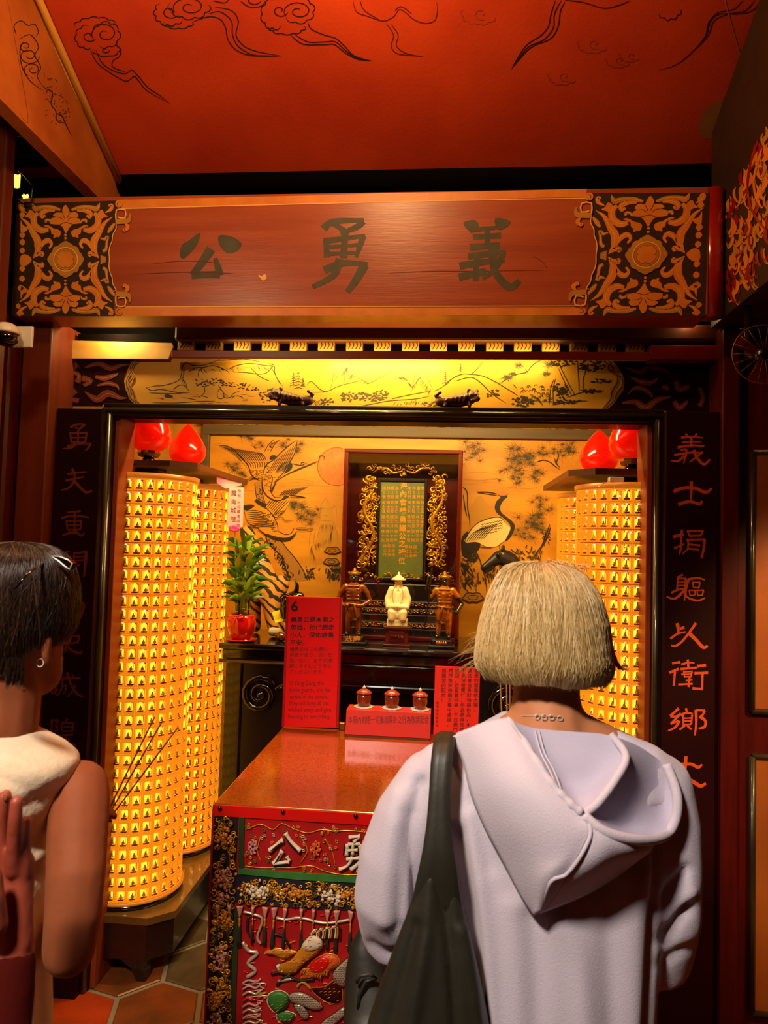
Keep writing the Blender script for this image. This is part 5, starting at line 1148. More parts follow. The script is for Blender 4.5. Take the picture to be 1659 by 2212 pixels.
for i in range(90):
    c = PT(*ZT((rs.uniform(600, 1065), rs.uniform(500, 1430)))); s_ = rs.uniform(.0006, .0016); b.add([c+V(-s_, -.0012, 0), c+V(0, -.0012, -s_), c+V(s_, -.0012, 0), c+V(0, -.0012, s_)], [(0, 1, 2, 3)], 'tablet_fleck')
part('gold_fleck', b, pan, kind='stuff')
# carved gilt surround: dragons, clouds and tendrils on a pierced board
def curl(b, x, z, r, turns, t0, rad, y, m='gold_leaf', s=1, n=16):
    b.tube([(x+s*r*(1-.85*i/n)*cos(t0+turns*2*pi*i/n), y+rs.uniform(-.001, .001)-0.004*sin(pi*i/n), z+r*(1-.85*i/n)*sin(t0+turns*2*pi*i/n)) for i in range(n+1)], [rad*(.5+.5*sin(pi*min(1, .25+.75*(1-i/n)))) for i in range(n+1)], m, 6)
def side_carving(s):
    b = MB(); k = 0
    for i in range(11):
        y_ = 480+i*86; cxp = 495 if s < 0 else 1195
        cxp += (-s*-14 if i in (0, 1) else 0) - 0.05*(y_-480)*(1 if s < 0 else 0.2) 
        half = 62 if i < 2 else 92
        for j in range(11):
            q = PT(*ZT((cxp+rs.uniform(-half, half), y_+rs.uniform(-38, 38)))); curl(b, q.x, q.z, rs.uniform(.010, .020), rs.uniform(.7, 1.2), rs.uniform(0, 6.28), rs.uniform(.0032, .0056), TY-0.004+rs.uniform(-.008, .006), 'gold_leaf' if rs.random() < .8 else 'gold_dark', rs.choice((-1, 1)))
        for j in range(4):
            q = PT(*ZT((cxp+rs.uniform(-half, half)*.8, y_+rs.uniform(-38, 38)))); b.ellip((q.x, TY-0.006, q.z), (rs.uniform(.005, .010), .006, rs.uniform(.005, .012)), 'gold_leaf', 8, 6)
    # dragon body winding down
    pts = []
    for i in range(40):
        u = i/39; q = PT(*ZT((((495-0.045*(u*950)) if s < 0 else 1195)+58*sin(u*9+(.6 if s > 0 else 2.4)), 560+u*820))); pts.append((q.x, TY-0.012, q.z))
    b.tube(pts, [.004+.006*sin(pi*(i/39)**.7) for i in range(40)], 'gold_leaf', 8)
    for i in range(2, 38, 2):
        p_ = Vector(pts[i]); b.ellip((p_.x+s*.006, p_.y-.003, p_.z+.003), (.0055, .005, .004), 'gold_leaf', 6, 5)
    p_ = Vector(pts[0]); b.ellip((p_.x, p_.y-.004, p_.z+.006), (.014, .010, .011), 'gold_leaf', 10, 8); b.ellip((p_.x-s*.012, p_.y-.006, p_.z), (.008, .008, .006), 'gold_leaf', 8, 6)
    for d in (-1, 1): b.tube([(p_.x+d*.006, p_.y, p_.z+.012), (p_.x+d*.014+s*.004, p_.y, p_.z+.024), (p_.x+d*.012+s*.014, p_.y, p_.z+.03)], [.003, .0022, .0008], 'gold_leaf', 6)
    return b
part('dragon_carving', side_carving(-1), tb, 'gilt carved dragon side'); part('dragon_carving', side_carving(1), tb, 'gilt carved dragon side')
b = MB()
for i in range(26):
    q = PT(*ZT((480+i*28, 360+60*abs(i-12.5)/13*-0.4+rs.uniform(-50, 60)))); curl(b, q.x, q.z, rs.uniform(.008, .016), 1.0, rs.uniform(0, 6.28), .0028, TY-.004, 'gold_dark' if i % 3 else 'gold_leaf', rs.choice((-1, 1)))
for s in (-1, 1):
    b.tube([tuple(PT(*ZT((845+s*x, y)))) for x, y in ((330, 400), (260, 345), (180, 350), (110, 400), (40, 385), (20, 370))], [.003, .006, .007, .006, .004, .002], 'gold_leaf', 8)
q = PT(*ZT((845, 400))); b.lathe([(.014, -.012), (.010, -.002), (.004, .004), (.001, .014)], (q.x, TY-.002, q.z), 'gold_leaf', 10)
part('crest_carving', b, tb)
b = MB()
for i in range(30):
    q = PT(*ZT((330+i*35, 1490+30*sin(i*1.1)))); curl(b, q.x, q.z, rs.uniform(.008, .014), 1.0, rs.uniform(0, 6.28), .003, TY-.006, 'gold_leaf' if i % 4 else 'gold_dark', rs.choice((-1, 1)))
part('foot_carving', b, tb)
# stepped black stand under the tablet
zz = [AZ, AZ+.055, AZ+.085, AZ+.12, AZ+.15, AZ+.185, gz0-.03]
b = MB()
for i, (dx_, dy_) in enumerate(((.245, .085), (.235, .075), (.225, .06), (.215, .05), (.205, .04), (.195, .03))):
    b.box(cc-dx_, cc+dx_, TY-dy_+.03, TY+.05, zz[i], zz[i+1], 'blackwood', .006)
part('stand', b, tb)
b = MB()
for (zi, n, dy_) in ((1, 30, .078), (3, 26, .053), (4, 24, .043)):
    zc = (zz[zi]+zz[zi+1])/2
    for i in range(n): x = cc-.2+.4*i/(n-1); curl(b, x, zc, .010, .9, rs.uniform(0, 6.28), .0024, TY-dy_+.027, 'gold_leaf', rs.choice((-1, 1)))
part('gilt_band', b, tb)
# ================================================================== FIGURES ON THE ALTAR
SY = 3.27
def at(x, y, Y=SY): return onY(x, y, Y)
mpx = SY/1500.0
def fig(name, base_px, label, cat, build):
    c = at(*base_px); t = empty(name, (c.x, SY, AZ), label, cat); build(t, c.x); return t
# white seated figure on a dark red pedestal
cw = at(857, 1398); zp1 = at(857, 1352).z
t = empty('pedestal', (cw.x, SY+.02, AZ), 'small dark red wooden pedestal under the white figure', 'pedestal')
b = MB(); b.box(cw.x-.062, cw.x+.062, SY-.035, SY+.06, AZ, AZ+.010, 'pedestal_red', .003); b.box(cw.x-.052, cw.x+.052, SY-.026, SY+.05, AZ+.010, zp1-.012, 'pedestal_red', .003); b.box(cw.x-.062, cw.x+.062, SY-.034, SY+.058, zp1-.012, zp1, 'pedestal_red', .003); part('body', b, t)
b = MB(); b.box(cw.x-.036, cw.x+.036, SY-.029, SY-.024, AZ+.022, zp1-.022, 'case_red', .002)
for k in range(-2, 3): curl(b, cw.x+k*.013, (AZ+zp1)/2, .008, .9, k, .0018, SY-.030, 'pedestal_red')
part('carved_panel', b, t)
def white_figure():
    x0, z0 = cw.x, zp1; H = at(860, 1238).z-zp1; k = H/0.24
    t = empty('white_statue', (x0, SY, zp1), 'ivory white seated figure in a pointed hat', 'statue')
    b = MB(); b.box(x0-.046*k, x0+.046*k, SY-.03, SY+.045, z0, z0+.032*k, 'ivory', .003); part('seat', b, t)
    f = lambda u, y, v, r: (x0+u*k, SY+y, z0+v*k, r*k)
    organic('body', [[f(0, .01, .05, .044), f(0, .012, .10, .042), f(0, .014, .15, .036), f(0, .014, .178, .022)], [f(-.03, .0, .165, .016), f(-.045, -.002, .12, .018), f(-.04, -.018, .085, .016), f(-.012, -.032, .09, .013)], [f(.03, .0, .165, .016), f(.045, -.002, .12, .018), f(.04, -.018, .085, .016), f(.012, -.032, .09, .013)], [f(-.02, -.01, .07, .024), f(-.026, -.03, .06, .02), f(-.026, -.03, .035, .016)], [f(.02, -.01, .07, .024), f(.026, -.03, .06, .02), f(.026, -.03, .035, .016)]], 'ivory', t, .0035, 3)
    organic('head', [[f(0, .008, .193, .0155), f(0, .006, .203, .0155)], [f(0, -.009, .196, .004)], [f(.0165, .008, .198, .0035)], [f(-.0165, .008, .198, .0035)], [f(0, -.006, .185, .006), f(0, -.014, .165, .004)]], 'ivory', t, .002, 2)
    b = MB(); b.lathe([(.001, .0), (.033*k, -.0005), (.034*k, .004*k), (.016*k, .016*k), (.006*k, .024*k), (.004*k, .034*k), (.0008, .038*k)], (x0, SY+.006, z0+.208*k), 'ivory', 20); part('hat', b, t)
    b = MB(); b.tube([(x0+.024*k*sin(a), SY-.030-.004*cos(a), z0+(.14-.045*cos(a))*k) for a in [i*2*pi/20 for i in range(20)]], .0016, 'ivory_line', 6, closed=True); part('bead_chain', b, t)
white_figure()
PN = PY(SY-.0302); text(PN, (0, -1, 0), '財團法人台北霞海', 838, 1341, 5.2, 'ivory_line', bpy.data.objects['white_statue'], 'inscription')
def guardian(px, py_base, py_head, label, left):
    c = at(px, py_base); x0 = c.x; z0 = c.z; H = at(px, py_head).z-z0; k = H/0.24; s = 1 if left else -1
    t = empty('guardian_statue', (x0, SY, z0), label, 'statue', 'guardian statues on the altar')
    f = lambda u, y, v, r: (x0+s*u*k, SY+y*k, z0+v*k, r*k)
    m = 'bronze' if left else 'bronze_gold'
    organic('torso', [[f(0, 0, .115, .025), f(0, 0, .14, .028), f(0, 0, .165, .032), f(0, 0, .185, .024), f(0, 0, .196, .012)], [f(-.03, 0, .178, .014), f(-.05, .0, .155, .012)], [f(.03, 0, .178, .014), f(.05, .0, .155, .012)]] + [[f(-.02, -.024, .135+.012*i, .0045), f(.02, -.024, .135+.012*i, .0045)] for i in range(5)], m, t, .003, 2)
    if left: arms = [[f(.045, 0, .16, .011), f(.062, -.004, .13, .010), f(.035, -.022, .112, .008), f(.02, -.026, .112, .009)], [f(-.045, 0, .16, .011), f(-.062, -.004, .13, .010), f(-.036, -.022, .112, .008), f(-.02, -.026, .112, .009)]]
    else: arms = [[f(.045, 0, .165, .011), f(.066, -.006, .185, .010), f(.06, -.012, .215, .008), f(.058, -.012, .228, .009)], [f(-.045, 0, .16, .011), f(-.066, -.004, .13, .010), f(-.05, -.022, .105, .008), f(-.046, -.026, .10, .009)]]
    for ar in arms: organic('arm', [ar], m if left else 'blackwood', t, .0026, 2)
    organic('skirt', [[f(0, 0, .118, .028), f(0, 0, .10, .031), f(.004, 0, .075, .028)], [f(-.014, -.004, .09, .018), f(-.016, -.004, .05, .014), f(-.017, -.002, .02, .010)], [f(.014, -.004, .09, .018), f(.018, .002, .05, .014), f(.02, .0, .02, .010)]], m, t, .003, 2)
    organic('boots', [[f(-.017, 0, .02, .010), f(-.018, -.002, .008, .010), f(-.02, -.02, .006, .008)], [f(.02, 0, .02, .010), f(.021, -.002, .008, .010), f(.026, -.02, .006, .008)]], 'blackwood', t, .0025, 2)
    organic('head', [[f(0, 0, .207, .0165), f(0, -.002, .216, .0165)], [f(0, -.017, .210, .004)], [f(.0165, 0, .212, .004)], [f(-.0165, 0, .212, .004)], [f(.007, -.015, .217, .0032)], [f(-.007, -.015, .217, .0032)], [f(-.005, -.0155, .2035, .0026), f(.005, -.0155, .2035, .0026)]], 'blackwood', t, .002, 1)
    b = MB(); b.lathe([(.019*k, 0), (.021*k, .004*k), (.018*k, .010*k), (.012*k, .014*k), (.006*k, .018*k), (.004*k, .026*k), (.0006, .029*k)], (x0, SY, z0+.223*k), 'gold_dark', 16)
    for d in (-1, 1): b.ellip((x0+d*.021*k, SY, z0+.231*k), (.005*k, .004*k, .004*k), 'gold_dark', 8, 6)
    part('helmet', b, t)
    b = MB(); b.tube([(x0+.033*k*cos(a), SY+.03*k*sin(a), z0+.117*k+.003*sin(2*a)) for a in [i*2*pi/18 for i in range(18)]], .004*k, 'gold_dark', 6, closed=True); b.cap([f(.006, -.03, .115, .004), f(.014, -.034, .09, .005), f(.018, -.034, .07, .003)], 'bronze', 6); part('sash', b, t)
    if not left:
        b = MB(); b.cap([(x0-.075*k, SY+.004, z0+.02*k, .0025), (x0-.06*k, SY-.012, z0+.13*k, .003), (x0-.05*k, SY-.014, z0+.26*k, .004)], 'blackwood', 6); part('staff', b, t)
    return t
zg1 = at(762, 1372).z
guardian(762, 1372, 1232, 'dark bronze guardian statue with hands at its waist, beside the numbered red sign', True)
guardian(958, 1378, 1240, 'black-faced guardian statue in orange gold armour with raised arm', False)
def plaque(px, y0, y1, hw, label, emblem):
    c = at(px, y1); zt_ = at(px, y0).z-.0005
    t = empty('statue_base', (c.x, SY, AZ), label, 'base', 'bases under the guardian statues')
    b = MB(); b.box(c.x-hw*.8, c.x+hw*.8, SY-.035, SY+.045, AZ, zt_, 'blackwood', .008); b.box(c.x-hw, c.x+hw, SY-.042, SY+.05, AZ, AZ+.014, 'blackwood', .005); part('block', b, t)
    pf = PY(SY-.0355)
    if emblem: 
        b = MB(); 
        for k in range(-2, 3): b.ellip((c.x+k*.010, SY-.037, (AZ+zt_)/2+.004), (.006, .004, .008), 'bronze_gold', 8, 6)
        part('emblem', b, t)
    else: text(pf, (0, -1, 0), '恭慶', px-20, y0+2, 18, 'text_gold', t, 'gilt_character', bold=.015, lift=.002)
plaque(764, 1372, 1398, .062, 'black statue base with two gilt characters', False)
plaque(953, 1379, 1402, .060, 'black statue base with an orange gilt emblem', True)
# horse head carving on the right, ox head on the left
def horse():
    c = onY(1080, 1206, 3.50); k = .098
    t = empty('horse_head', (c.x+.02, 3.52, AZ), 'matt black carved horse head on a pole', 'carving')
    f = lambda u, v, y, r: (c.x+u*k, 3.50+y*k, c.z+v*k, r*k)
    organic('head', [[f(.15, .05, .1, .42), f(-.12, -.02, .05, .36), f(-.42, -.22, .0, .24), f(-.66, -.40, 0, .19), f(-.80, -.50, 0, .16)], [f(-.35, -.42, 0, .14), f(-.58, -.62, 0, .11), f(-.70, -.66, 0, .09)], [f(.2, 0, .1, .42), f(.5, -.1, .15, .42), f(.75, -.4, .2, .45), f(.85, -.8, .2, .5)], [f(.12, .42, -.2, .10), f(.10, .62, -.22, .06)], [f(.18, .40, .3, .10), f(.20, .60, .32, .06)], [f(-.08, .16, -.30, .10)], [f(-.8, -.44, -.14, .06)], [f(.4, .3, .1, .12), f(.62, .15, .12, .12), f(.8, -.1, .12, .12)]], 'horse_black', t, .004, 2, 12)
    b = MB(); b.ellip(f(-.09, .16, -.36, 0)[:3], (.010, .006, .009), 'lens', 10, 8); part('eye', b, t)
    b = MB(); b.tube([f(.7, -.8, .2, 0)[:3], (c.x+.075, 3.52, AZ)], .03, 'horse_black', 12); part('neck_post', b, t)
horse()
def ox():
    c = onY(622, 1297, 3.25); k = .095
    t = empty('ox_head', (c.x, 3.28, AZ), 'glossy black carved ox head with spiral eye and upright horn', 'carving')
    f = lambda u, v, y, r: (c.x+u*k, 3.25+y*k, c.z+v*k, r*k)
    organic('head', [[f(.3, .0, .2, .48), f(0, -.1, .1, .42), f(-.1, -.45, 0, .34), f(-.05, -.72, -.05, .26)], [f(-.05, .05, -.25, .22)], [f(.55, .2, .1, .24)], [f(.3, -.5, .1, .35), f(.4, -.9, .2, .35)]], 'black_lacquer', t, .004, 2)
    b = MB(); b.tube([f(.35, .35, .1, 0)[:3], f(.42, .75, .05, 0)[:3], f(.32, 1.05, .0, 0)[:3]], [.014, .009, .002], 'black_lacquer', 8); part('horn', b, t)
    b = MB(); b.tube([f(-.05+.32*(1-.8*i/20)*cos(i*.7), .05+.32*(1-.8*i/20)*sin(i*.7), -.40, 0)[:3] for i in range(21)], .004, 'black_lacquer', 6); b.ellip(f(-.05, .05, -.42, 0)[:3], (.009,)*3, 'lens', 8, 6); part('eye', b, t)
    b = MB(); b.cap([f(.4, -.8, .2, .3), (c.x+.03, 3.28, AZ+.03, .025)], 'black_lacquer', 10); b.box(c.x-.01, c.x+.07, 3.25, 3.32, AZ, AZ+.012, 'blackwood', .003); part('stand', b, t)
ox()
# striped toy tiger crouching on the altar
def tiger():
    Yt = 3.46
    P_ = lambda x, y, r, dy=0: tuple(onY(x, y, Yt+dy))+(r,)
    t = empty('toy_tiger', (onY(590, 1385, Yt).x, Yt, AZ), 'plush striped tiger standing between bamboo and numbered sign', 'tiger')
    zf = AZ+.027
    def low(x, dy, r): q = onY(x, 1385, Yt+dy); return (q.x, Yt+dy, zf, r)
    o = organic('body', [[P_(533, 1150, .035, .02), P_(545, 1185, .05, .02), P_(560, 1225, .062, .02), P_(575, 1265, .068, .01), P_(592, 1300, .058, 0)], [P_(578, 1280, .045, -.03), P_(585, 1330, .032, -.05), low(590, -.06, .026)], [P_(600, 1290, .040, .03), P_(612, 1340, .03, .03), low(622, .03, .026)], [P_(548, 1230, .04, .06), P_(552, 1300, .03, .07), low(552, .07, .024)], [P_(592, 1290, .05, -.01), P_(606, 1262, .045, 0)]], 'tiger', t, .006, 4)
    b = MB(); p0 = Vector(P_(557, 1212, 0, -.05)[:3])
    for i in range(90):
        a = rs.uniform(0, 6.28); e = rs.uniform(.01, .04); q = p0+V(rs.uniform(-.012, .012), 0, rs.uniform(-.012, .012)); b.tube([q, q+V(cos(a)*e*.5, -.014, sin(a)*e*.5), q+V(cos(a)*e, -.008, sin(a)*e)], [.003, .002, .0006], 'white_fur', 4)
    part('chest_ruff', b, t, 'white fur ruff')
    organic('paw', [[low(588, -.085, .022), low(600, -.092, .020)]], 'white_fur', t, .004, 2); organic('paw', [[low(622, .0, .020), low(634, -.01, .016)]], 'white_fur', t, .004, 2)
tiger()
c = onY(606, 1387, 3.26); b = MB(); b.ellip((c.x, 3.26, AZ+.021), (.027, .022, .021), 'bead'); based('amber_ball', b, 'small glossy dark amber ball at the tiger paw', 'ball')
PYP = [onY(x, y, 3.28) for x, y in ((586, 1323), (602, 1318), (626, 1326), (626, 1333), (600, 1342))]
b = MB(); vs = [Vector((q.x, 3.24+.05*(1 if i in (0, 1) else -.2), q.z)) for i, q in enumerate(PYP)]
n_ = len(vs); b.add(vs+[v+V(0, 0, -.006) for v in vs], [tuple(range(n_)), tuple(reversed(range(n_, 2*n_)))]+[(i, (i+1) % n_, (i+1) % n_+n_, i+n_) for i in range(n_)], 'yellow_paper')
based('paper_pad', b, 'bright yellow folded paper pad tucked under the ox head', 'paper')
# lucky bamboo in a red pot
def plant():
    Yp = 3.215; c = onY(511, 1384, Yp); x0 = max(c.x, -.712); z0 = AZ
    t = empty('potted_bamboo', (x0, Yp, z0), 'lucky bamboo with green leaves in a shiny red pot', 'plant')
    b = MB(); b.lathe([(.045, z0), (.068, z0+.004), (.072, z0+.012), (.066, z0+.010), (.04, z0+.008)], (x0, Yp, 0), 'pot_red', 28); part('saucer', b, t)
    b = MB(); b.lathe([(.040, z0+.008), (.050, z0+.022), (.064, z0+.06), (.066, z0+.085), (.060, z0+.112), (.054, z0+.122), (.050, z0+.118), (.05, z0+.10)], (x0, Yp, 0), 'pot_red', 28); part('pot', b, t)
    b = MB()
    for s in (-1, 1):
        b.tube([(x0-.01, Yp-.066, z0+.115), (x0-.01+s*.025, Yp-.07, z0+.128), (x0-.01+s*.042, Yp-.064, z0+.118), (x0-.01+s*.02, Yp-.068, z0+.108), (x0-.01, Yp-.066, z0+.115)], .003, 'ribbon_red', 6)
        b.tube([(x0-.01, Yp-.067, z0+.115), (x0-.01+s*.012, Yp-.071, z0+.085), (x0-.01+s*.016, Yp-.071, z0+.055)], .0022, 'ribbon_red', 6)
    part('bow', b, t)
    r2 = random.Random(9)
    tops = []
    for i in range(11):
        a = 2*pi*i/11; xb, yb = x0+.03*cos(a)*(.5+.5*(i % 2)), Yp+.03*sin(a)*(.5+.5*(i % 2)); h = r2.uniform(.16, .30)
        q = [(xb, yb, z0+.10), (xb+.003, yb, z0+.10+h*.5), (xb+.008*cos(a), yb, z0+.10+h)]; b = MB(); b.tube(q, .0055, 'stalk', 8)
        for k_ in range(1, 5): zk = z0+.10+h*k_/5; b.tube([(xb+.002, yb, zk-.002), (xb+.002, yb, zk+.002)], .0068, 'leaf_light', 8)
        part('stalk', b, t); tops.append(Vector(q[-1])); tops.append(Vector(q[1]))
    for i in range(120):
        o = tops[i % len(tops)]+V(0, 0, r2.uniform(-.02, .06)); a = r2.uniform(-2.6, 1.4); el = r2.uniform(.2, 1.3); ln = r2.uniform(.08, .15); w_ = r2.uniform(.008, .014)
        d = V(cos(a)*cos(el), sin(a)*cos(el)*.8-.1, sin(el)); sd = d.cross(V(0, -1, .3)).normalized()
        P5 = [o, o+d*ln*.3+V(0, 0, .004), o+d*ln*.65, o+d*ln+V(0, 0, -ln*.18)]; W5 = [.002, w_, w_*.8, .0004]
        vs = []
        P5 = [V(max(q_.x, -.785), q_.y, q_.z) for q_ in P5]
        for p_, ww in zip(P5, W5): vs += [p_-sd*ww, p_+d.cross(sd)*(-ww*.35), p_+sd*ww]
        fs = []
        for k_ in range(3):
            for j in range(2): fs.append((k_*3+j, k_*3+j+1, k_*3+j+4, k_*3+j+3))
        b = MB(); b.add(vs, fs, 'leaf' if r2.random() < .62 else 'leaf_light', True); part('leaf', b, t)
plant()
def card():
    Yq = 3.165; Pq = PY(Yq); pts = [(495, 1052), (527, 1053), (524, 1138), (490, 1140)]
    b = MB(); b.prism([(Pq(x, y).x, Pq(x, y).z) for x, y in pts], Yq, Yq+.0015, 'pink_card'); t = based('greeting_card', b, 'pink edged gift card with black characters in the bamboo', 'card')
    for i, ch in enumerate('霞海城隍'): text(Pq, (0, -1, 0), ch, 499-i*.6, 1060+i*18.5, 13, 'sign_ink', t, 'character')
    for i, ch in enumerate('恭祝台北霞海城隍'): text(Pq, (0, -1, 0), ch, 513-i*.4, 1057+i*10+(5 if i > 1 else 0), 8, 'sign_ink_red', t, 'character')
    b = MB(); c = Pq(507, 1142)
    for k_ in range(7): a = k_*.9; b.ellip((c.x+.016*cos(a), Yq-.006, c.z+.008*sin(a)), (.012, .005, .009), 'pink', 8, 6)
    part('bow', b, t, 'pink ribbon bow')
    b = MB(); b.tube([Pq(507, 1145)+V(0, .004, 0), V(Pq(507, 1260).x, 3.2, AZ+.12)], .0018, 'stalk', 6); part('pick', b, t)
card()
q = [V(-0.775-.03*0, 3.0, ZS-.001)]
b = MB(); pts = [onZ(x, y, ZS-.002) for x, y in ((466, 1022), (519, 1036))]
a0, a1 = onY(463, 1018, 3.05), onY(517, 1037, 3.3)
b.add([V(-.785, 3.00, ZS-.0005), V(-.780, 3.36, ZS-.0005), V(-.780, 3.36, ZS-.010), V(-.788, 3.14, ZS-.045), V(-.790, 3.02, ZS-.03)], [(0, 1, 2, 3, 4)], 'pink_card')

o = based('pink_slip', b, 'pink paper slip hanging under the left canopy board', 'paper')
# ================================================================== OFFERING TABLE
TZ = 0.92; TYF, TYB = 1.883, 2.70; tx0, tx1 = -0.384, 0.384
tab = empty('offering_table', (0, 2.29, 0), 'square offering table with polished red granite top and embroidered front cloth', 'table')
b = MB(); b.box(tx0, tx1, TYF, TYB, TZ-0.018, TZ, 'granite', 0.003); part('top', b, tab)
b = MB(); b.tube([(tx0, TYF+0.001, TZ-0.009), (tx1, TYF+0.001, TZ-0.009)], 0.008, 'granite_edge', 12); part('edge_bullnose', b, tab)
for x in (tx0+.04, tx1-.04):
    for y in (TYF+.05, TYB-.05): b = MB(); b.box(x-.025, x+.025, y-.025, y+.025, 0, TZ-.018, 'red_wood', .004); part('leg', b, tab)
b = MB(); b.box(tx0+.03, tx1-.03, TYF+.03, TYB-.03, TZ-.10, TZ-.018, 'red_wood'); part('apron', b, tab)
YL = TYF-0.008
cl = empty('altar_cloth', (0, YL, 0.06), 'red embroidered altar cloth with gold borders and tassels on the table front', 'cloth')
PLc = lambda h=0.0: (lambda x, y: onY(x, y, YL-h))
Z7 = zoom(2.676, 440, 1650)
def world(pts, h): return [onY(*Z7(q)[:2], YL-h) for q in pts]
# backing cloth with soft folds
b = MB(); nx, nz = 40, 30; vs = []
for j in range(nz+1):
    for i in range(nx+1):
        x = tx0+(tx1-tx0)*i/nx; z = 0.06+(TZ-0.012-0.06)*j/nz; vs.append((x, YL-0.0015+0.0012*sin(x*60)*(1-j/nz), z))
b.add(vs, [(j*(nx+1)+i, j*(nx+1)+i+1, (j+1)*(nx+1)+i+1, (j+1)*(nx+1)+i) for j in range(nz) for i in range(nx)], 'cloth_red', True); part('backing', b, cl)
def slab(pts, h, m, name, smooth=False, lab=None):
    q = world(pts, h); n = len(q); tri = tessellate_polygon([[Vector((p[0], p[1], 0)) for p in pts]])
    b = MB(); b.add(q+[p+V(0, h*.9, 0) for p in q], [tuple(t) for t in tri]+[(i, (i+1) % n, (i+1) % n+n, i+n) for i in range(n)], m); return part(name, b, cl, lab)
RX = 1690   # right end of the cloth in this frame (hidden behind the visitor)
def sl(x): return 0.062*(x-60)
bandy = lambda y0, y1, x0=60, x1=RX: [(x0, y0+sl(x0)), (x1, y0+sl(x1)), (x1, y1+sl(x1)), (x0, y1+sl(x0))]
slab(bandy(238, 300), 0.006, 'satin_red', 'satin_strip')
slab([(62, 300), (200, 308), (185, 640), (165, 1100), (150, 1600), (5, 1600), (30, 1000)], 0.004, 'cloth_black', 'side_border')
slab([(203, 308), (236, 310), (230, 610), (200, 608)], 0.006, 'cloth_dark_green', 'green_braid'); slab([(178, 830), (206, 832), (176, 1600), (146, 1600)], 0.006, 'cloth_dark_green', 'green_braid')
slab([(200, 606), (560, 634), (910, 655), (1690, 708), (1690, 741), (910, 690), (560, 672), (230, 640), (200, 640)], 0.008, 'cloth_green', 'green_braid')
slab([(185, 640), (560, 675), (910, 692), (1690, 744), (1690, 893), (895, 850), (560, 838), (178, 800)], 0.005, 'cloth_navy', 'navy_band')
for xs, ys in ((93, 258), (457, 278), (878, 302), (1290, 326), (1650, 347)):
    b = MB(); p_ = onY(*Z7((xs, ys)), YL-.010); b.ellip(p_, (.0055, .004, .0055), 'stud', 12, 8); part('stud', b, cl)
def thread(b, pts, r, m, h=0.008, n=6, k=4): 
    q = world(crom(pts, k), h); b.tube(q, r, m, n)
rs = random.Random(31)
def curls(b, n, region, hh=(.006, .013), rr=(10, 24), mats=('thread_gold',), rad=(.0012, .0022)):
    for i in range(n):
        x, y = region(); r = rs.uniform(*rr); t0 = rs.uniform(0, 6.28); tn = rs.uniform(.6, 1.3)*rs.choice((-1, 1)); h = rs.uniform(*hh)
        pts = [(x+r*(1-.8*k/10)*cos(t0+tn*6.28*k/10), y+r*(1-.8*k/10)*sin(t0+tn*6.28*k/10)) for k in range(11)]
        b.tube(world(pts, h), rs.uniform(*rad), rs.choice(mats), 5)
def colreg():
    t = rs.random(); y = 312+t*1250; x0 = 66-50*t; x1 = 192-40*t; return rs.uniform(x0+8, x1-8), y
b = MB(); curls(b, 300, colreg, mats=('thread_gold', 'thread_gold', 'gold_dark'))
for (x, y, m, n, s) in ((125, 420, 'thread_amber', 26, 36), (120, 660, 'thread_pink', 34, 40), (115, 760, 'thread_pink', 16, 30), (118, 900, 'thread_amber', 20, 26), (95, 1120, 'thread_pink', 36, 46), (80, 1340, 'thread_amber', 36, 40), (80, 1480, 'thread_silver', 20, 36)):
    for i in range(n):
        q = world([(x+rs.gauss(0, s*.5), y+rs.gauss(0, s*.8))], rs.uniform(.006, .014))[0]; b.ellip(q, (rs.uniform(.003, .006), .003, rs.uniform(.003, .006)), m, 6, 5)
part('gold_embroidery', b, cl, 'couched gold scrollwork', 'stuff')
def bandreg(): 
    x = rs.uniform(210, 1500); return x, rs.uniform(680+sl(x)*.55, 815+sl(x)*.7)-8
b = MB(); curls(b, 330, bandreg, mats=('thread_gold', 'thread_gold', 'gold_dark'))
for (x, y, m, n, s) in ((320, 735, 'thread_white', 60, 44), (530, 750, 'thread_amber', 40, 32), (740, 770, 'thread_white', 50, 44), (860, 760, 'thread_amber', 20, 26), (230, 720, 'thread_amber', 8, 14), (1000, 790, 'thread_amber', 30, 30), (1200, 800, 'thread_white', 50, 44)):
    for i in range(n):
        q = world([(x+rs.gauss(0, s), y+rs.gauss(0, s*.5))], rs.uniform(.007, .016))[0]; b.ellip(q, (rs.uniform(.003, .007), .003, rs.uniform(.003, .006)), m, 6, 5)
part('gold_embroidery', b, cl, 'couched gold scrollwork on navy band', 'stuff')
# flowers and vines between the characters
b = MB()
for vine in ([(245, 380), (330, 350), (400, 380), (450, 345), (520, 375), (600, 400), (680, 380), (760, 390), (830, 385), (980, 400), (1100, 420)], [(240, 590), (330, 600), (460, 600), (520, 600), (620, 590), (700, 620), (800, 640), (920, 640)], [(330, 420), (310, 500), (330, 560)], [(560, 420), (600, 500), (560, 570)], [(700, 430), (740, 500), (760, 580)]): thread(b, vine, .0013, 'thread_gold', .005)
for i in range(150):
    x = rs.uniform(240, 1300); y = rs.uniform(345, 610)+sl(x)*.3
    if any((x-cx_)**2/80**2+(y-cy_)**2/110**2 < 1 for cx_, cy_ in ((470, 495), (855, 515), (1240, 540))): continue
    a = rs.uniform(0, 6.28); l = rs.uniform(14, 26); pts = [(x, y), (x+l*.5*cos(a)-6*sin(a), y+l*.5*sin(a)+6*cos(a)), (x+l*cos(a), y+l*sin(a)), (x+l*.5*cos(a)+6*sin(a), y+l*.5*sin(a)-6*cos(a)), (x, y)]
    thread(b, pts, .0011, rs.choice(('thread_gold', 'cloth_green', 'thread_silver', 'thread_orange')), rs.uniform(.004, .008), 5, 3)
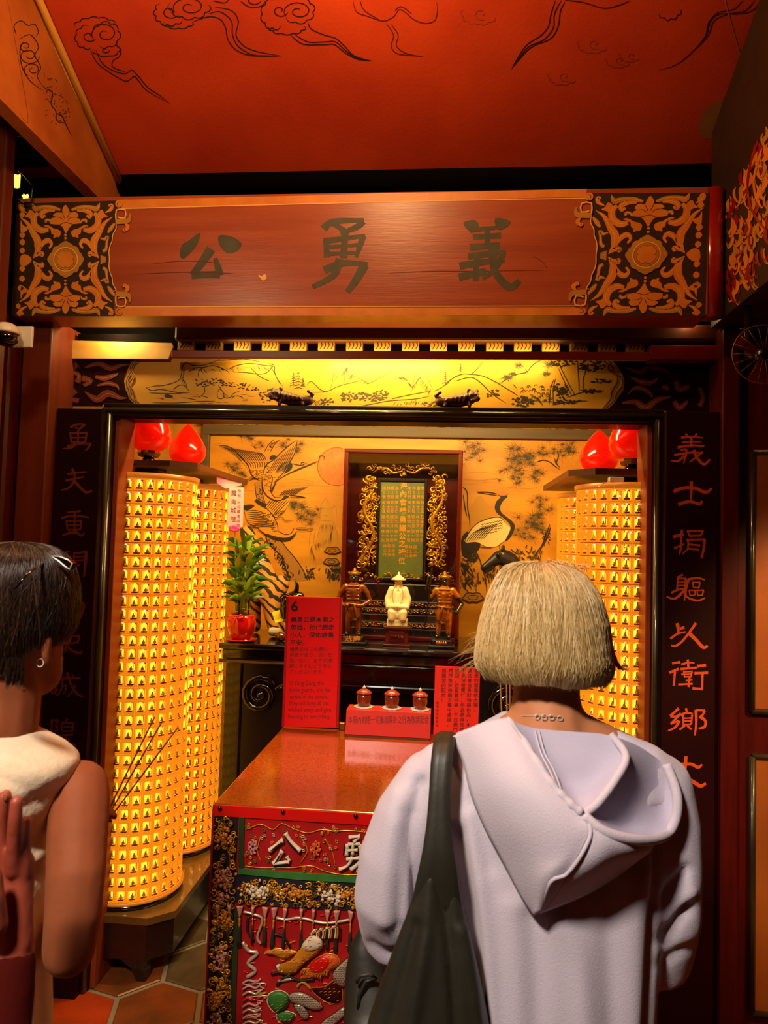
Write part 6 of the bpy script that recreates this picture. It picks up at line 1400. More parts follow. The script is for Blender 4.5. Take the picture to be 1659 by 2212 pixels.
for (x, y, m) in ((285, 480, 'thread_pink'), (650, 490, 'thread_orange'), (1040, 500, 'thread_pink')):
    for k in range(7):
        a = k*.9; pts = [(x+(10+16*u)*cos(a+.5*sin(u*3.14)), y+(12+34*u)*sin(a+.5*sin(u*3.14))) for u in (0, .3, .6, 1.0)]; thread(b, pts, .003, m, .008)
part('flower_embroidery', b, cl, 'embroidered flowers and vines', 'stuff')
# padded characters 公 勇 義
def padded(strokes):
    b = MB()
    for r, pts in strokes:
        q = world(crom(pts, 4), .009); b.tube([p_ for p_ in q], [r/2.676*.00108*(1.15 if i in (0, len(q)-1) else 1-.22*sin(pi*i/(len(q)-1))) for i in range(len(q))], 'thread_white', 8, ell=.8)
        e = world(crom(pts, 4), .003); b.tube(e, [r/2.676*.00125*1.45]*len(e), 'cloth_black', 8, ell=.4)
    part('padded_character', b, cl, 'padded white satin character')
padded([(20, [(458, 440), (420, 470), (382, 500)]), (20, [(472, 400), (505, 450), (558, 502)]), (20, [(455, 502), (430, 545), (405, 575)]), (18, [(405, 575), (450, 572), (495, 565)]), (15, [(480, 535), (495, 560)])])
padded([(16, [(840, 425), (905, 418)]), (14, [(900, 420), (868, 452)]), (14, [(835, 465), (905, 462)]), (14, [(832, 465), (825, 530)]), (14, [(903, 465), (905, 560), (850, 612)]), (12, [(862, 465), (860, 525)]), (12, [(830, 500), (890, 498)]), (14, [(825, 550), (900, 545)]), (16, [(862, 540), (830, 590), (785, 610)])])
padded([(16, [(1200, 440), (1300, 445)]), (14, [(1210, 470), (1290, 472)]), (14, [(1195, 500), (1305, 503)]), (14, [(1248, 440), (1248, 520)]), (14, [(1190, 545), (1310, 545)]), (14, [(1230, 520), (1225, 610)]), (16, [(1270, 520), (1290, 590), (1320, 620)])])
# row of tassels hanging from the navy band
tp = None
for xs in (85, 150, 210, 285, 355, 410, 470, 565, 635, 715, 770, 850, 930, 1010, 1090, 1170, 1250, 1330):
    y0 = 815+sl(xs)*.75; a = onY(*Z7((xs, y0)), YL-.010)
    if tp is None:
        b = MB(); b.lathe([(.0012, -.030), (.003, -.024), (.0085, -.004), (.009, 0)], (0, 0, 0), 'tassel_pink', 10); b.lathe([(.0024, -.052), (.003, -.046), (.0022, -.038), (.003, -.030)], (0, 0, 0), 'thread_gold', 10); b.lathe([(.0058, -.100), (.0056, -.085), (.0042, -.060), (.0024, -.052)], (0, 0, 0), 'tassel_green', 10)
        tp = b.build('tassel'); tp.parent = cl; t = tp
    else: t = tp.copy(); COL.objects.link(t)
    t.location = a-WL[cl.name]; t.rotation_euler = (0, rs.uniform(-.05, .05), rs.uniform(0, 3)); t.scale = (1, .6, rs.uniform(.95, 1.05))
# puffed lion and waves of the main field
def puff(pts, h, m, name, lab=None, rim=None):
    q = crom(pts, 4, True); n = len(q); cx_ = sum(p[0] for p in q)/n; cy_ = sum(p[1] for p in q)/n
    vs = []; 
    for s_, hh in ((1, .001), (.93, h*.6), (.8, h*.9), (.55, h)): vs += [onY(*Z7((cx_+(p[0]-cx_)*s_, cy_+(p[1]-cy_)*s_)), YL-hh-.002) for p in q]
    fs = [(r_*n+i, r_*n+(i+1) % n, (r_+1)*n+(i+1) % n, (r_+1)*n+i) for r_ in range(3) for i in range(n)]
    tri = tessellate_polygon([[Vector((p[0], p[1], 0)) for p in q]]); fs += [tuple(3*n+k for k in t_) for t_ in tri]
    b = MB(); b.add(vs, fs, m, True)
    if rim: b.tube(world(q, .004), .0016, rim, 5, closed=True)
    o = part(name, b, cl, lab)
    x0, x1, y0, y1 = min(p[0] for p in q), max(p[0] for p in q), min(p[1] for p in q), max(p[1] for p in q)
    def ins(x, y):
        c = False; j = n-1
        for i in range(n):
            if (q[i][1] > y) != (q[j][1] > y) and x < (q[j][0]-q[i][0])*(y-q[i][1])/(q[j][1]-q[i][1])+q[i][0]: c = not c
            j = i
        return c
    b = MB(); sil = m == 'thread_silver'; tone = {'thread_silver': 'cloth_navy', 'thread_amber': 'thread_gold', 'thread_white': 'thread_amber', 'cloth_green': 'leaf_light'}.get(m, 'thread_gold')
    for yy_ in range(int(y0), int(y1), 13 if sil else 17):
        for xx_ in range(int(x0), int(x1), 15 if sil else 26):
            X0 = xx_+(6 if (yy_//11) % 2 else 0); pts = [(X0-5, yy_+2), (X0, yy_+7), (X0+6, yy_+2)] if sil else [(X0-8, yy_+3), (X0, yy_), (X0+8, yy_-3)]
            if all(ins(*p_) for p_ in pts) and (sil or rs.random() < .55):
                r_ = sqrt(((X0-cx_)/(x1-x0)*2)**2+((yy_-cy_)/(y1-y0)*2)**2); b.tube(world(pts, .0035+h*max(.62, 1.02-.16*r_*r_)), .0007, tone, 4)
    if b.v: part('stitching', b, o, kind='stuff')
puff([(430, 1165), (500, 1135), (560, 1060), (610, 1000), (665, 1010), (690, 1050), (660, 1100), (590, 1150), (520, 1215), (440, 1215), (420, 1190)], .020, 'thread_amber', 'lion_body', 'padded amber lion body', 'cloth_black')
puff([(560, 1060), (620, 990), (680, 1010), (690, 1060), (650, 1080), (600, 1090)], .026, 'thread_white', 'lion_mane', None, 'cloth_black')
puff([(350, 1095), (400, 1065), (470, 1075), (545, 1090), (500, 1110), (460, 1130), (400, 1105)], .014, 'thread_amber', 'lion_tail', None, 'thread_gold')
puff([(560, 1240), (640, 1160), (700, 1100), (770, 1110), (780, 1160), (720, 1200), (640, 1240)], .014, 'thread_orange', 'flame', None, 'thread_gold')
puff([(600, 1190), (640, 1130), (700, 1110), (740, 1140), (700, 1200), (640, 1220)], .018, 'satin_red', 'flame', None, 'thread_gold')
puff([(745, 1215), (800, 1150), (850, 1120), (850, 1200), (810, 1290), (765, 1275)], .018, 'thread_silver', 'scaled_limb', None, 'cloth_black')
puff([(495, 1335), (550, 1318), (620, 1345), (690, 1405), (640, 1425), (560, 1395), (505, 1375)], .016, 'thread_silver', 'scaled_limb', None, 'cloth_black')
puff([(620, 1300), (700, 1290), (760, 1250), (800, 1300), (790, 1380), (700, 1370)], .014, 'sleeve_dark', 'scaled_limb', None, 'thread_gold')
puff([(520, 1400), (560, 1390), (610, 1450), (580, 1480)], .014, 'thread_silver', 'scaled_limb', None, 'cloth_black')
puff([(680, 1500), (760, 1440), (820, 1400), (830, 1440), (740, 1520), (690, 1540)], .014, 'thread_silver', 'scaled_limb', None, 'cloth_black')
puff([(370, 1385), (380, 1330), (440, 1310), (490, 1340), (480, 1400), (420, 1440)], .022, 'cloth_green', 'green_ball', 'padded green ball', 'thread_white')
puff([(420, 1450), (470, 1430), (530, 1450), (500, 1490), (440, 1490)], .014, 'cloth_green', 'green_ball', None, 'thread_white')
puff([(415, 1170), (440, 1155), (460, 1180), (440, 1205)], .014, 'thread_white', 'lion_paw', None, 'cloth_black')
b = MB(); thread(b, [(225, 1030), (260, 1080), (312, 1095), (255, 1150), (300, 1195), (250, 1232)], .0045, 'thread_silver', .006, 8); part('silver_snake', b, cl, 'wavy silver thread snake')
b = MB()
for l, m in (([(390, 1215), (450, 1205), (540, 1250), (640, 1245)], 'cloth_black'), ([(420, 1280), (480, 1230), (560, 1260)], 'cloth_black'), ([(430, 1255), (520, 1240)], 'thread_silver'), ([(230, 855), (290, 870), (340, 900), (310, 1000), (330, 1040)], 'thread_silver'), ([(260, 880), (250, 960), (290, 1020)], 'cloth_navy'), ([(420, 890), (480, 900), (560, 890), (700, 920), (850, 900)], 'thread_silver'), ([(400, 980), (460, 1000), (500, 1060)], 'cloth_black'), ([(540, 1290), (570, 1260), (620, 1300)], 'thread_gold')): thread(b, l, .0035, m, .007)
for y in range(1250, 1500, 34): thread(b, [(225, y+20), (260, y), (300, y+12), (330, y-8)], .0028, rs.choice(('satin_red', 'thread_pink', 'thread_silver')), .006)
for i in range(60):
    x = rs.uniform(215, 830); y = rs.uniform(850, 1500); a = rs.uniform(-.6, .6); l = rs.uniform(20, 50); thread(b, [(x, y), (x+l*.5, y+10*sin(a*5)), (x+l*cos(a), y+l*sin(a))], .0020, rs.choice(('satin_red', 'satin_red', 'thread_gold', 'thread_orange')), .004)
for k in range(12):
    x = 640+14*k; thread(b, [(620+12*k, 985-3*k), (640+12*k, 960-2*k), (655+12*k, 985-3*k), (650+12*k, 1010)], .0022, ('thread_white', 'thread_amber', 'cloth_black')[k % 3], .016)
for k in range(9): thread(b, [(560+14*k, 1210+4*k), (580+14*k, 1185), (600+14*k, 1200), (596+14*k, 1222)], .0022, ('thread_gold', 'thread_orange')[k % 2], .014)
for k in range(14): thread(b, [(225+rs.uniform(-5, 120), 1260+18*k), (260+rs.uniform(-5, 110), 1250+18*k), (300+rs.uniform(0, 60), 1266+18*k)], .0016, rs.choice(('thread_silver', 'thread_pink', 'thread_gold')), .006)
part('wave_embroidery', b, cl, 'embroidered waves and flames', 'stuff')
# ================================================================== SIGNS AND CUPS
S6 = PY(2.655)
sg = empty('numbered_sign', (S6(670, 1568).x, 2.665, TZ), 'tall red sign with large number 6 and black text in three languages', 'sign')
b = MB(); b.prism([(S6(x, y).x, max(S6(x, y).z, TZ)) for x, y in ((622, 1289), (734, 1291), (726, 1572), (612, 1570))], 2.655, 2.672, 'sign_red'); part('board', b, sg)
b = MB(); b.prism([(S6(x, y).x, max(S6(x, y).z, TZ)) for x, y in ((734, 1292), (738, 1292), (731, 1572), (727, 1572))], 2.652, 2.675, 'sign_red_dark'); b.prism([(S6(x, y).x, max(S6(x, y).z, TZ)) for x, y in ((619, 1289), (623.5, 1289), (613.5, 1570), (609, 1570))], 2.652, 2.675, 'sign_red_dark'); part('edge_strip', b, sg)
b = MB(); c = S6(732, 1560); b.box(c.x-.005, c.x+.02, 2.68, 2.71-.012, TZ, TZ+.03, 'gold_dark', .004); part('foot', b, sg)
bd_ = [o for o in sg.children if o.name.startswith('board')][0]
N_ = (0, -1, 0)
text(S6, N_, '6', 628.5, 1296, 30, 'sign_ink', bd_, 'numeral', bold=.03, spx=1.05)
for i, l in enumerate(('義勇公是本廟之', '英雄，他們趕走', '小人，保佑諸事', '平安。')): text(S6, N_, l, 628-i*.8, 1333+i*16.6, 12.6, 'sign_ink', bd_, 'chinese_text', spx=1.08, bold=.014)
for i, l in enumerate(('義勇公はこの廟の', '英雄であり、災いを', '追い払い、全てが順', '調にすすむよう守っ', 'てくださいます。')): text(S6, N_, l, 626-i*.6, 1398+i*12.3, 9.8, 'sign_ink_red', bd_, 'japanese_text', spx=1.05, bold=.008)
for i, (l, w_) in enumerate((('Yi Yong Gong, the', 75), ('brave guards, are the', 89), ('heroes of the temple.', 85), ('They will keep all the', 87), ('wicked away, and give', 93), ('blessing to everything.', 91))): text(S6, N_, l, 624.5-i*.5, 1469.5+i*14.3, 13.5, 'sign_ink_red', bd_, 'english_text', wpx=w_, bold=.006)
S7 = PY(2.60)
nt_ = empty('notice_board', (S7(985, 1575).x, 2.605, TZ), 'low bright red notice with black vertical text columns', 'sign')
b = MB(); b.prism([(S7(x, y).x, max(S7(x, y).z, TZ)) for x, y in ((940, 1439), (1037.5, 1442), (1032, 1592), (936, 1588))], 2.60, 2.606, 'sign_red_light'); nb = part('board', b, nt_)
b = MB(); c = S7(985, 1575); b.prism([(2.606, TZ), (2.66, TZ), (2.606, TZ+.15)], c.x-.03, c.x+.03, 'sign_red_dark', 'x'); part('easel', b, nt_)
for x, l, sz in ((1024.5, '敬愛的眾善信大德：', 10.2), (1010, '請注意自身財物與供品，本廟', 10), (996.5, '不負保管責任；供品參拜完請', 10), (982.5, '帶回，若留置供桌，每日廟門', 10), (968.5, '關閉後將由廟方集中處理。', 10), (954, '感謝您的配合！', 10.4)):
    for j, ch in enumerate(l): text(S7, N_, ch, x-j*.33, 1444.5+j*10.6, sz, 'sign_ink_red', nb, 'notice_character', bold=.012)
for j, ch in enumerate('霞海城隍廟敬啟'): text(S7, N_, ch, 942-j*.2, 1516+j*8, 6.2, 'sign_ink_red', nb, 'notice_character')
# red text bar carrying three lidded cups
S8 = PY(2.607)
bx0, bx1 = S8(747, 1570).x, S8(929.5, 1575).x; bz = S8(840, 1538).z
br = empty('text_bar', ((bx0+bx1)/2, 2.65, TZ), 'long low red lacquer bar with engraved characters in front of the cups', 'sign')
b = MB(); b.prism([(2.598, TZ+.010), (2.70, TZ+.010), (2.70, bz), (2.612, bz)], bx0, bx1, 'bar_red', 'x'); body = part('body', b, br)
b = MB(); b.box(bx0+.002, bx1-.002, 2.602, 2.698, TZ, TZ+.010, 'granite_edge'); part('foot', b, br)
sl_n = V(0, -(bz-TZ-.010), -.014).normalized()
def onbar(x, y):
    n = V(0, (bz-TZ-.010), -.014).normalized(); return onP(x, y, V(0, 2.598, TZ+.010), n)
text(onbar, (0, -1, .2), '本廟內謝絕一切推銷算卦之行為敬請配合', 752, 1547, 18, 'sign_ink_red', body, 'engraved_text', wpx=174)
def cup(px, label):
    Yc = 2.664; c = onY(px, 1535, Yc); z = bz; t = empty('lidded_cup', (c.x, Yc, z), label, 'cup', 'lidded tea cups on the red bar')
    n = 40; b = MB(); rings = []
    for r0, zz_, am in ((.0, 0.0, 0), (.033, .0, .06), (.036, .003, .06), (.033, .005, .06), (.0, .0045, 0)):
        rings.append([V(c.x+max(r0, .001)*(1+am*sin(10*2*pi*k/n))*cos(2*pi*k/n), Yc+max(r0, .001)*(1+am*sin(10*2*pi*k/n))*sin(2*pi*k/n), z+zz_) for k in range(n)])
    b.loft(rings, 'white_china'); part('coaster', b, t)
    b = MB(); b.lathe([(.016, .005), (.021, .007), (.0265, .022), (.0275, .036), (.0255, .048), (.0235, .050)], (c.x, Yc, z), 'cup_brown', 24); part('body', b, t)
    b = MB(); b.lathe([(.0235, .0505), (.0300, .052), (.0290, .056), (.018, .064), (.008, .068)], (c.x, Yc, z), 'cup_lid', 24); ld = part('lid', b, t)
    b = MB(); b.lathe([(.003, .068), (.0065, .072), (.0045, .076), (.0025, .079), (.0005, .082)], (c.x, Yc, z), 'white_china', 12); part('knob', b, ld)
cup(785.5, 'brown lidded cup beside the numbered red sign'); cup(846, 'brown lidded cup between the two other cups'); cup(907, 'brown lidded cup beside the low red notice')
# ================================================================== FIXTURES
c = onY(14, 722, 2.08)
t = empty('security_camera', (c.x, 2.1, c.z), 'white dome security camera on the left red post', 'camera')
b = MB(); b.lathe([(.001, .036), (.020, .033), (.034, .022), (.040, .006), (.038, .0)], (c.x, 2.08, c.z), 'camera_white', 24); part('housing', b, t)
b = MB(); b.lathe([(.037, 0), (.034, -.022), (.018, -.036), (.001, -.039)], (c.x, 2.08, c.z), 'lens', 24); part('dome', b, t)
b = MB(); b.box(c.x-.02, c.x+.048, 2.138, 2.149, c.z-.025, c.z+.045, 'camera_white', .003); b.tube([(c.x, 2.10, c.z+.012), (c.x, 2.14, c.z+.015)], .014, 'camera_white', 12); part('bracket', b, t)
c = onY(48, 405, 2.28)
t = empty('glass_lamp', (c.x, 2.3, c.z-.05), 'small dark framed glass lamp with yellow coil above the beam end', 'lamp')
P9 = PY(2.30)
out = [(28, 360), (52, 378), (70, 400), (68, 438), (50, 440), (28, 425)]
b = MB(); b.tube([P9(*q) for q in out], .004, 'blackwood', 6, closed=True); part('frame', b, t)
b = MB(); b.add([P9(*q) for q in out], [tuple(range(len(out)))], 'pane_glass'); part('glass_pane', b, t)
mat('coil', '#d8d040', .3, emit=(1, .85, .15, 1), estr=1.2)
b = MB(); c0 = onY(37, 378, 2.33); b.tube([(c0.x+.009*cos(i*.9), 2.33+.009*sin(i*.9), c0.z-.0011*i) for i in range(40)], .0035, 'coil', 6); c1 = onY(55, 425, 2.33); b.tube([(c1.x-.012+.024*i/12, 2.33+.006*sin(i), c1.z+.006*cos(i*1.2)) for i in range(13)], .0035, 'coil', 6); part('coil', b, t)
b = MB(); b.tube([onY(28, 300, 2.3), onY(30, 330, 2.3), onY(28, 362, 2.3)], .002, 'camera_white', 6); b.tube([onY(27, 294, 2.3), onY(63, 296, 2.28)], .002, 'camera_white', 6); part('cable', b, t)
c = onY(1648, 765, 2.1); R_ = .085
t = empty('wall_fan', (c.x, 2.1, c.z-.08), 'dark wall fan with thin brass guard ring under the right side beam', 'fan')
b = MB(); b.tube([(c.x+R_*cos(a), 2.1, c.z+R_*sin(a)) for a in [i*2*pi/36 for i in range(36)]], .0016, 'gold_dark', 6, closed=True); part('guard_ring', b, t)
for i in range(18):
    a = i*2*pi/18; b = MB(); b.tube([(c.x+.02*cos(a), 2.092, c.z+.02*sin(a)), (c.x+R_*cos(a), 2.1, c.z+R_*sin(a))], .0007, 'gold_dark', 4); part('guard_wire', b, t)
b = MB(); b.lathe([(.001, -.02), (.018, -.016), (.02, .02), (.001, .022)], (0, 0, 0), 'blackwood', 14)
b.v = [V(c.x+p.x, 2.11+p.z, c.z+p.y) for p in b.v]; part('hub', b, t)
for i in range(3):
    a = i*2*pi/3+.5; d = V(cos(a), 0, sin(a)); s = V(-sin(a), 0, cos(a)); o = V(c.x, 2.115, c.z); b = MB()
    b.add([o+d*.015-s*.01, o+d*.075-s*.03+V(0, .008, 0), o+d*.08+s*.012, o+d*.02+s*.01, o+d*.015-s*.01+V(0, .002, 0), o+d*.075-s*.03+V(0, .010, 0), o+d*.08+s*.012+V(0, .002, 0), o+d*.02+s*.01+V(0, .002, 0)], [(0, 1, 2, 3), (7, 6, 5, 4), (0, 4, 5, 1), (1, 5, 6, 2), (2, 6, 7, 3), (3, 7, 4, 0)], 'red_wood'); part('blade', b, t)
b = MB(); b.tube([(c.x, 2.13, c.z), (c.x, 2.2, c.z+.02), (c.x+.02, 2.25, zb)], .012, 'blackwood', 8); part('arm', b, t)
# ================================================================== PEOPLE
import numpy as np
def proj(p): q = Vector(p)-CAM; z = q.dot(_f); return CX+FPX*q.dot(_r)/z, CY-FPX*q.dot(_u)/z
def ell_ring(cx, cy, z, rx, ry, n=28, pw=2.3):
    out = []
    for k in range(n):
        t = 2*pi*k/n; c, s = cos(t), sin(t); out.append(V(cx+rx*math.copysign(abs(c)**(2/pw), c), cy+ry*math.copysign(abs(s)**(2/pw), s), z))
    return out
def pc4(x, y, Y, r): q = onY(x, y, Y); return (q.x, q.y, q.z, r)
def creases(o, cr):
    me = o.data; n = len(me.vertices); co = np.empty(n*3); me.vertices.foreach_get('co', co); co = co.reshape(-1, 3)
    no = np.empty(n*3); me.vertices.foreach_get('normal', no); no = no.reshape(-1, 3)
    off = np.array(WL[o.parent.name]) if o.parent else np.zeros(3)
    q = co+off-np.array(CAM); z = q@np.array(_f); px = CX+FPX*(q@np.array(_r))/z; py = CY-FPX*(q@np.array(_u))/z
    face = np.clip(-(no*(q/np.linalg.norm(q, axis=1)[:, None])).sum(1)*1.6, 0, 1)
    d = np.zeros(n)
    for pts, w_, a in cr:
        pts = crom(pts, 5); best = np.full(n, 1e9)
        for (x0, y0), (x1, y1) in zip(pts[:-1], pts[1:]):
            dx_, dy_ = x1-x0, y1-y0; l2 = dx_*dx_+dy_*dy_+1e-9; t = np.clip(((px-x0)*dx_+(py-y0)*dy_)/l2, 0, 1); best = np.minimum(best, np.hypot(px-x0-t*dx_, py-y0-t*dy_))
        d += a*np.exp(-(best/w_)**2)
    co += no*(d*face)[:, None]; me.vertices.foreach_set('co', co.ravel()); me.update()
def hand(W, F, N, S, k=1.0, curl=(.3, .5, .4), spread=.08, thumb=(.75, .35)):
    """chains for a hand: wrist W, finger direction F, palm normal N (towards the palm side), S towards the thumb"""
    W, F, N, S = Vector(W), Vector(F).normalized(), Vector(N).normalized(), Vector(S).normalized(); ch = []
    ch.append([tuple(W-F*.03*k)+(.026*k,), tuple(W+F*.01*k)+(.026*k,)])
    lens = ((.030, .9, .044, .026, .022), (.010, 1.0, .048, .030, .024), (-.011, .96, .044, .028, .023), (-.031, .86, .034, .021, .019))
    for i, (sx, pl, a, b_, c_) in enumerate(lens):
        K = W+F*.088*k*pl+S*sx*k; ch.append([tuple(W+F*.005*k+S*sx*.7*k)+(.017*k,), tuple(W+F*.05*k*pl+S*sx*.9*k)+(.0155*k,), tuple(K)+(.0115*k,)])
        D = (F+S*spread*(1.5-i)*.6).normalized(); P = K; seq = [tuple(P)+(.0105*k,)]; ang = 0
        for L_, cu, r in zip((a, b_, c_), curl, (.0098, .0088, .0076)):
            ang += cu; P = P+(D*cos(ang)+N*sin(ang))*L_*k; seq.append(tuple(P)+(r*k,))
        ch.append(seq)
    T = W+F*.02*k+S*.024*k; D = (F*.62+S*thumb[0]+N*thumb[1]).normalized(); P1 = T+D*.035*k; P2 = P1+(D+F*.5).normalized()*.032*k; P3 = P2+(D+F*.9).normalized()*.024*k
    ch.append([tuple(T-D*.01*k)+(.017*k,), tuple(P1)+(.013*k,), tuple(P2)+(.0105*k,), tuple(P3)+(.009*k,)])
    return ch
class Hair:
    def __init__(s, rows, Yc, ryf, hem, gap, shift=0.0):
        s.rows = []; 
        for y, xl, xr in rows: a, c = onY(xl, y, Yc), onY(xr, y, Yc); s.rows.append(((a.z+c.z)/2, (a.x+c.x)/2, (c.x-a.x)/2))
        L = [0]
        for p, q in zip(s.rows[:-1], s.rows[1:]): L.append(L[-1]+sqrt((p[0]-q[0])**2+(p[2]-q[2])**2))
        s.L = [l/L[-1] for l in L]; s.Yc = Yc; s.ryf = ryf; s.hem = hem; s.gap = gap; s.sh = shift
    def at(s, th, t, off=0.0):
        t = max(0, min(1.0, t)); i = 0
        while i < len(s.L)-2 and s.L[i+1] < t: i += 1
        u = (t-s.L[i])/(s.L[i+1]-s.L[i]); z, cx_, rx = [s.rows[i][k]+(s.rows[i+1][k]-s.rows[i][k])*u for k in range(3)]
        return V(cx_+(rx+off)*cos(th), s.Yc+s.sh*(1-t)+(rx*s.ryf+off)*sin(th), z+off*.6*(1-t))
    def shell(s, m, n=72, k=30):
        b = MB(); th0 = pi/2+s.gap; th1 = pi/2+2*pi-s.gap; vs = []
        for i in range(n+1):
            th = th0+(th1-th0)*i/n; h = s.hem(th)
            for j in range(k+1):
                t = h*j/k; e = max(0, (j/k-.82)/.18); vs.append(s.at(th, t, -.012*e*e+.0016*sin(th*31+6*j/k)*min(1, j/6)))
        fs = [(i*(k+1)+j, i*(k+1)+j+1, (i+1)*(k+1)+j+1, (i+1)*(k+1)+j) for i in range(n) for j in range(k)]
        b.add(vs, fs, m, True); return b
    def strands(s, n, mats, rs, lift=(.0005, .006), rad=(.0005, .0011), drift=.25, seg=8, s0=(0.0, .45), avoid=None):
        b = MB(); th0 = pi/2+s.gap; th1 = pi/2+2*pi-s.gap
        for i in range(n):
            th = rs.uniform(th0, th1); h = s.hem(th); a = rs.uniform(*s0)*h; e = h*rs.uniform(.86, 1.015) if rs.random() < .8 else h*rs.uniform(.5, .9)
            if e-a < .12: continue
            if avoid and avoid(th, a): a = a+.18
            dr = rs.gauss(0, drift); of = rs.uniform(*lift); ph = rs.uniform(0, 6); wv = rs.gauss(0, .03); pts = []
            for j in range(seg+1):
                u = j/seg; t = a+(e-a)*u; k_ = max(0, (t/h-.84)/.16); pts.append(s.at(th+dr*u*u*.6+wv*sin(ph+4*u), t, of*min(1, u*3+.15)-.013*k_*k_))
            r = rs.uniform(*rad); b.tube(pts, [r*(.5+.5*min(1, 3*u/seg, )) if u < seg else r*.15 for u in range(seg+1)], rs.choice(mats), 3, False)
        return b
def legs(b, cx, cy, hip, m, sp=.09, fwd=(0, 1), r=.085):
    for s in (-1, 1):
        x = cx+s*sp*fwd[1]; y = cy-s*sp*fwd[0]; b.cap([(x, y, hip, r), (x, y, hip*.55, r*.72), (x, y, hip*.3, r*.6), (x, y, .09, r*.5)], m, 14)
def shoes(b, cx, cy, m, sp=.09, fwd=(0, 1)):
    for s in (-1, 1):
        x = cx+s*sp*fwd[1]; y = cy-s*sp*fwd[0]; b.cap([(x-fwd[0]*.05, y-fwd[1]*.05, .036, .036), (x+fwd[0]*.06, y+fwd[1]*.06, .036, .036), (x+fwd[0]*.14, y+fwd[1]*.14, .030, .029)], m, 12)
rs = random.Random(12)
# ------------------------------------------------------------------ visitor in the pale hooded jacket
Y1 = 1.22
c1 = onY(1180, 1900, Y1)
P1o = empty('person', (c1.x, Y1, 0), 'visitor with short blond hair and pale lavender hooded jacket, standing at the table', 'person')
hx = onY(1180, 1370, 1.235)
hands_at = onY(1092, 1640, 1.52); hz_ = hands_at.z
elL = Vector(pc4(842, 2030, Y1, 0)[:3]); elR = Vector(pc4(1438, 2060, Y1+.02, 0)[:3])
wrL = hands_at+V(-.035, -.045, -.05); wrR = hands_at+V(.045, -.05, -.05)
chains = [[(hx.x, 1.235, hx.z+.025, .085), (hx.x, 1.245, hx.z-.01, .080), (hx.x, 1.26, hx.z-.06, .062), (hx.x, 1.285, hx.z-.085, .038)],
  [pc4(1180, 1440, 1.235, .058), pc4(1180, 1500, 1.225, .056), pc4(1181, 1545, 1.215, .062), pc4(1182, 1600, 1.21, .075)],
  [pc4(1182, 1585, 1.21, .060), pc4(1100, 1612, 1.215, .050), pc4(1000, 1650, 1.22, .045), pc4(940, 1690, 1.22, .045)], [pc4(1182, 1585, 1.21, .060), pc4(1265, 1612, 1.215, .050), pc4(1360, 1650, 1.22, .045), pc4(1425, 1695, 1.22, .045)],
  [pc4(1180, 1650, 1.22, .09), pc4(1180, 1850, 1.22, .10), pc4(1180, 2100, 1.22, .10), (c1.x, Y1, .80, .11)], [pc4(1090, 1720, 1.22, .08), pc4(1100, 2050, 1.22, .075)], [pc4(1270, 1720, 1.22, .08), pc4(1260, 2050, 1.22, .075)],
  [pc4(920, 1700, Y1, .042), tuple(elL)+(.036,), tuple(wrL)+(.024,)], [pc4(1430, 1700, Y1, .042), tuple(elR)+(.036,), tuple(wrR)+(.024,)],
  # nose, brows, ears, lips
  [(hx.x, 1.335, hx.z-.015, .012), (hx.x, 1.347, hx.z-.035, .013)], [(hx.x-.03, 1.315, hx.z+.012, .012), (hx.x+.03, 1.315, hx.z+.012, .012)], [(hx.x-.078, 1.24, hx.z-.01, .012), (hx.x-.078, 1.245, hx.z-.045, .010)], [(hx.x+.078, 1.24, hx.z-.01, .012), (hx.x+.078, 1.245, hx.z-.045, .010)], [(hx.x-.016, 1.326, hx.z-.062, .007), (hx.x+.016, 1.326, hx.z-.062, .007)]]
upd = V(0, .25, 1).normalized()
chains += hand(wrL, upd, V(1, .15, -.04), V(.05, -.9, .25), .95, (.9, .9, .5)); chains += hand(wrR, upd, V(-1, .15, -.04), V(-.05, -.9, .25), .95, (.9, .9, .5))
organic('body', chains, 'skin', P1o, .0065, 4)
b = MB()
for s in (-1, 1): b.ellip((hx.x+s*.031, 1.313, hx.z-.004), (.012, .008, .006), 'white_china', 10, 8); b.ellip((hx.x+s*.031, 1.3195, hx.z-.004), (.005, .003, .005), 'lens', 8, 6)
part('eyes', b, P1o)
b = MB(); legs(b, c1.x, Y1, .82, 'trousers'); b.cap([(c1.x-.06, Y1, .86, .12), (c1.x+.06, Y1, .86, .12)], 'trousers', 14); remesh(part('trousers', b, P1o), .012, 3)
b = MB(); shoes(b, c1.x, Y1+.01, 'blackwood'); 
for s in (-1, 1):
    q = MB(); x = c1.x+s*.09; q.cap([(x, Y1-.04, .036, .036), (x, Y1+.07, .036, .036), (x, Y1+.15, .030, .029)], 'blackwood', 12); part('shoe', q, P1o)
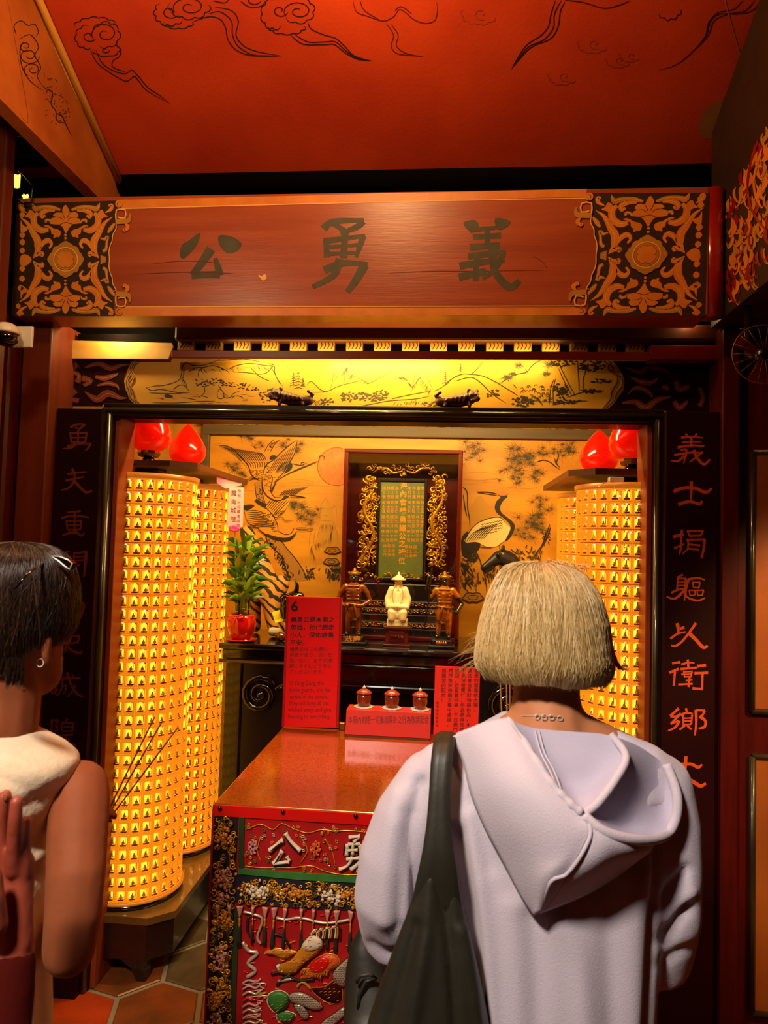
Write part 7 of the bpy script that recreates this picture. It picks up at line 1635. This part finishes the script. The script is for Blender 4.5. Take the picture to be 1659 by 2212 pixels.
# jacket
def jacket():
    b = MB(); rows = [(1592, 1040, 1318, .070), (1612, 985, 1372, .082), (1640, 940, 1420, .094), (1690, 912, 1446, .104), (1760, 908, 1448, .112), (1850, 915, 1440, .118), (1950, 935, 1428, .122), (2060, 955, 1418, .126), (2212, 965, 1408, .130), (2340, 962, 1412, .132), (2440, 966, 1408, .128)]
    rings = []
    for y, xl, xr, ry in rows:
        a, c = onY(xl, y, Y1), onY(xr, y, Y1); rings.append(ell_ring((a.x+c.x)/2, Y1, (a.z+c.z)/2, (c.x-a.x)/2, ry, 36, 2.25))
    b.loft(rings, 'jacket')
    # collar roll around the neckline
    b.cap([pc4(1095, 1562, 1.24, .022), pc4(1060, 1590, 1.20, .026), pc4(1010, 1618, 1.20, .032), pc4(950, 1655, 1.21, .040)], 'jacket', 12); b.cap([pc4(1285, 1585, 1.23, .020), pc4(1340, 1615, 1.20, .026), pc4(1390, 1645, 1.20, .034), pc4(1425, 1680, 1.21, .040)], 'jacket', 12)
    def sl_(pts): b.cap(pts, 'jacket', 16)
    sl_([pc4(930, 1690, Y1, .055), pc4(885, 1765, Y1-.005, .060), pc4(857, 1850, Y1-.005, .063), pc4(845, 1940, Y1, .064), pc4(848, 2010, Y1+.01, .058), tuple(elL+V(.03, .10, .03))+(.050,), tuple(elL*.45+wrL*.55)+(.046,), tuple(wrL*.8+elL*.2)+(.043,)])
    sl_([pc4(1425, 1695, Y1, .052), pc4(1442, 1780, Y1, .052), pc4(1446, 1880, Y1, .052), pc4(1446, 1980, Y1+.005, .050), pc4(1436, 2065, Y1+.015, .052), tuple(elR+V(-.03, .09, .03))+(.048,), tuple(elR*.45+wrR*.55)+(.045,), tuple(wrR*.8+elR*.2)+(.042,)])
    o = remesh(part('jacket', b, P1o, 'pale lavender jacket'), .0075, 5)
    # open the neck: drop the vertices above the neckline
    creases(o, [([(1015, 1760), (1050, 2000), (1066, 2230)], 16, .010), ([(985, 1800), (1020, 2000), (1042, 2230)], 16, -.012), ([(1105, 1960), (1112, 2100), (1120, 2230)], 26, .006), ([(1150, 1985), (1160, 2100), (1160, 2230)], 24, -.007), ([(1215, 1990), (1250, 2080), (1262, 2230)], 26, .007), ([(1310, 1920), (1318, 2080), (1325, 2230)], 26, -.007), ([(1375, 1900), (1372, 2080), (1370, 2230)], 24, .006),
      ([(1420, 1760), (1425, 1880), (1412, 2000), (1404, 2140), (1398, 2230)], 12, -.016), ([(1428, 1960), (1455, 1915), (1482, 1880)], 12, -.010), ([(1432, 2030), (1462, 1985), (1486, 1962)], 14, -.012), ([(1440, 1990), (1470, 1950), (1496, 1925)], 12, .006), ([(1425, 2085), (1460, 2060), (1490, 2050)], 12, -.006),
      ([(905, 1690), (890, 1800), (900, 1900), (905, 2010)], 14, -.014), ([(860, 1720), (838, 1850), (830, 1990)], 22, .007), ([(880, 1760), (868, 1880), (862, 2000)], 14, -.006), ([(800, 2040), (840, 2062), (890, 2050)], 12, -.007), ([(1000, 1650), (1020, 1760), (1060, 1870)], 20, -.004)])
    b = MB(); b.tube([onY(x, y, Y1-.066) for x, y in ((802, 2056), (830, 2068), (868, 2062), (890, 2050))], .003, 'jacket', 6); 
    return o
jk = jacket()
# hood: folded down, open towards the right shoulder
def yb(x, y):
    u = max(-.97, min(.97, (x-1180)/268.0)); ry = .070+(.118-.070)*min(1, max(0, (y-1592)/150))**.6; return Y1-ry*sqrt(1-abs(u)**2.25)
def hp(v): return onY(v[0], v[1], yb(v[0], v[1])-v[2]-.004)
def patch(b, rows, m, k=5):
    R = [[tuple(hp(v)) for v in r] for r in rows]; R = [crom(r, k) for r in R]; cols = [crom([R[j][i] for j in range(len(R))], k) for i in range(len(R[0]))]
    nu, nv = len(cols), len(cols[0]); b.add([Vector(cols[i][j]) for i in range(nu) for j in range(nv)], [(i*nv+j, i*nv+j+1, (i+1)*nv+j+1, (i+1)*nv+j) for i in range(nu-1) for j in range(nv-1)], m, True)
b = MB()
patch(b, [[(978, 1592, .004), (1015, 1574, .016), (1058, 1560, .022), (1094, 1552, .018)], [(1000, 1640, .006), (1050, 1622, .030), (1105, 1612, .040), (1140, 1616, .036)], [(1020, 1718, .006), (1080, 1700, .040), (1140, 1690, .056), (1188, 1690, .050)], [(1050, 1790, .006), (1115, 1775, .046), (1190, 1765, .066), (1256, 1756, .060)], [(1090, 1865, .006), (1150, 1850, .050), (1212, 1840, .072), (1273, 1796, .074)], [(1128, 1936, .006), (1158, 1908, .044), (1186, 1893, .064), (1224, 1888, .066)], [(1157, 1976, .008), (1162, 1972, .024), (1166, 1970, .026), (1171, 1967, .018)]], 'jacket')
patch(b, [[(1256, 1756, .060), (1300, 1793, .074), (1360, 1812, .074), (1412, 1817, .056)], [(1273, 1796, .074), (1312, 1828, .084), (1362, 1840, .072), (1402, 1836, .044)], [(1224, 1888, .066), (1276, 1880, .066), (1332, 1868, .050), (1376, 1856, .020)], [(1171, 1967, .018), (1216, 1950, .014), (1272, 1925, .008), (1334, 1888, .004)]], 'jacket')
hood = part('hood', b, P1o, 'folded hood of the jacket')
b = MB()
patch(b, [[(1094, 1552, .018), (1150, 1572, .004), (1230, 1580, .004), (1290, 1584, .016), (1332, 1592, .028)], [(1140, 1616, .034), (1190, 1640, .006), (1250, 1640, .004), (1312, 1640, .012), (1354, 1640, .038)], [(1188, 1690, .048), (1222, 1702, .010), (1262, 1702, .008), (1295, 1690, .018), (1326, 1686, .044)], [(1256, 1756, .058), (1263, 1756, .05), (1268, 1752, .046), (1276, 1746, .046), (1286, 1738, .050)]], 'jacket_in')
patch(b, [[(1332, 1592, .028), (1380, 1612, .004), (1424, 1642, .004), (1444, 1664, .026)], [(1354, 1640, .038), (1392, 1672, .004), (1432, 1695, .006), (1462, 1720, .034)], [(1326, 1686, .044), (1372, 1730, .006), (1422, 1752, .010), (1456, 1775, .040)], [(1286, 1738, .050), (1340, 1786, .020), (1392, 1802, .028), (1428, 1808, .050)], [(1258, 1758, .060), (1300, 1794, .074), (1360, 1812, .074), (1412, 1817, .056)]], 'jacket_in')
part('hood_lining', b, hood, 'shaded inside of the hood')
b = MB()
b.tube([hp(v) for v in crom([(1440, 1652, .020), (1462, 1716, .036), (1458, 1772, .042), (1430, 1808, .052), (1370, 1814, .074), (1304, 1796, .076), (1262, 1762, .064)], 6)], .0075, 'jacket', 10)
b.tube([hp(v) for v in crom([(1318, 1586, .018), (1352, 1634, .038), (1328, 1686, .046), (1290, 1736, .052), (1262, 1758, .060)], 6)], .006, 'jacket', 10)
b.tube([hp(v) for v in crom([(1094, 1552, .018), (1140, 1616, .036), (1188, 1690, .050), (1225, 1730, .056), (1256, 1756, .062)], 6)], [.005+.0025*abs(sin(i*.9)) for i in range(25)], 'jacket', 8)
part('rim', b, hood)
b = MB(); b.tube([hp(v) for v in crom([(1262, 1760, .064), (1276, 1798, .078), (1256, 1846, .080), (1224, 1888, .070), (1190, 1905, .064), (1168, 1966, .026)], 6)], .003, 'jacket', 6); part('seam', b, hood)
for ob in (hood,): md = ob.modifiers.new('th', 'SOLIDIFY'); md.thickness = .003; md.offset = 1
b = MB(); b.tube([hp(v) for v in crom([(1156, 1578, .010), (1168, 1625, .018), (1190, 1670, .03), (1203, 1700, .036)], 5)], .0016, 'jacket', 5); b.tube([hp(v) for v in crom([(1164, 1578, .010), (1176, 1625, .018), (1198, 1668, .028), (1212, 1706, .032)], 5)], .0016, 'jacket', 5); part('drawcord_channel', b, jk)
# necklace
b = MB()
q = [V(c.x, c.y, c.z) for c in [onY(x, y, Y) for x, y, Y in ((1105, 1552, 1.20), (1130, 1546, 1.172), (1160, 1546, 1.158), (1185, 1546, 1.153), (1215, 1550, 1.158), (1240, 1556, 1.172), (1258, 1562, 1.20))]]
q = [Vector(p) for p in crom(q, 5)]; b.tube(q, .0006, 'silver', 5)
for i in (10, 13, 16, 19): p_ = q[i]+V(0, -.002, -.001*(i % 3)); b.tube([p_+V(.004*cos(a), -.001, .004*sin(a)) for a in [k*2*pi/10 for k in range(10)]], .0007, 'silver', 5, closed=True)
part('necklace', b, P1o, 'thin silver chain necklace')
# bobbed hair
H1 = Hair([(1213, 1163, 1177), (1216, 1124, 1210), (1227, 1096, 1240), (1240, 1084, 1258), (1256, 1074, 1273), (1291, 1058, 1293), (1342, 1042, 1308), (1392, 1033, 1315), (1443, 1027, 1320), (1470, 1033, 1318), (1492, 1046, 1310)], 1.235, 1.0, lambda th: (.955-.052*max(0, -sin(th))**.7-.022*max(0, -cos(th))**3)+.008*sin(th*5+1)+.004*sin(th*17), .75)
HR = part('hair', H1.shell('hair_blond'), P1o, 'short blond bob')
part('hair_strands', H1.strands(6500, ('strand_a', 'strand_b', 'strand_a', 'strand_c', 'hair_blond', 'strand_a', 'hair_blond'), rs, (.0004, .0050), (.0003, .0008), .30, 8, (.0, .5)), HR, kind='stuff')
b = MB()
for i in range(26):
    x0, y0 = rs.uniform(1030, 1044), rs.uniform(1360, 1430); x1, y1 = rs.uniform(965, 1022), y0+rs.uniform(20, 60)
    b.tube([onY(x0, y0, 1.24), onY((x0+x1)/2, y0+(y1-y0)*.35, 1.245), onY(x1, y1, 1.25)], [.0008, .0006, .0001], 'strand_b', 3, False)
for i in range(22):
    b.tube([onY(1320, 1380+i*2, 1.24), onY(1326+rs.uniform(-2, 4), 1420+rs.uniform(0, 16), 1.24), onY(1338+rs.uniform(-4, 6), 1440+rs.uniform(-2, 6), 1.24), onY(1352+rs.uniform(-8, 8), 1447+rs.uniform(-3, 3), 1.245)], [.002, .0022, .0016, .0002], 'strand_b', 4, False)
for i in range(30):
    x0 = rs.uniform(1120, 1270); b.tube([onY(x0, 1222+abs(x0-1190)*.16, 1.22), onY(x0+rs.gauss(0, 8), 1212+abs(x0-1190)*.16-rs.uniform(0, 6), 1.21), onY(x0+rs.gauss(0, 22), 1214+abs(x0-1190)*.18+rs.uniform(-4, 8), 1.2)], [.0006, .0005, .0001], 'strand_c', 3, False)
part('loose_strands', b, HR, kind='stuff')
# scalp showing along the crown parting
b = MB(); vs = []; n1, n2 = 14, 8
for i in range(n1+1):
    for j in range(n2+1): vs.append(H1.at(radians(-96+46*i/n1+(6*sin(j))), .10+.13*j/n2+.02*sin(i*1.3), .0019))
b.add(vs, [(i*(n2+1)+j, i*(n2+1)+j+1, (i+1)*(n2+1)+j+1, (i+1)*(n2+1)+j) for i in range(n1) for j in range(n2)], 'scalp', True); part('scalp', b, HR, 'pink scalp at the crown')
# incense held in front
def incense(name, ends, label, m, grp):
    for a, b_ in ends:
        q = MB(); q.cap([tuple(a)+(.0016,), tuple(Vector(a).lerp(b_, .5))+(.0016,), tuple(b_)+(.0016,)], m, 6); o = based('incense_stick', q, label, 'incense', grp)
incense('a', [(onY(1078, 1490, 1.50)+V(-.01, .01, .22), hands_at+V(0, 0, -.06)), (onY(1094, 1508, 1.50)+V(-.006, 0, .2), hands_at+V(.006, -.003, -.06)), (onY(1099, 1510, 1.50)+V(-.002, 0, .2), hands_at+V(.011, .003, -.06))], 'thin incense stick held up by the visitor in the lavender jacket', 'incense', 'incense sticks of the blond visitor')
# black shoulder bag
def bag():
    t = empty('shoulder_bag', (onY(930, 2212, 1.1).x, 1.12, onY(930, 2212, 1.1).z-.25), 'soft black leather shoulder bag hanging behind the left arm', 'bag')
    b = MB(); rows = [(1850, 912, 980, 1.094, .009), (1890, 903, 988, 1.092, .011), (1930, 893, 997, 1.090, .014), (1990, 873, 1010, 1.090, .022), (2060, 848, 1028, 1.092, .034), (2130, 822, 1044, 1.096, .046), (2212, 795, 1060, 1.10, .056), (2320, 770, 1075, 1.12, .066), (2420, 765, 1075, 1.13, .07), (2480, 790, 1050, 1.13, .04)]
    rg = []
    for y, xl, xr, Y, ry in rows: a, c = onY(xl, y, Y), onY(xr, y, Y); rg.append(ell_ring((a.x+c.x)/2, Y, (a.z+c.z)/2, (c.x-a.x)/2, ry, 28, 2.4))
    b.loft(rg, 'bag')
    rows = [(2000, 778, 800, 1.36, .012), (2040, 758, 820, 1.36, .03), (2100, 746, 850, 1.355, .045), (2160, 743, 880, 1.34, .052), (2212, 742, 900, 1.32, .058), (2320, 742, 930, 1.26, .075), (2420, 755, 980, 1.20, .09)]
    rg = []
    for y, xl, xr, Y, ry in rows: a, c = onY(xl, y, Y), onY(xr, y, Y); rg.append(ell_ring((a.x+c.x)/2, Y, (a.z+c.z)/2, (c.x-a.x)/2, ry, 24, 2.2))
    b.loft(rg, 'bag')
    o = remesh(part('body', b, t), .0055, 5)
    creases(o, [([(952, 1860), (962, 1970), (975, 2080), (985, 2230)], 11, -.008), ([(930, 1900), (915, 2050), (885, 2230)], 16, .008), ([(900, 2000), (870, 2100), (835, 2230)], 14, -.007), ([(1000, 2010), (1020, 2110), (1035, 2230)], 14, .006)])
    b = MB(); rg = []; th = .0075
    for y, xl, xr, Y, nn in ((1990, 884, 1000, 1.092, (0, -1, 0)), (1950, 890, 996, 1.086, (0, -1, 0)), (1910, 897, 990, 1.083, (0, -1, 0)), (1875, 905, 986, 1.081, (0, -1, 0)), (1830, 914, 979, 1.084, (0, -1, 0)), (1780, 921, 974, 1.092, (0, -1, 0)), (1720, 926, 972, 1.102, (0, -1, 0)), (1650, 930, 977, 1.115, (0, -1, .1)), (1615, 934, 981, 1.130, (0, -1, .3)), (1596, 937, 984, 1.155, (0, -.8, .6)), (1588, 940, 985, 1.19, (0, -.3, 1)), (1588, 943, 986, 1.225, (0, 0, 1)), (1600, 947, 987, 1.265, (0, .6, .8)), (1650, 948, 985, 1.305, (0, 1, .3)), (1780, 925, 960, 1.345, (0, 1, 0)), (1920, 868, 898, 1.36, (0, 1, 0)), (2020, 782, 806, 1.36, (0, 1, 0))):
        a, c = onY(xl, y, Y), onY(xr, y, Y); w_ = c-a; n = V(*nn).normalized(); m_ = 8
        rg.append([a+w_*k/m_+n*(th*(.45+.55*sin(pi*k/m_))+(.0015 if k in (2, 6) else 0)) for k in range(m_+1)]+[a+w_*k/m_-n*.002 for k in range(m_, -1, -1)])
    b.loft(rg, 'bag'); part('strap', b, t)
    b = MB(); rg = [onY(x, y, 1.30) for x, y in ((770, 2122), (778, 2108), (800, 2105), (812, 2112), (790, 2120), (776, 2150), (774, 2180))]; b.tube(rg, .0035, 'bag', 8); part('tie_loop', b, t)
bag()
# ------------------------------------------------------------------ visitor with dark hair, cream sleeveless top
Y2 = 1.10
h2 = onY(22, 1335, Y2); n2_ = onY(0, 1560, 1.09)
P2o = empty('person', (n2_.x, 1.08, 0), 'visitor with short dark hair and cream sleeveless top holding incense', 'person')
fd = V(.34, .94, 0); sd = V(.94, -.34, 0)
def hd(f, s, z, r): q = h2+fd*f+sd*s+V(0, 0, z); return (q.x, q.y, q.z, r)
hnd = onY(205, 1800, 1.34); elb = Vector(pc4(150, 2050, 1.035, 0)[:3]); wr2 = hnd+V(-.02, -.05, -.05)
ch = [[hd(-.02, 0, .03, .088), hd(0, 0, .0, .086), hd(.03, 0, -.05, .066), hd(.055, 0, -.095, .042)], [hd(-.02, 0, -.06, .058), pc4(8, 1500, 1.09, .056), pc4(0, 1560, 1.085, .058), pc4(-25, 1640, 1.09, .058)],
  [hd(.104, 0, -.03, .011), hd(.112, 0, -.045, .012)], [hd(.088, -.03, .0, .011), hd(.088, .03, .0, .011)], [hd(.09, -.015, -.075, .007), hd(.09, .015, -.075, .007)],
  [hd(.0, .086, -.012, .011), hd(-.006, .092, -.03, .010), hd(.0, .088, -.062, .008)], [hd(.0, -.086, -.012, .011), hd(.0, -.088, -.062, .008)],
  [pc4(-10, 1625, 1.08, .05), pc4(80, 1680, 1.11, .036), pc4(160, 1712, 1.12, .036)], [pc4(-10, 1620, 1.08, .06), pc4(-140, 1650, 1.16, .05), pc4(-210, 1690, 1.20, .047)],
  [pc4(-70, 1720, 1.08, .06), pc4(-75, 1900, 1.08, .06), pc4(-80, 2200, 1.08, .06)],
  [pc4(172, 1704, 1.125, .046), pc4(172, 1745, 1.105, .0465), pc4(168, 1800, 1.08, .0455), pc4(164, 1890, 1.05, .0430), pc4(158, 1980, 1.035, .0405), tuple(elb)+(.0385,)], [tuple(elb)+(.036,), tuple(elb.lerp(wr2, .4))+(.036,), tuple(wr2)+(.024,)],
  [pc4(-215, 1692, 1.20, .046), pc4(-225, 1900, 1.22, .040), pc4(-200, 2030, 1.24, .037)], [pc4(-200, 2030, 1.24, .036), tuple(hnd+V(-.07, .0, -.08))+(.026,)]]
ch += hand(wr2, V(.1, .3, 1), V(-1, .2, 0), V(-.1, -.9, .2), .92, (.9, .9, .5)); ch += hand(hnd+V(-.06, 0, -.06), V(.1, .3, 1), V(1, .1, 0), V(0, -.9, .2), .92, (.9, .9, .5))
organic('body', ch, 'skin_deep', P2o, .0065, 4)
b = MB(); 
for s in (-1, 1): q = hd(.088, s*.031, -.008, 0); b.ellip(q[:3], (.009, .009, .006), 'white_china', 8, 6); q = hd(.0955, s*.031, -.008, 0); b.ellip(q[:3], (.004, .004, .005), 'lens', 8, 6)
part('eyes', b, P2o)
b = MB(); q = onY(52, 1491, 1.034); b.ellip(q, (.0022, .0022, .003), 'ink_red', 8, 6); part('mole', b, P2o)
def rring(px, y, Y, hw, hd_, n=34, pw=2.2):
    # ring turned like the visitor; px,y is where its right-hand extreme shows at depth Y
    fq, sq = V(-.35, .937, 0), V(.937, .35, 0); c = onY(px, y, Y)-sq*hw; out = []
    for k in range(n):
        t = 2*pi*k/n; a, q = cos(t), sin(t); out.append(c+sq*(hw*math.copysign(abs(a)**(2/pw), a))+fq*(hd_*math.copysign(abs(q)**(2/pw), q)))
    for _ in range(3):
        mx = max(proj(p_)[0] for p_ in out); out = [p_+V((px-mx)*Y/FPX, 0, 0) for p_ in out]
    return out
def top():
    b = MB()
    rows = [(1566, 60, 1.1, 0.07, 0.06), (1585, 104, 1.11, 0.105, 0.074), (1608, 146, 1.12, 0.138, 0.088), (1634, 176, 1.125, 0.158, 0.098), (1665, 170, 1.125, 0.164, 0.106), (1700, 152, 1.125, 0.164, 0.112), (1745, 130, 1.125, 0.16, 0.116), (1800, 108, 1.12, 0.155, 0.118), (1850, 114, 1.12, 0.157, 0.12), (1900, 110, 1.12, 0.156, 0.12), (2000, 112, 1.12, 0.158, 0.122), (2100, 114, 1.12, 0.16, 0.124), (2212, 116, 1.12, 0.163, 0.126), (2400, 118, 1.12, 0.168, 0.128), (2700, 120, 1.12, 0.17, 0.13)]
    b.loft([rring(px, y, Y, hw, d_) for y, px, Y, hw, d_ in rows], 'top_cream'); o = remesh(part('top', b, P2o, 'cream sleeveless top'), .0075, 4)
    creases(o, [([(105, 1840), (60, 1860), (20, 1850)], 14, .006), ([(108, 1905), (70, 1890), (20, 1900)], 12, -.008), ([(120, 1700), (60, 1740), (0, 1750)], 14, -.005), ([(85, 1960), (92, 2100), (95, 2230)], 14, -.007), ([(60, 1950), (62, 2100), (60, 2230)], 16, .007), ([(20, 1640), (70, 1660), (110, 1690)], 12, .004), ([(0, 1680), (50, 1700), (90, 1740)], 10, -.004)])
top()
b = MB(); legs(b, n2_.x-.07, 1.08, .8, 'trousers', .075); remesh(part('trousers', b, P2o), .012, 3)
for s in (-1, 1): q = MB(); x = n2_.x-.07+s*.075; q.cap([(x, 1.02, .036, .036), (x, 1.12, .036, .036), (x, 1.2, .030, .029)], 'blackwood', 12); part('shoe', q, P2o)
def hem2(th):
    # th=0 right side (+x), -90deg towards the camera
    d = (degrees_(th)+360) % 360
    # 270 = camera side
    a = abs((d-270+180) % 360-180); right = cos(th)
    if right > 0 and sin(th) < .3: return .985-.25*min(1, max(0, (right-.35)/.45))
    if right > 0: return .735
    return .97
def degrees_(t): return t*180/pi
H2 = Hair([(1170, 34, 50), (1174, 4, 82), (1184, -30, 112), (1202, -60, 134), (1228, -84, 147), (1262, -100, 154), (1305, -110, 156), (1345, -112, 152), (1385, -110, 142), (1420, -104, 126), (1455, -94, 100), (1485, -82, 76)], Y2, .92, hem2, .55)
HR2 = part('hair', H2.shell('hair_dark'), P2o, 'short dark brown hair')
part('hair_strands', H2.strands(3600, ('hair_dark', 'strand_d', 'hair_dark', 'strand_d', 'strand_e', 'strand_d'), rs, (.0004, .0042), (.0003, .0007), .30, 8, (.0, .5)), HR2, kind='stuff')
b = MB()
for i in range(16):
    x0 = rs.uniform(5, 52); y0 = rs.uniform(1440, 1470); b.tube([onY(x0, y0-20, .985), onY(x0-4, y0+8, .985), onY(x0-10+rs.uniform(-4, 4), y0+rs.uniform(14, 30), 1.0)], [.003, .0024, .0003], 'hair_dark', 4, False)
b.tube([onY(24, 1170, 1.06), onY(30, 1185, 1.02), onY(42, 1202, 1.0)], [.0008, .0012, .0006], 'strand_e', 4, False)
part('nape_locks', b, HR2, kind='stuff')
er = Vector(hd(-.0, .097, -.078, 0)[:3]); er = onY(88, 1431, er.y)
b = MB(); b.tube([er+V(.0065*cos(a)*.9, -.002, .0065*sin(a)) for a in [i*2*pi/20 for i in range(20)]], .0011, 'silver', 6, closed=True); part('earring', b, P2o, 'small silver hoop earring')
sgl = empty('sunglasses', tuple(onY(130, 1220, 1.12)), 'dark sunglasses pushed up on the dark hair', 'sunglasses')
lp = [(106, 1205), (124, 1206), (142, 1213), (152, 1221), (146, 1234), (134, 1226), (120, 1214)]
for dY, dx_ in ((1.06, 5), (1.16, -12)):
    b = MB(); P_ = [onY(x+dx_, y-(4 if dx_ else 0), dY) for x, y in lp]; n_ = len(P_); b.add(P_+[p+V(.004, .006, 0) for p in P_], [tuple(range(n_)), tuple(reversed(range(n_, 2*n_)))]+[(i, (i+1) % n_, (i+1) % n_+n_, i+n_) for i in range(n_)], 'lens'); part('lens', b, sgl)
    b = MB(); b.tube([p+V(0, -.001, 0) for p in P_], .0009, 'silver', 6, closed=True); part('rim', b, sgl)
b = MB(); b.tube([onY(112, 1206, 1.09), onY(60, 1240, 1.0), onY(30, 1275, .985)], .002, 'lens', 6); part('temple_arm', b, sgl)
incense('b', [(onY(334, 1549, 1.50), onY(212, 1795, 1.36)), (onY(351, 1557, 1.50), onY(214, 1797, 1.36)), (onY(384, 1572, 1.50), onY(213, 1800, 1.355))], 'thin brown incense stick slanting before the left lantern tower', 'incense_dark', 'incense sticks of the dark-haired visitor')
# ------------------------------------------------------------------ third visitor: pressed palms at the left edge
Y3 = .80
P3o = empty('person', (-.66, .55, 0), 'visitor with palms pressed together, raised beside the cream top', 'person')
def f3(x, y, r, Y=Y3): return pc4(x, y, Y, r)
hc = V(-.66, .55, 1.52)
ch = [[(hc.x, .55, 1.55, .088), (hc.x, .56, 1.52, .085), (hc.x, .585, 1.46, .062), (hc.x, .61, 1.435, .04)], [(hc.x, .545, 1.47, .058), (hc.x, .54, 1.36, .062), (hc.x, .54, 1.25, .09)], [(hc.x, .655, 1.50, .012), (hc.x, .662, 1.485, .012)], [(hc.x-.086, .55, 1.51, .011), (hc.x-.086, .55, 1.47, .009)], [(hc.x+.086, .55, 1.51, .011), (hc.x+.086, .55, 1.47, .009)], [(hc.x-.015, .642, 1.455, .007), (hc.x+.015, .642, 1.455, .007)],
  [(hc.x, .54, 1.30, .07), (hc.x+.13, .54, 1.29, .055), (hc.x+.185, .54, 1.26, .05)], [(hc.x, .54, 1.30, .07), (hc.x-.13, .54, 1.29, .055), (hc.x-.185, .54, 1.26, .05)], [(hc.x, .54, 1.22, .11), (hc.x, .54, 1.0, .11), (hc.x, .54, .85, .12)]]
el3 = Vector(f3(-30, 2420, 0, .74)[:3]); w3 = Vector(f3(24, 2070, 0)[:3])
ch += [[(hc.x+.185, .54, 1.26, .048), tuple(el3)+(.040,)], [tuple(el3)+(.038,), tuple(el3.lerp(w3, .5))+(.030,), tuple(w3)+(.025,)]]
ch += [[(hc.x-.185, .54, 1.26, .048), (hc.x-.16, .66, 1.02, .042)], [(hc.x-.16, .66, 1.02, .040), f3(-30, 2090, .028, .81)]]
# near hand: palm, four fingers, thumb
ch += [[f3(26, 2075, .024), f3(30, 2010, .021, Y3+.004), f3(28, 1930, .017, Y3+.008), f3(22, 1880, .014, Y3+.010)], [f3(42, 2040, .015), f3(46, 1960, .013, Y3+.004), f3(46, 1890, .011, Y3+.006)], [f3(14, 2040, .018), f3(8, 1960, .016, Y3+.006), f3(4, 1890, .014, Y3+.01)],
  [f3(4, 1880, .0092, Y3+.006), f3(5, 1810, .0086, Y3+.002), f3(6, 1755, .0080, Y3-.002), f3(9, 1722, .0068, Y3-.004)], [f3(29, 1880, .0094, Y3-.002), f3(31, 1810, .0088, Y3-.010), f3(33, 1765, .0082, Y3-.014), f3(35, 1732, .0072, Y3-.014)], [f3(51, 1890, .0084, Y3+.004), f3(53, 1835, .0078, Y3+.004), f3(55, 1798, .0070, Y3+.004), f3(56, 1772, .0060, Y3+.004)], [f3(56, 1960, .0080, Y3+.012), f3(62, 1910, .0070, Y3+.012), f3(65, 1875, .0062, Y3+.012), f3(66, 1852, .0054, Y3+.012)], [f3(-10, 2000, .014, .77), f3(-14, 1940, .012, .765), f3(-16, 1890, .010, .765)]]
# far hand
Yq = Y3+.035
ch += [[f3(-30, 2080, .026, Yq), f3(-20, 1990, .024, Yq), f3(-12, 1900, .022, Yq)]] + [[f3(x, 1890, .0090, Yq), f3(x+1, 1800, .0082, Yq), f3(x+2, ty, .0066, Yq)] for x, ty in ((-26, 1760), (-8, 1722), (12, 1716), (30, 1750))]
organic('body', ch, 'skin_hand', P3o, .0036, 3)
b = MB()
for x, y, Y in ((11, 1722, Y3-.0088), (35, 1727, Y3-.0092)): q = onY(x, y, Y); b.ellip(q, (.0034, .0012, .0048), 'skin_deep', 8, 6)
part('nails', b, P3o, kind='stuff')
b = MB(); rg = []
for z, rx, ry in ((1.31, .10, .07), (1.28, .18, .085), (1.2, .20, .10), (1.0, .185, .105), (.85, .19, .11), (.75, .19, .11)): rg.append(ell_ring(hc.x, .54, z, rx, ry, 28, 2.2))
b.loft(rg, 'sleeve_dark'); b.cap([(hc.x+.17, .54, 1.26, .062), (hc.x+.20, .58, 1.14, .058)], 'sleeve_dark', 12); b.cap([(hc.x-.17, .54, 1.26, .062), (hc.x-.19, .6, 1.14, .058)], 'sleeve_dark', 12)
b.cap([(hc.x+.20, .58, 1.14, .058), tuple(el3)+(.046,)], 'sleeve_dark', 12); b.cap([tuple(el3)+(.046,), tuple(el3.lerp(w3, .5))+(.034,), tuple(el3.lerp(w3, .95))+(.0285,)], 'sleeve_dark', 14)  # long dark sleeve added, its colour stands for shade on the forearm
remesh(part('shirt', b, P3o), .008, 4)
b = MB(); legs(b, hc.x, .55, .8, 'trousers'); remesh(part('trousers', b, P3o), .012, 3)
for s in (-1, 1): q = MB(); x = hc.x+s*.09; q.cap([(x, .50, .036, .036), (x, .6, .036, .036), (x, .68, .030, .029)], 'blackwood', 12); part('shoe', q, P3o)
b = MB(); b.ellip((hc.x, .535, 1.565), (.098, .10, .098), 'hair_dark', 24, 16); b.ellip((hc.x, .51, 1.50), (.092, .08, .09), 'hair_dark', 20, 12); part('hair', b, P3o)
bpy.data.scenes.remove(TS)
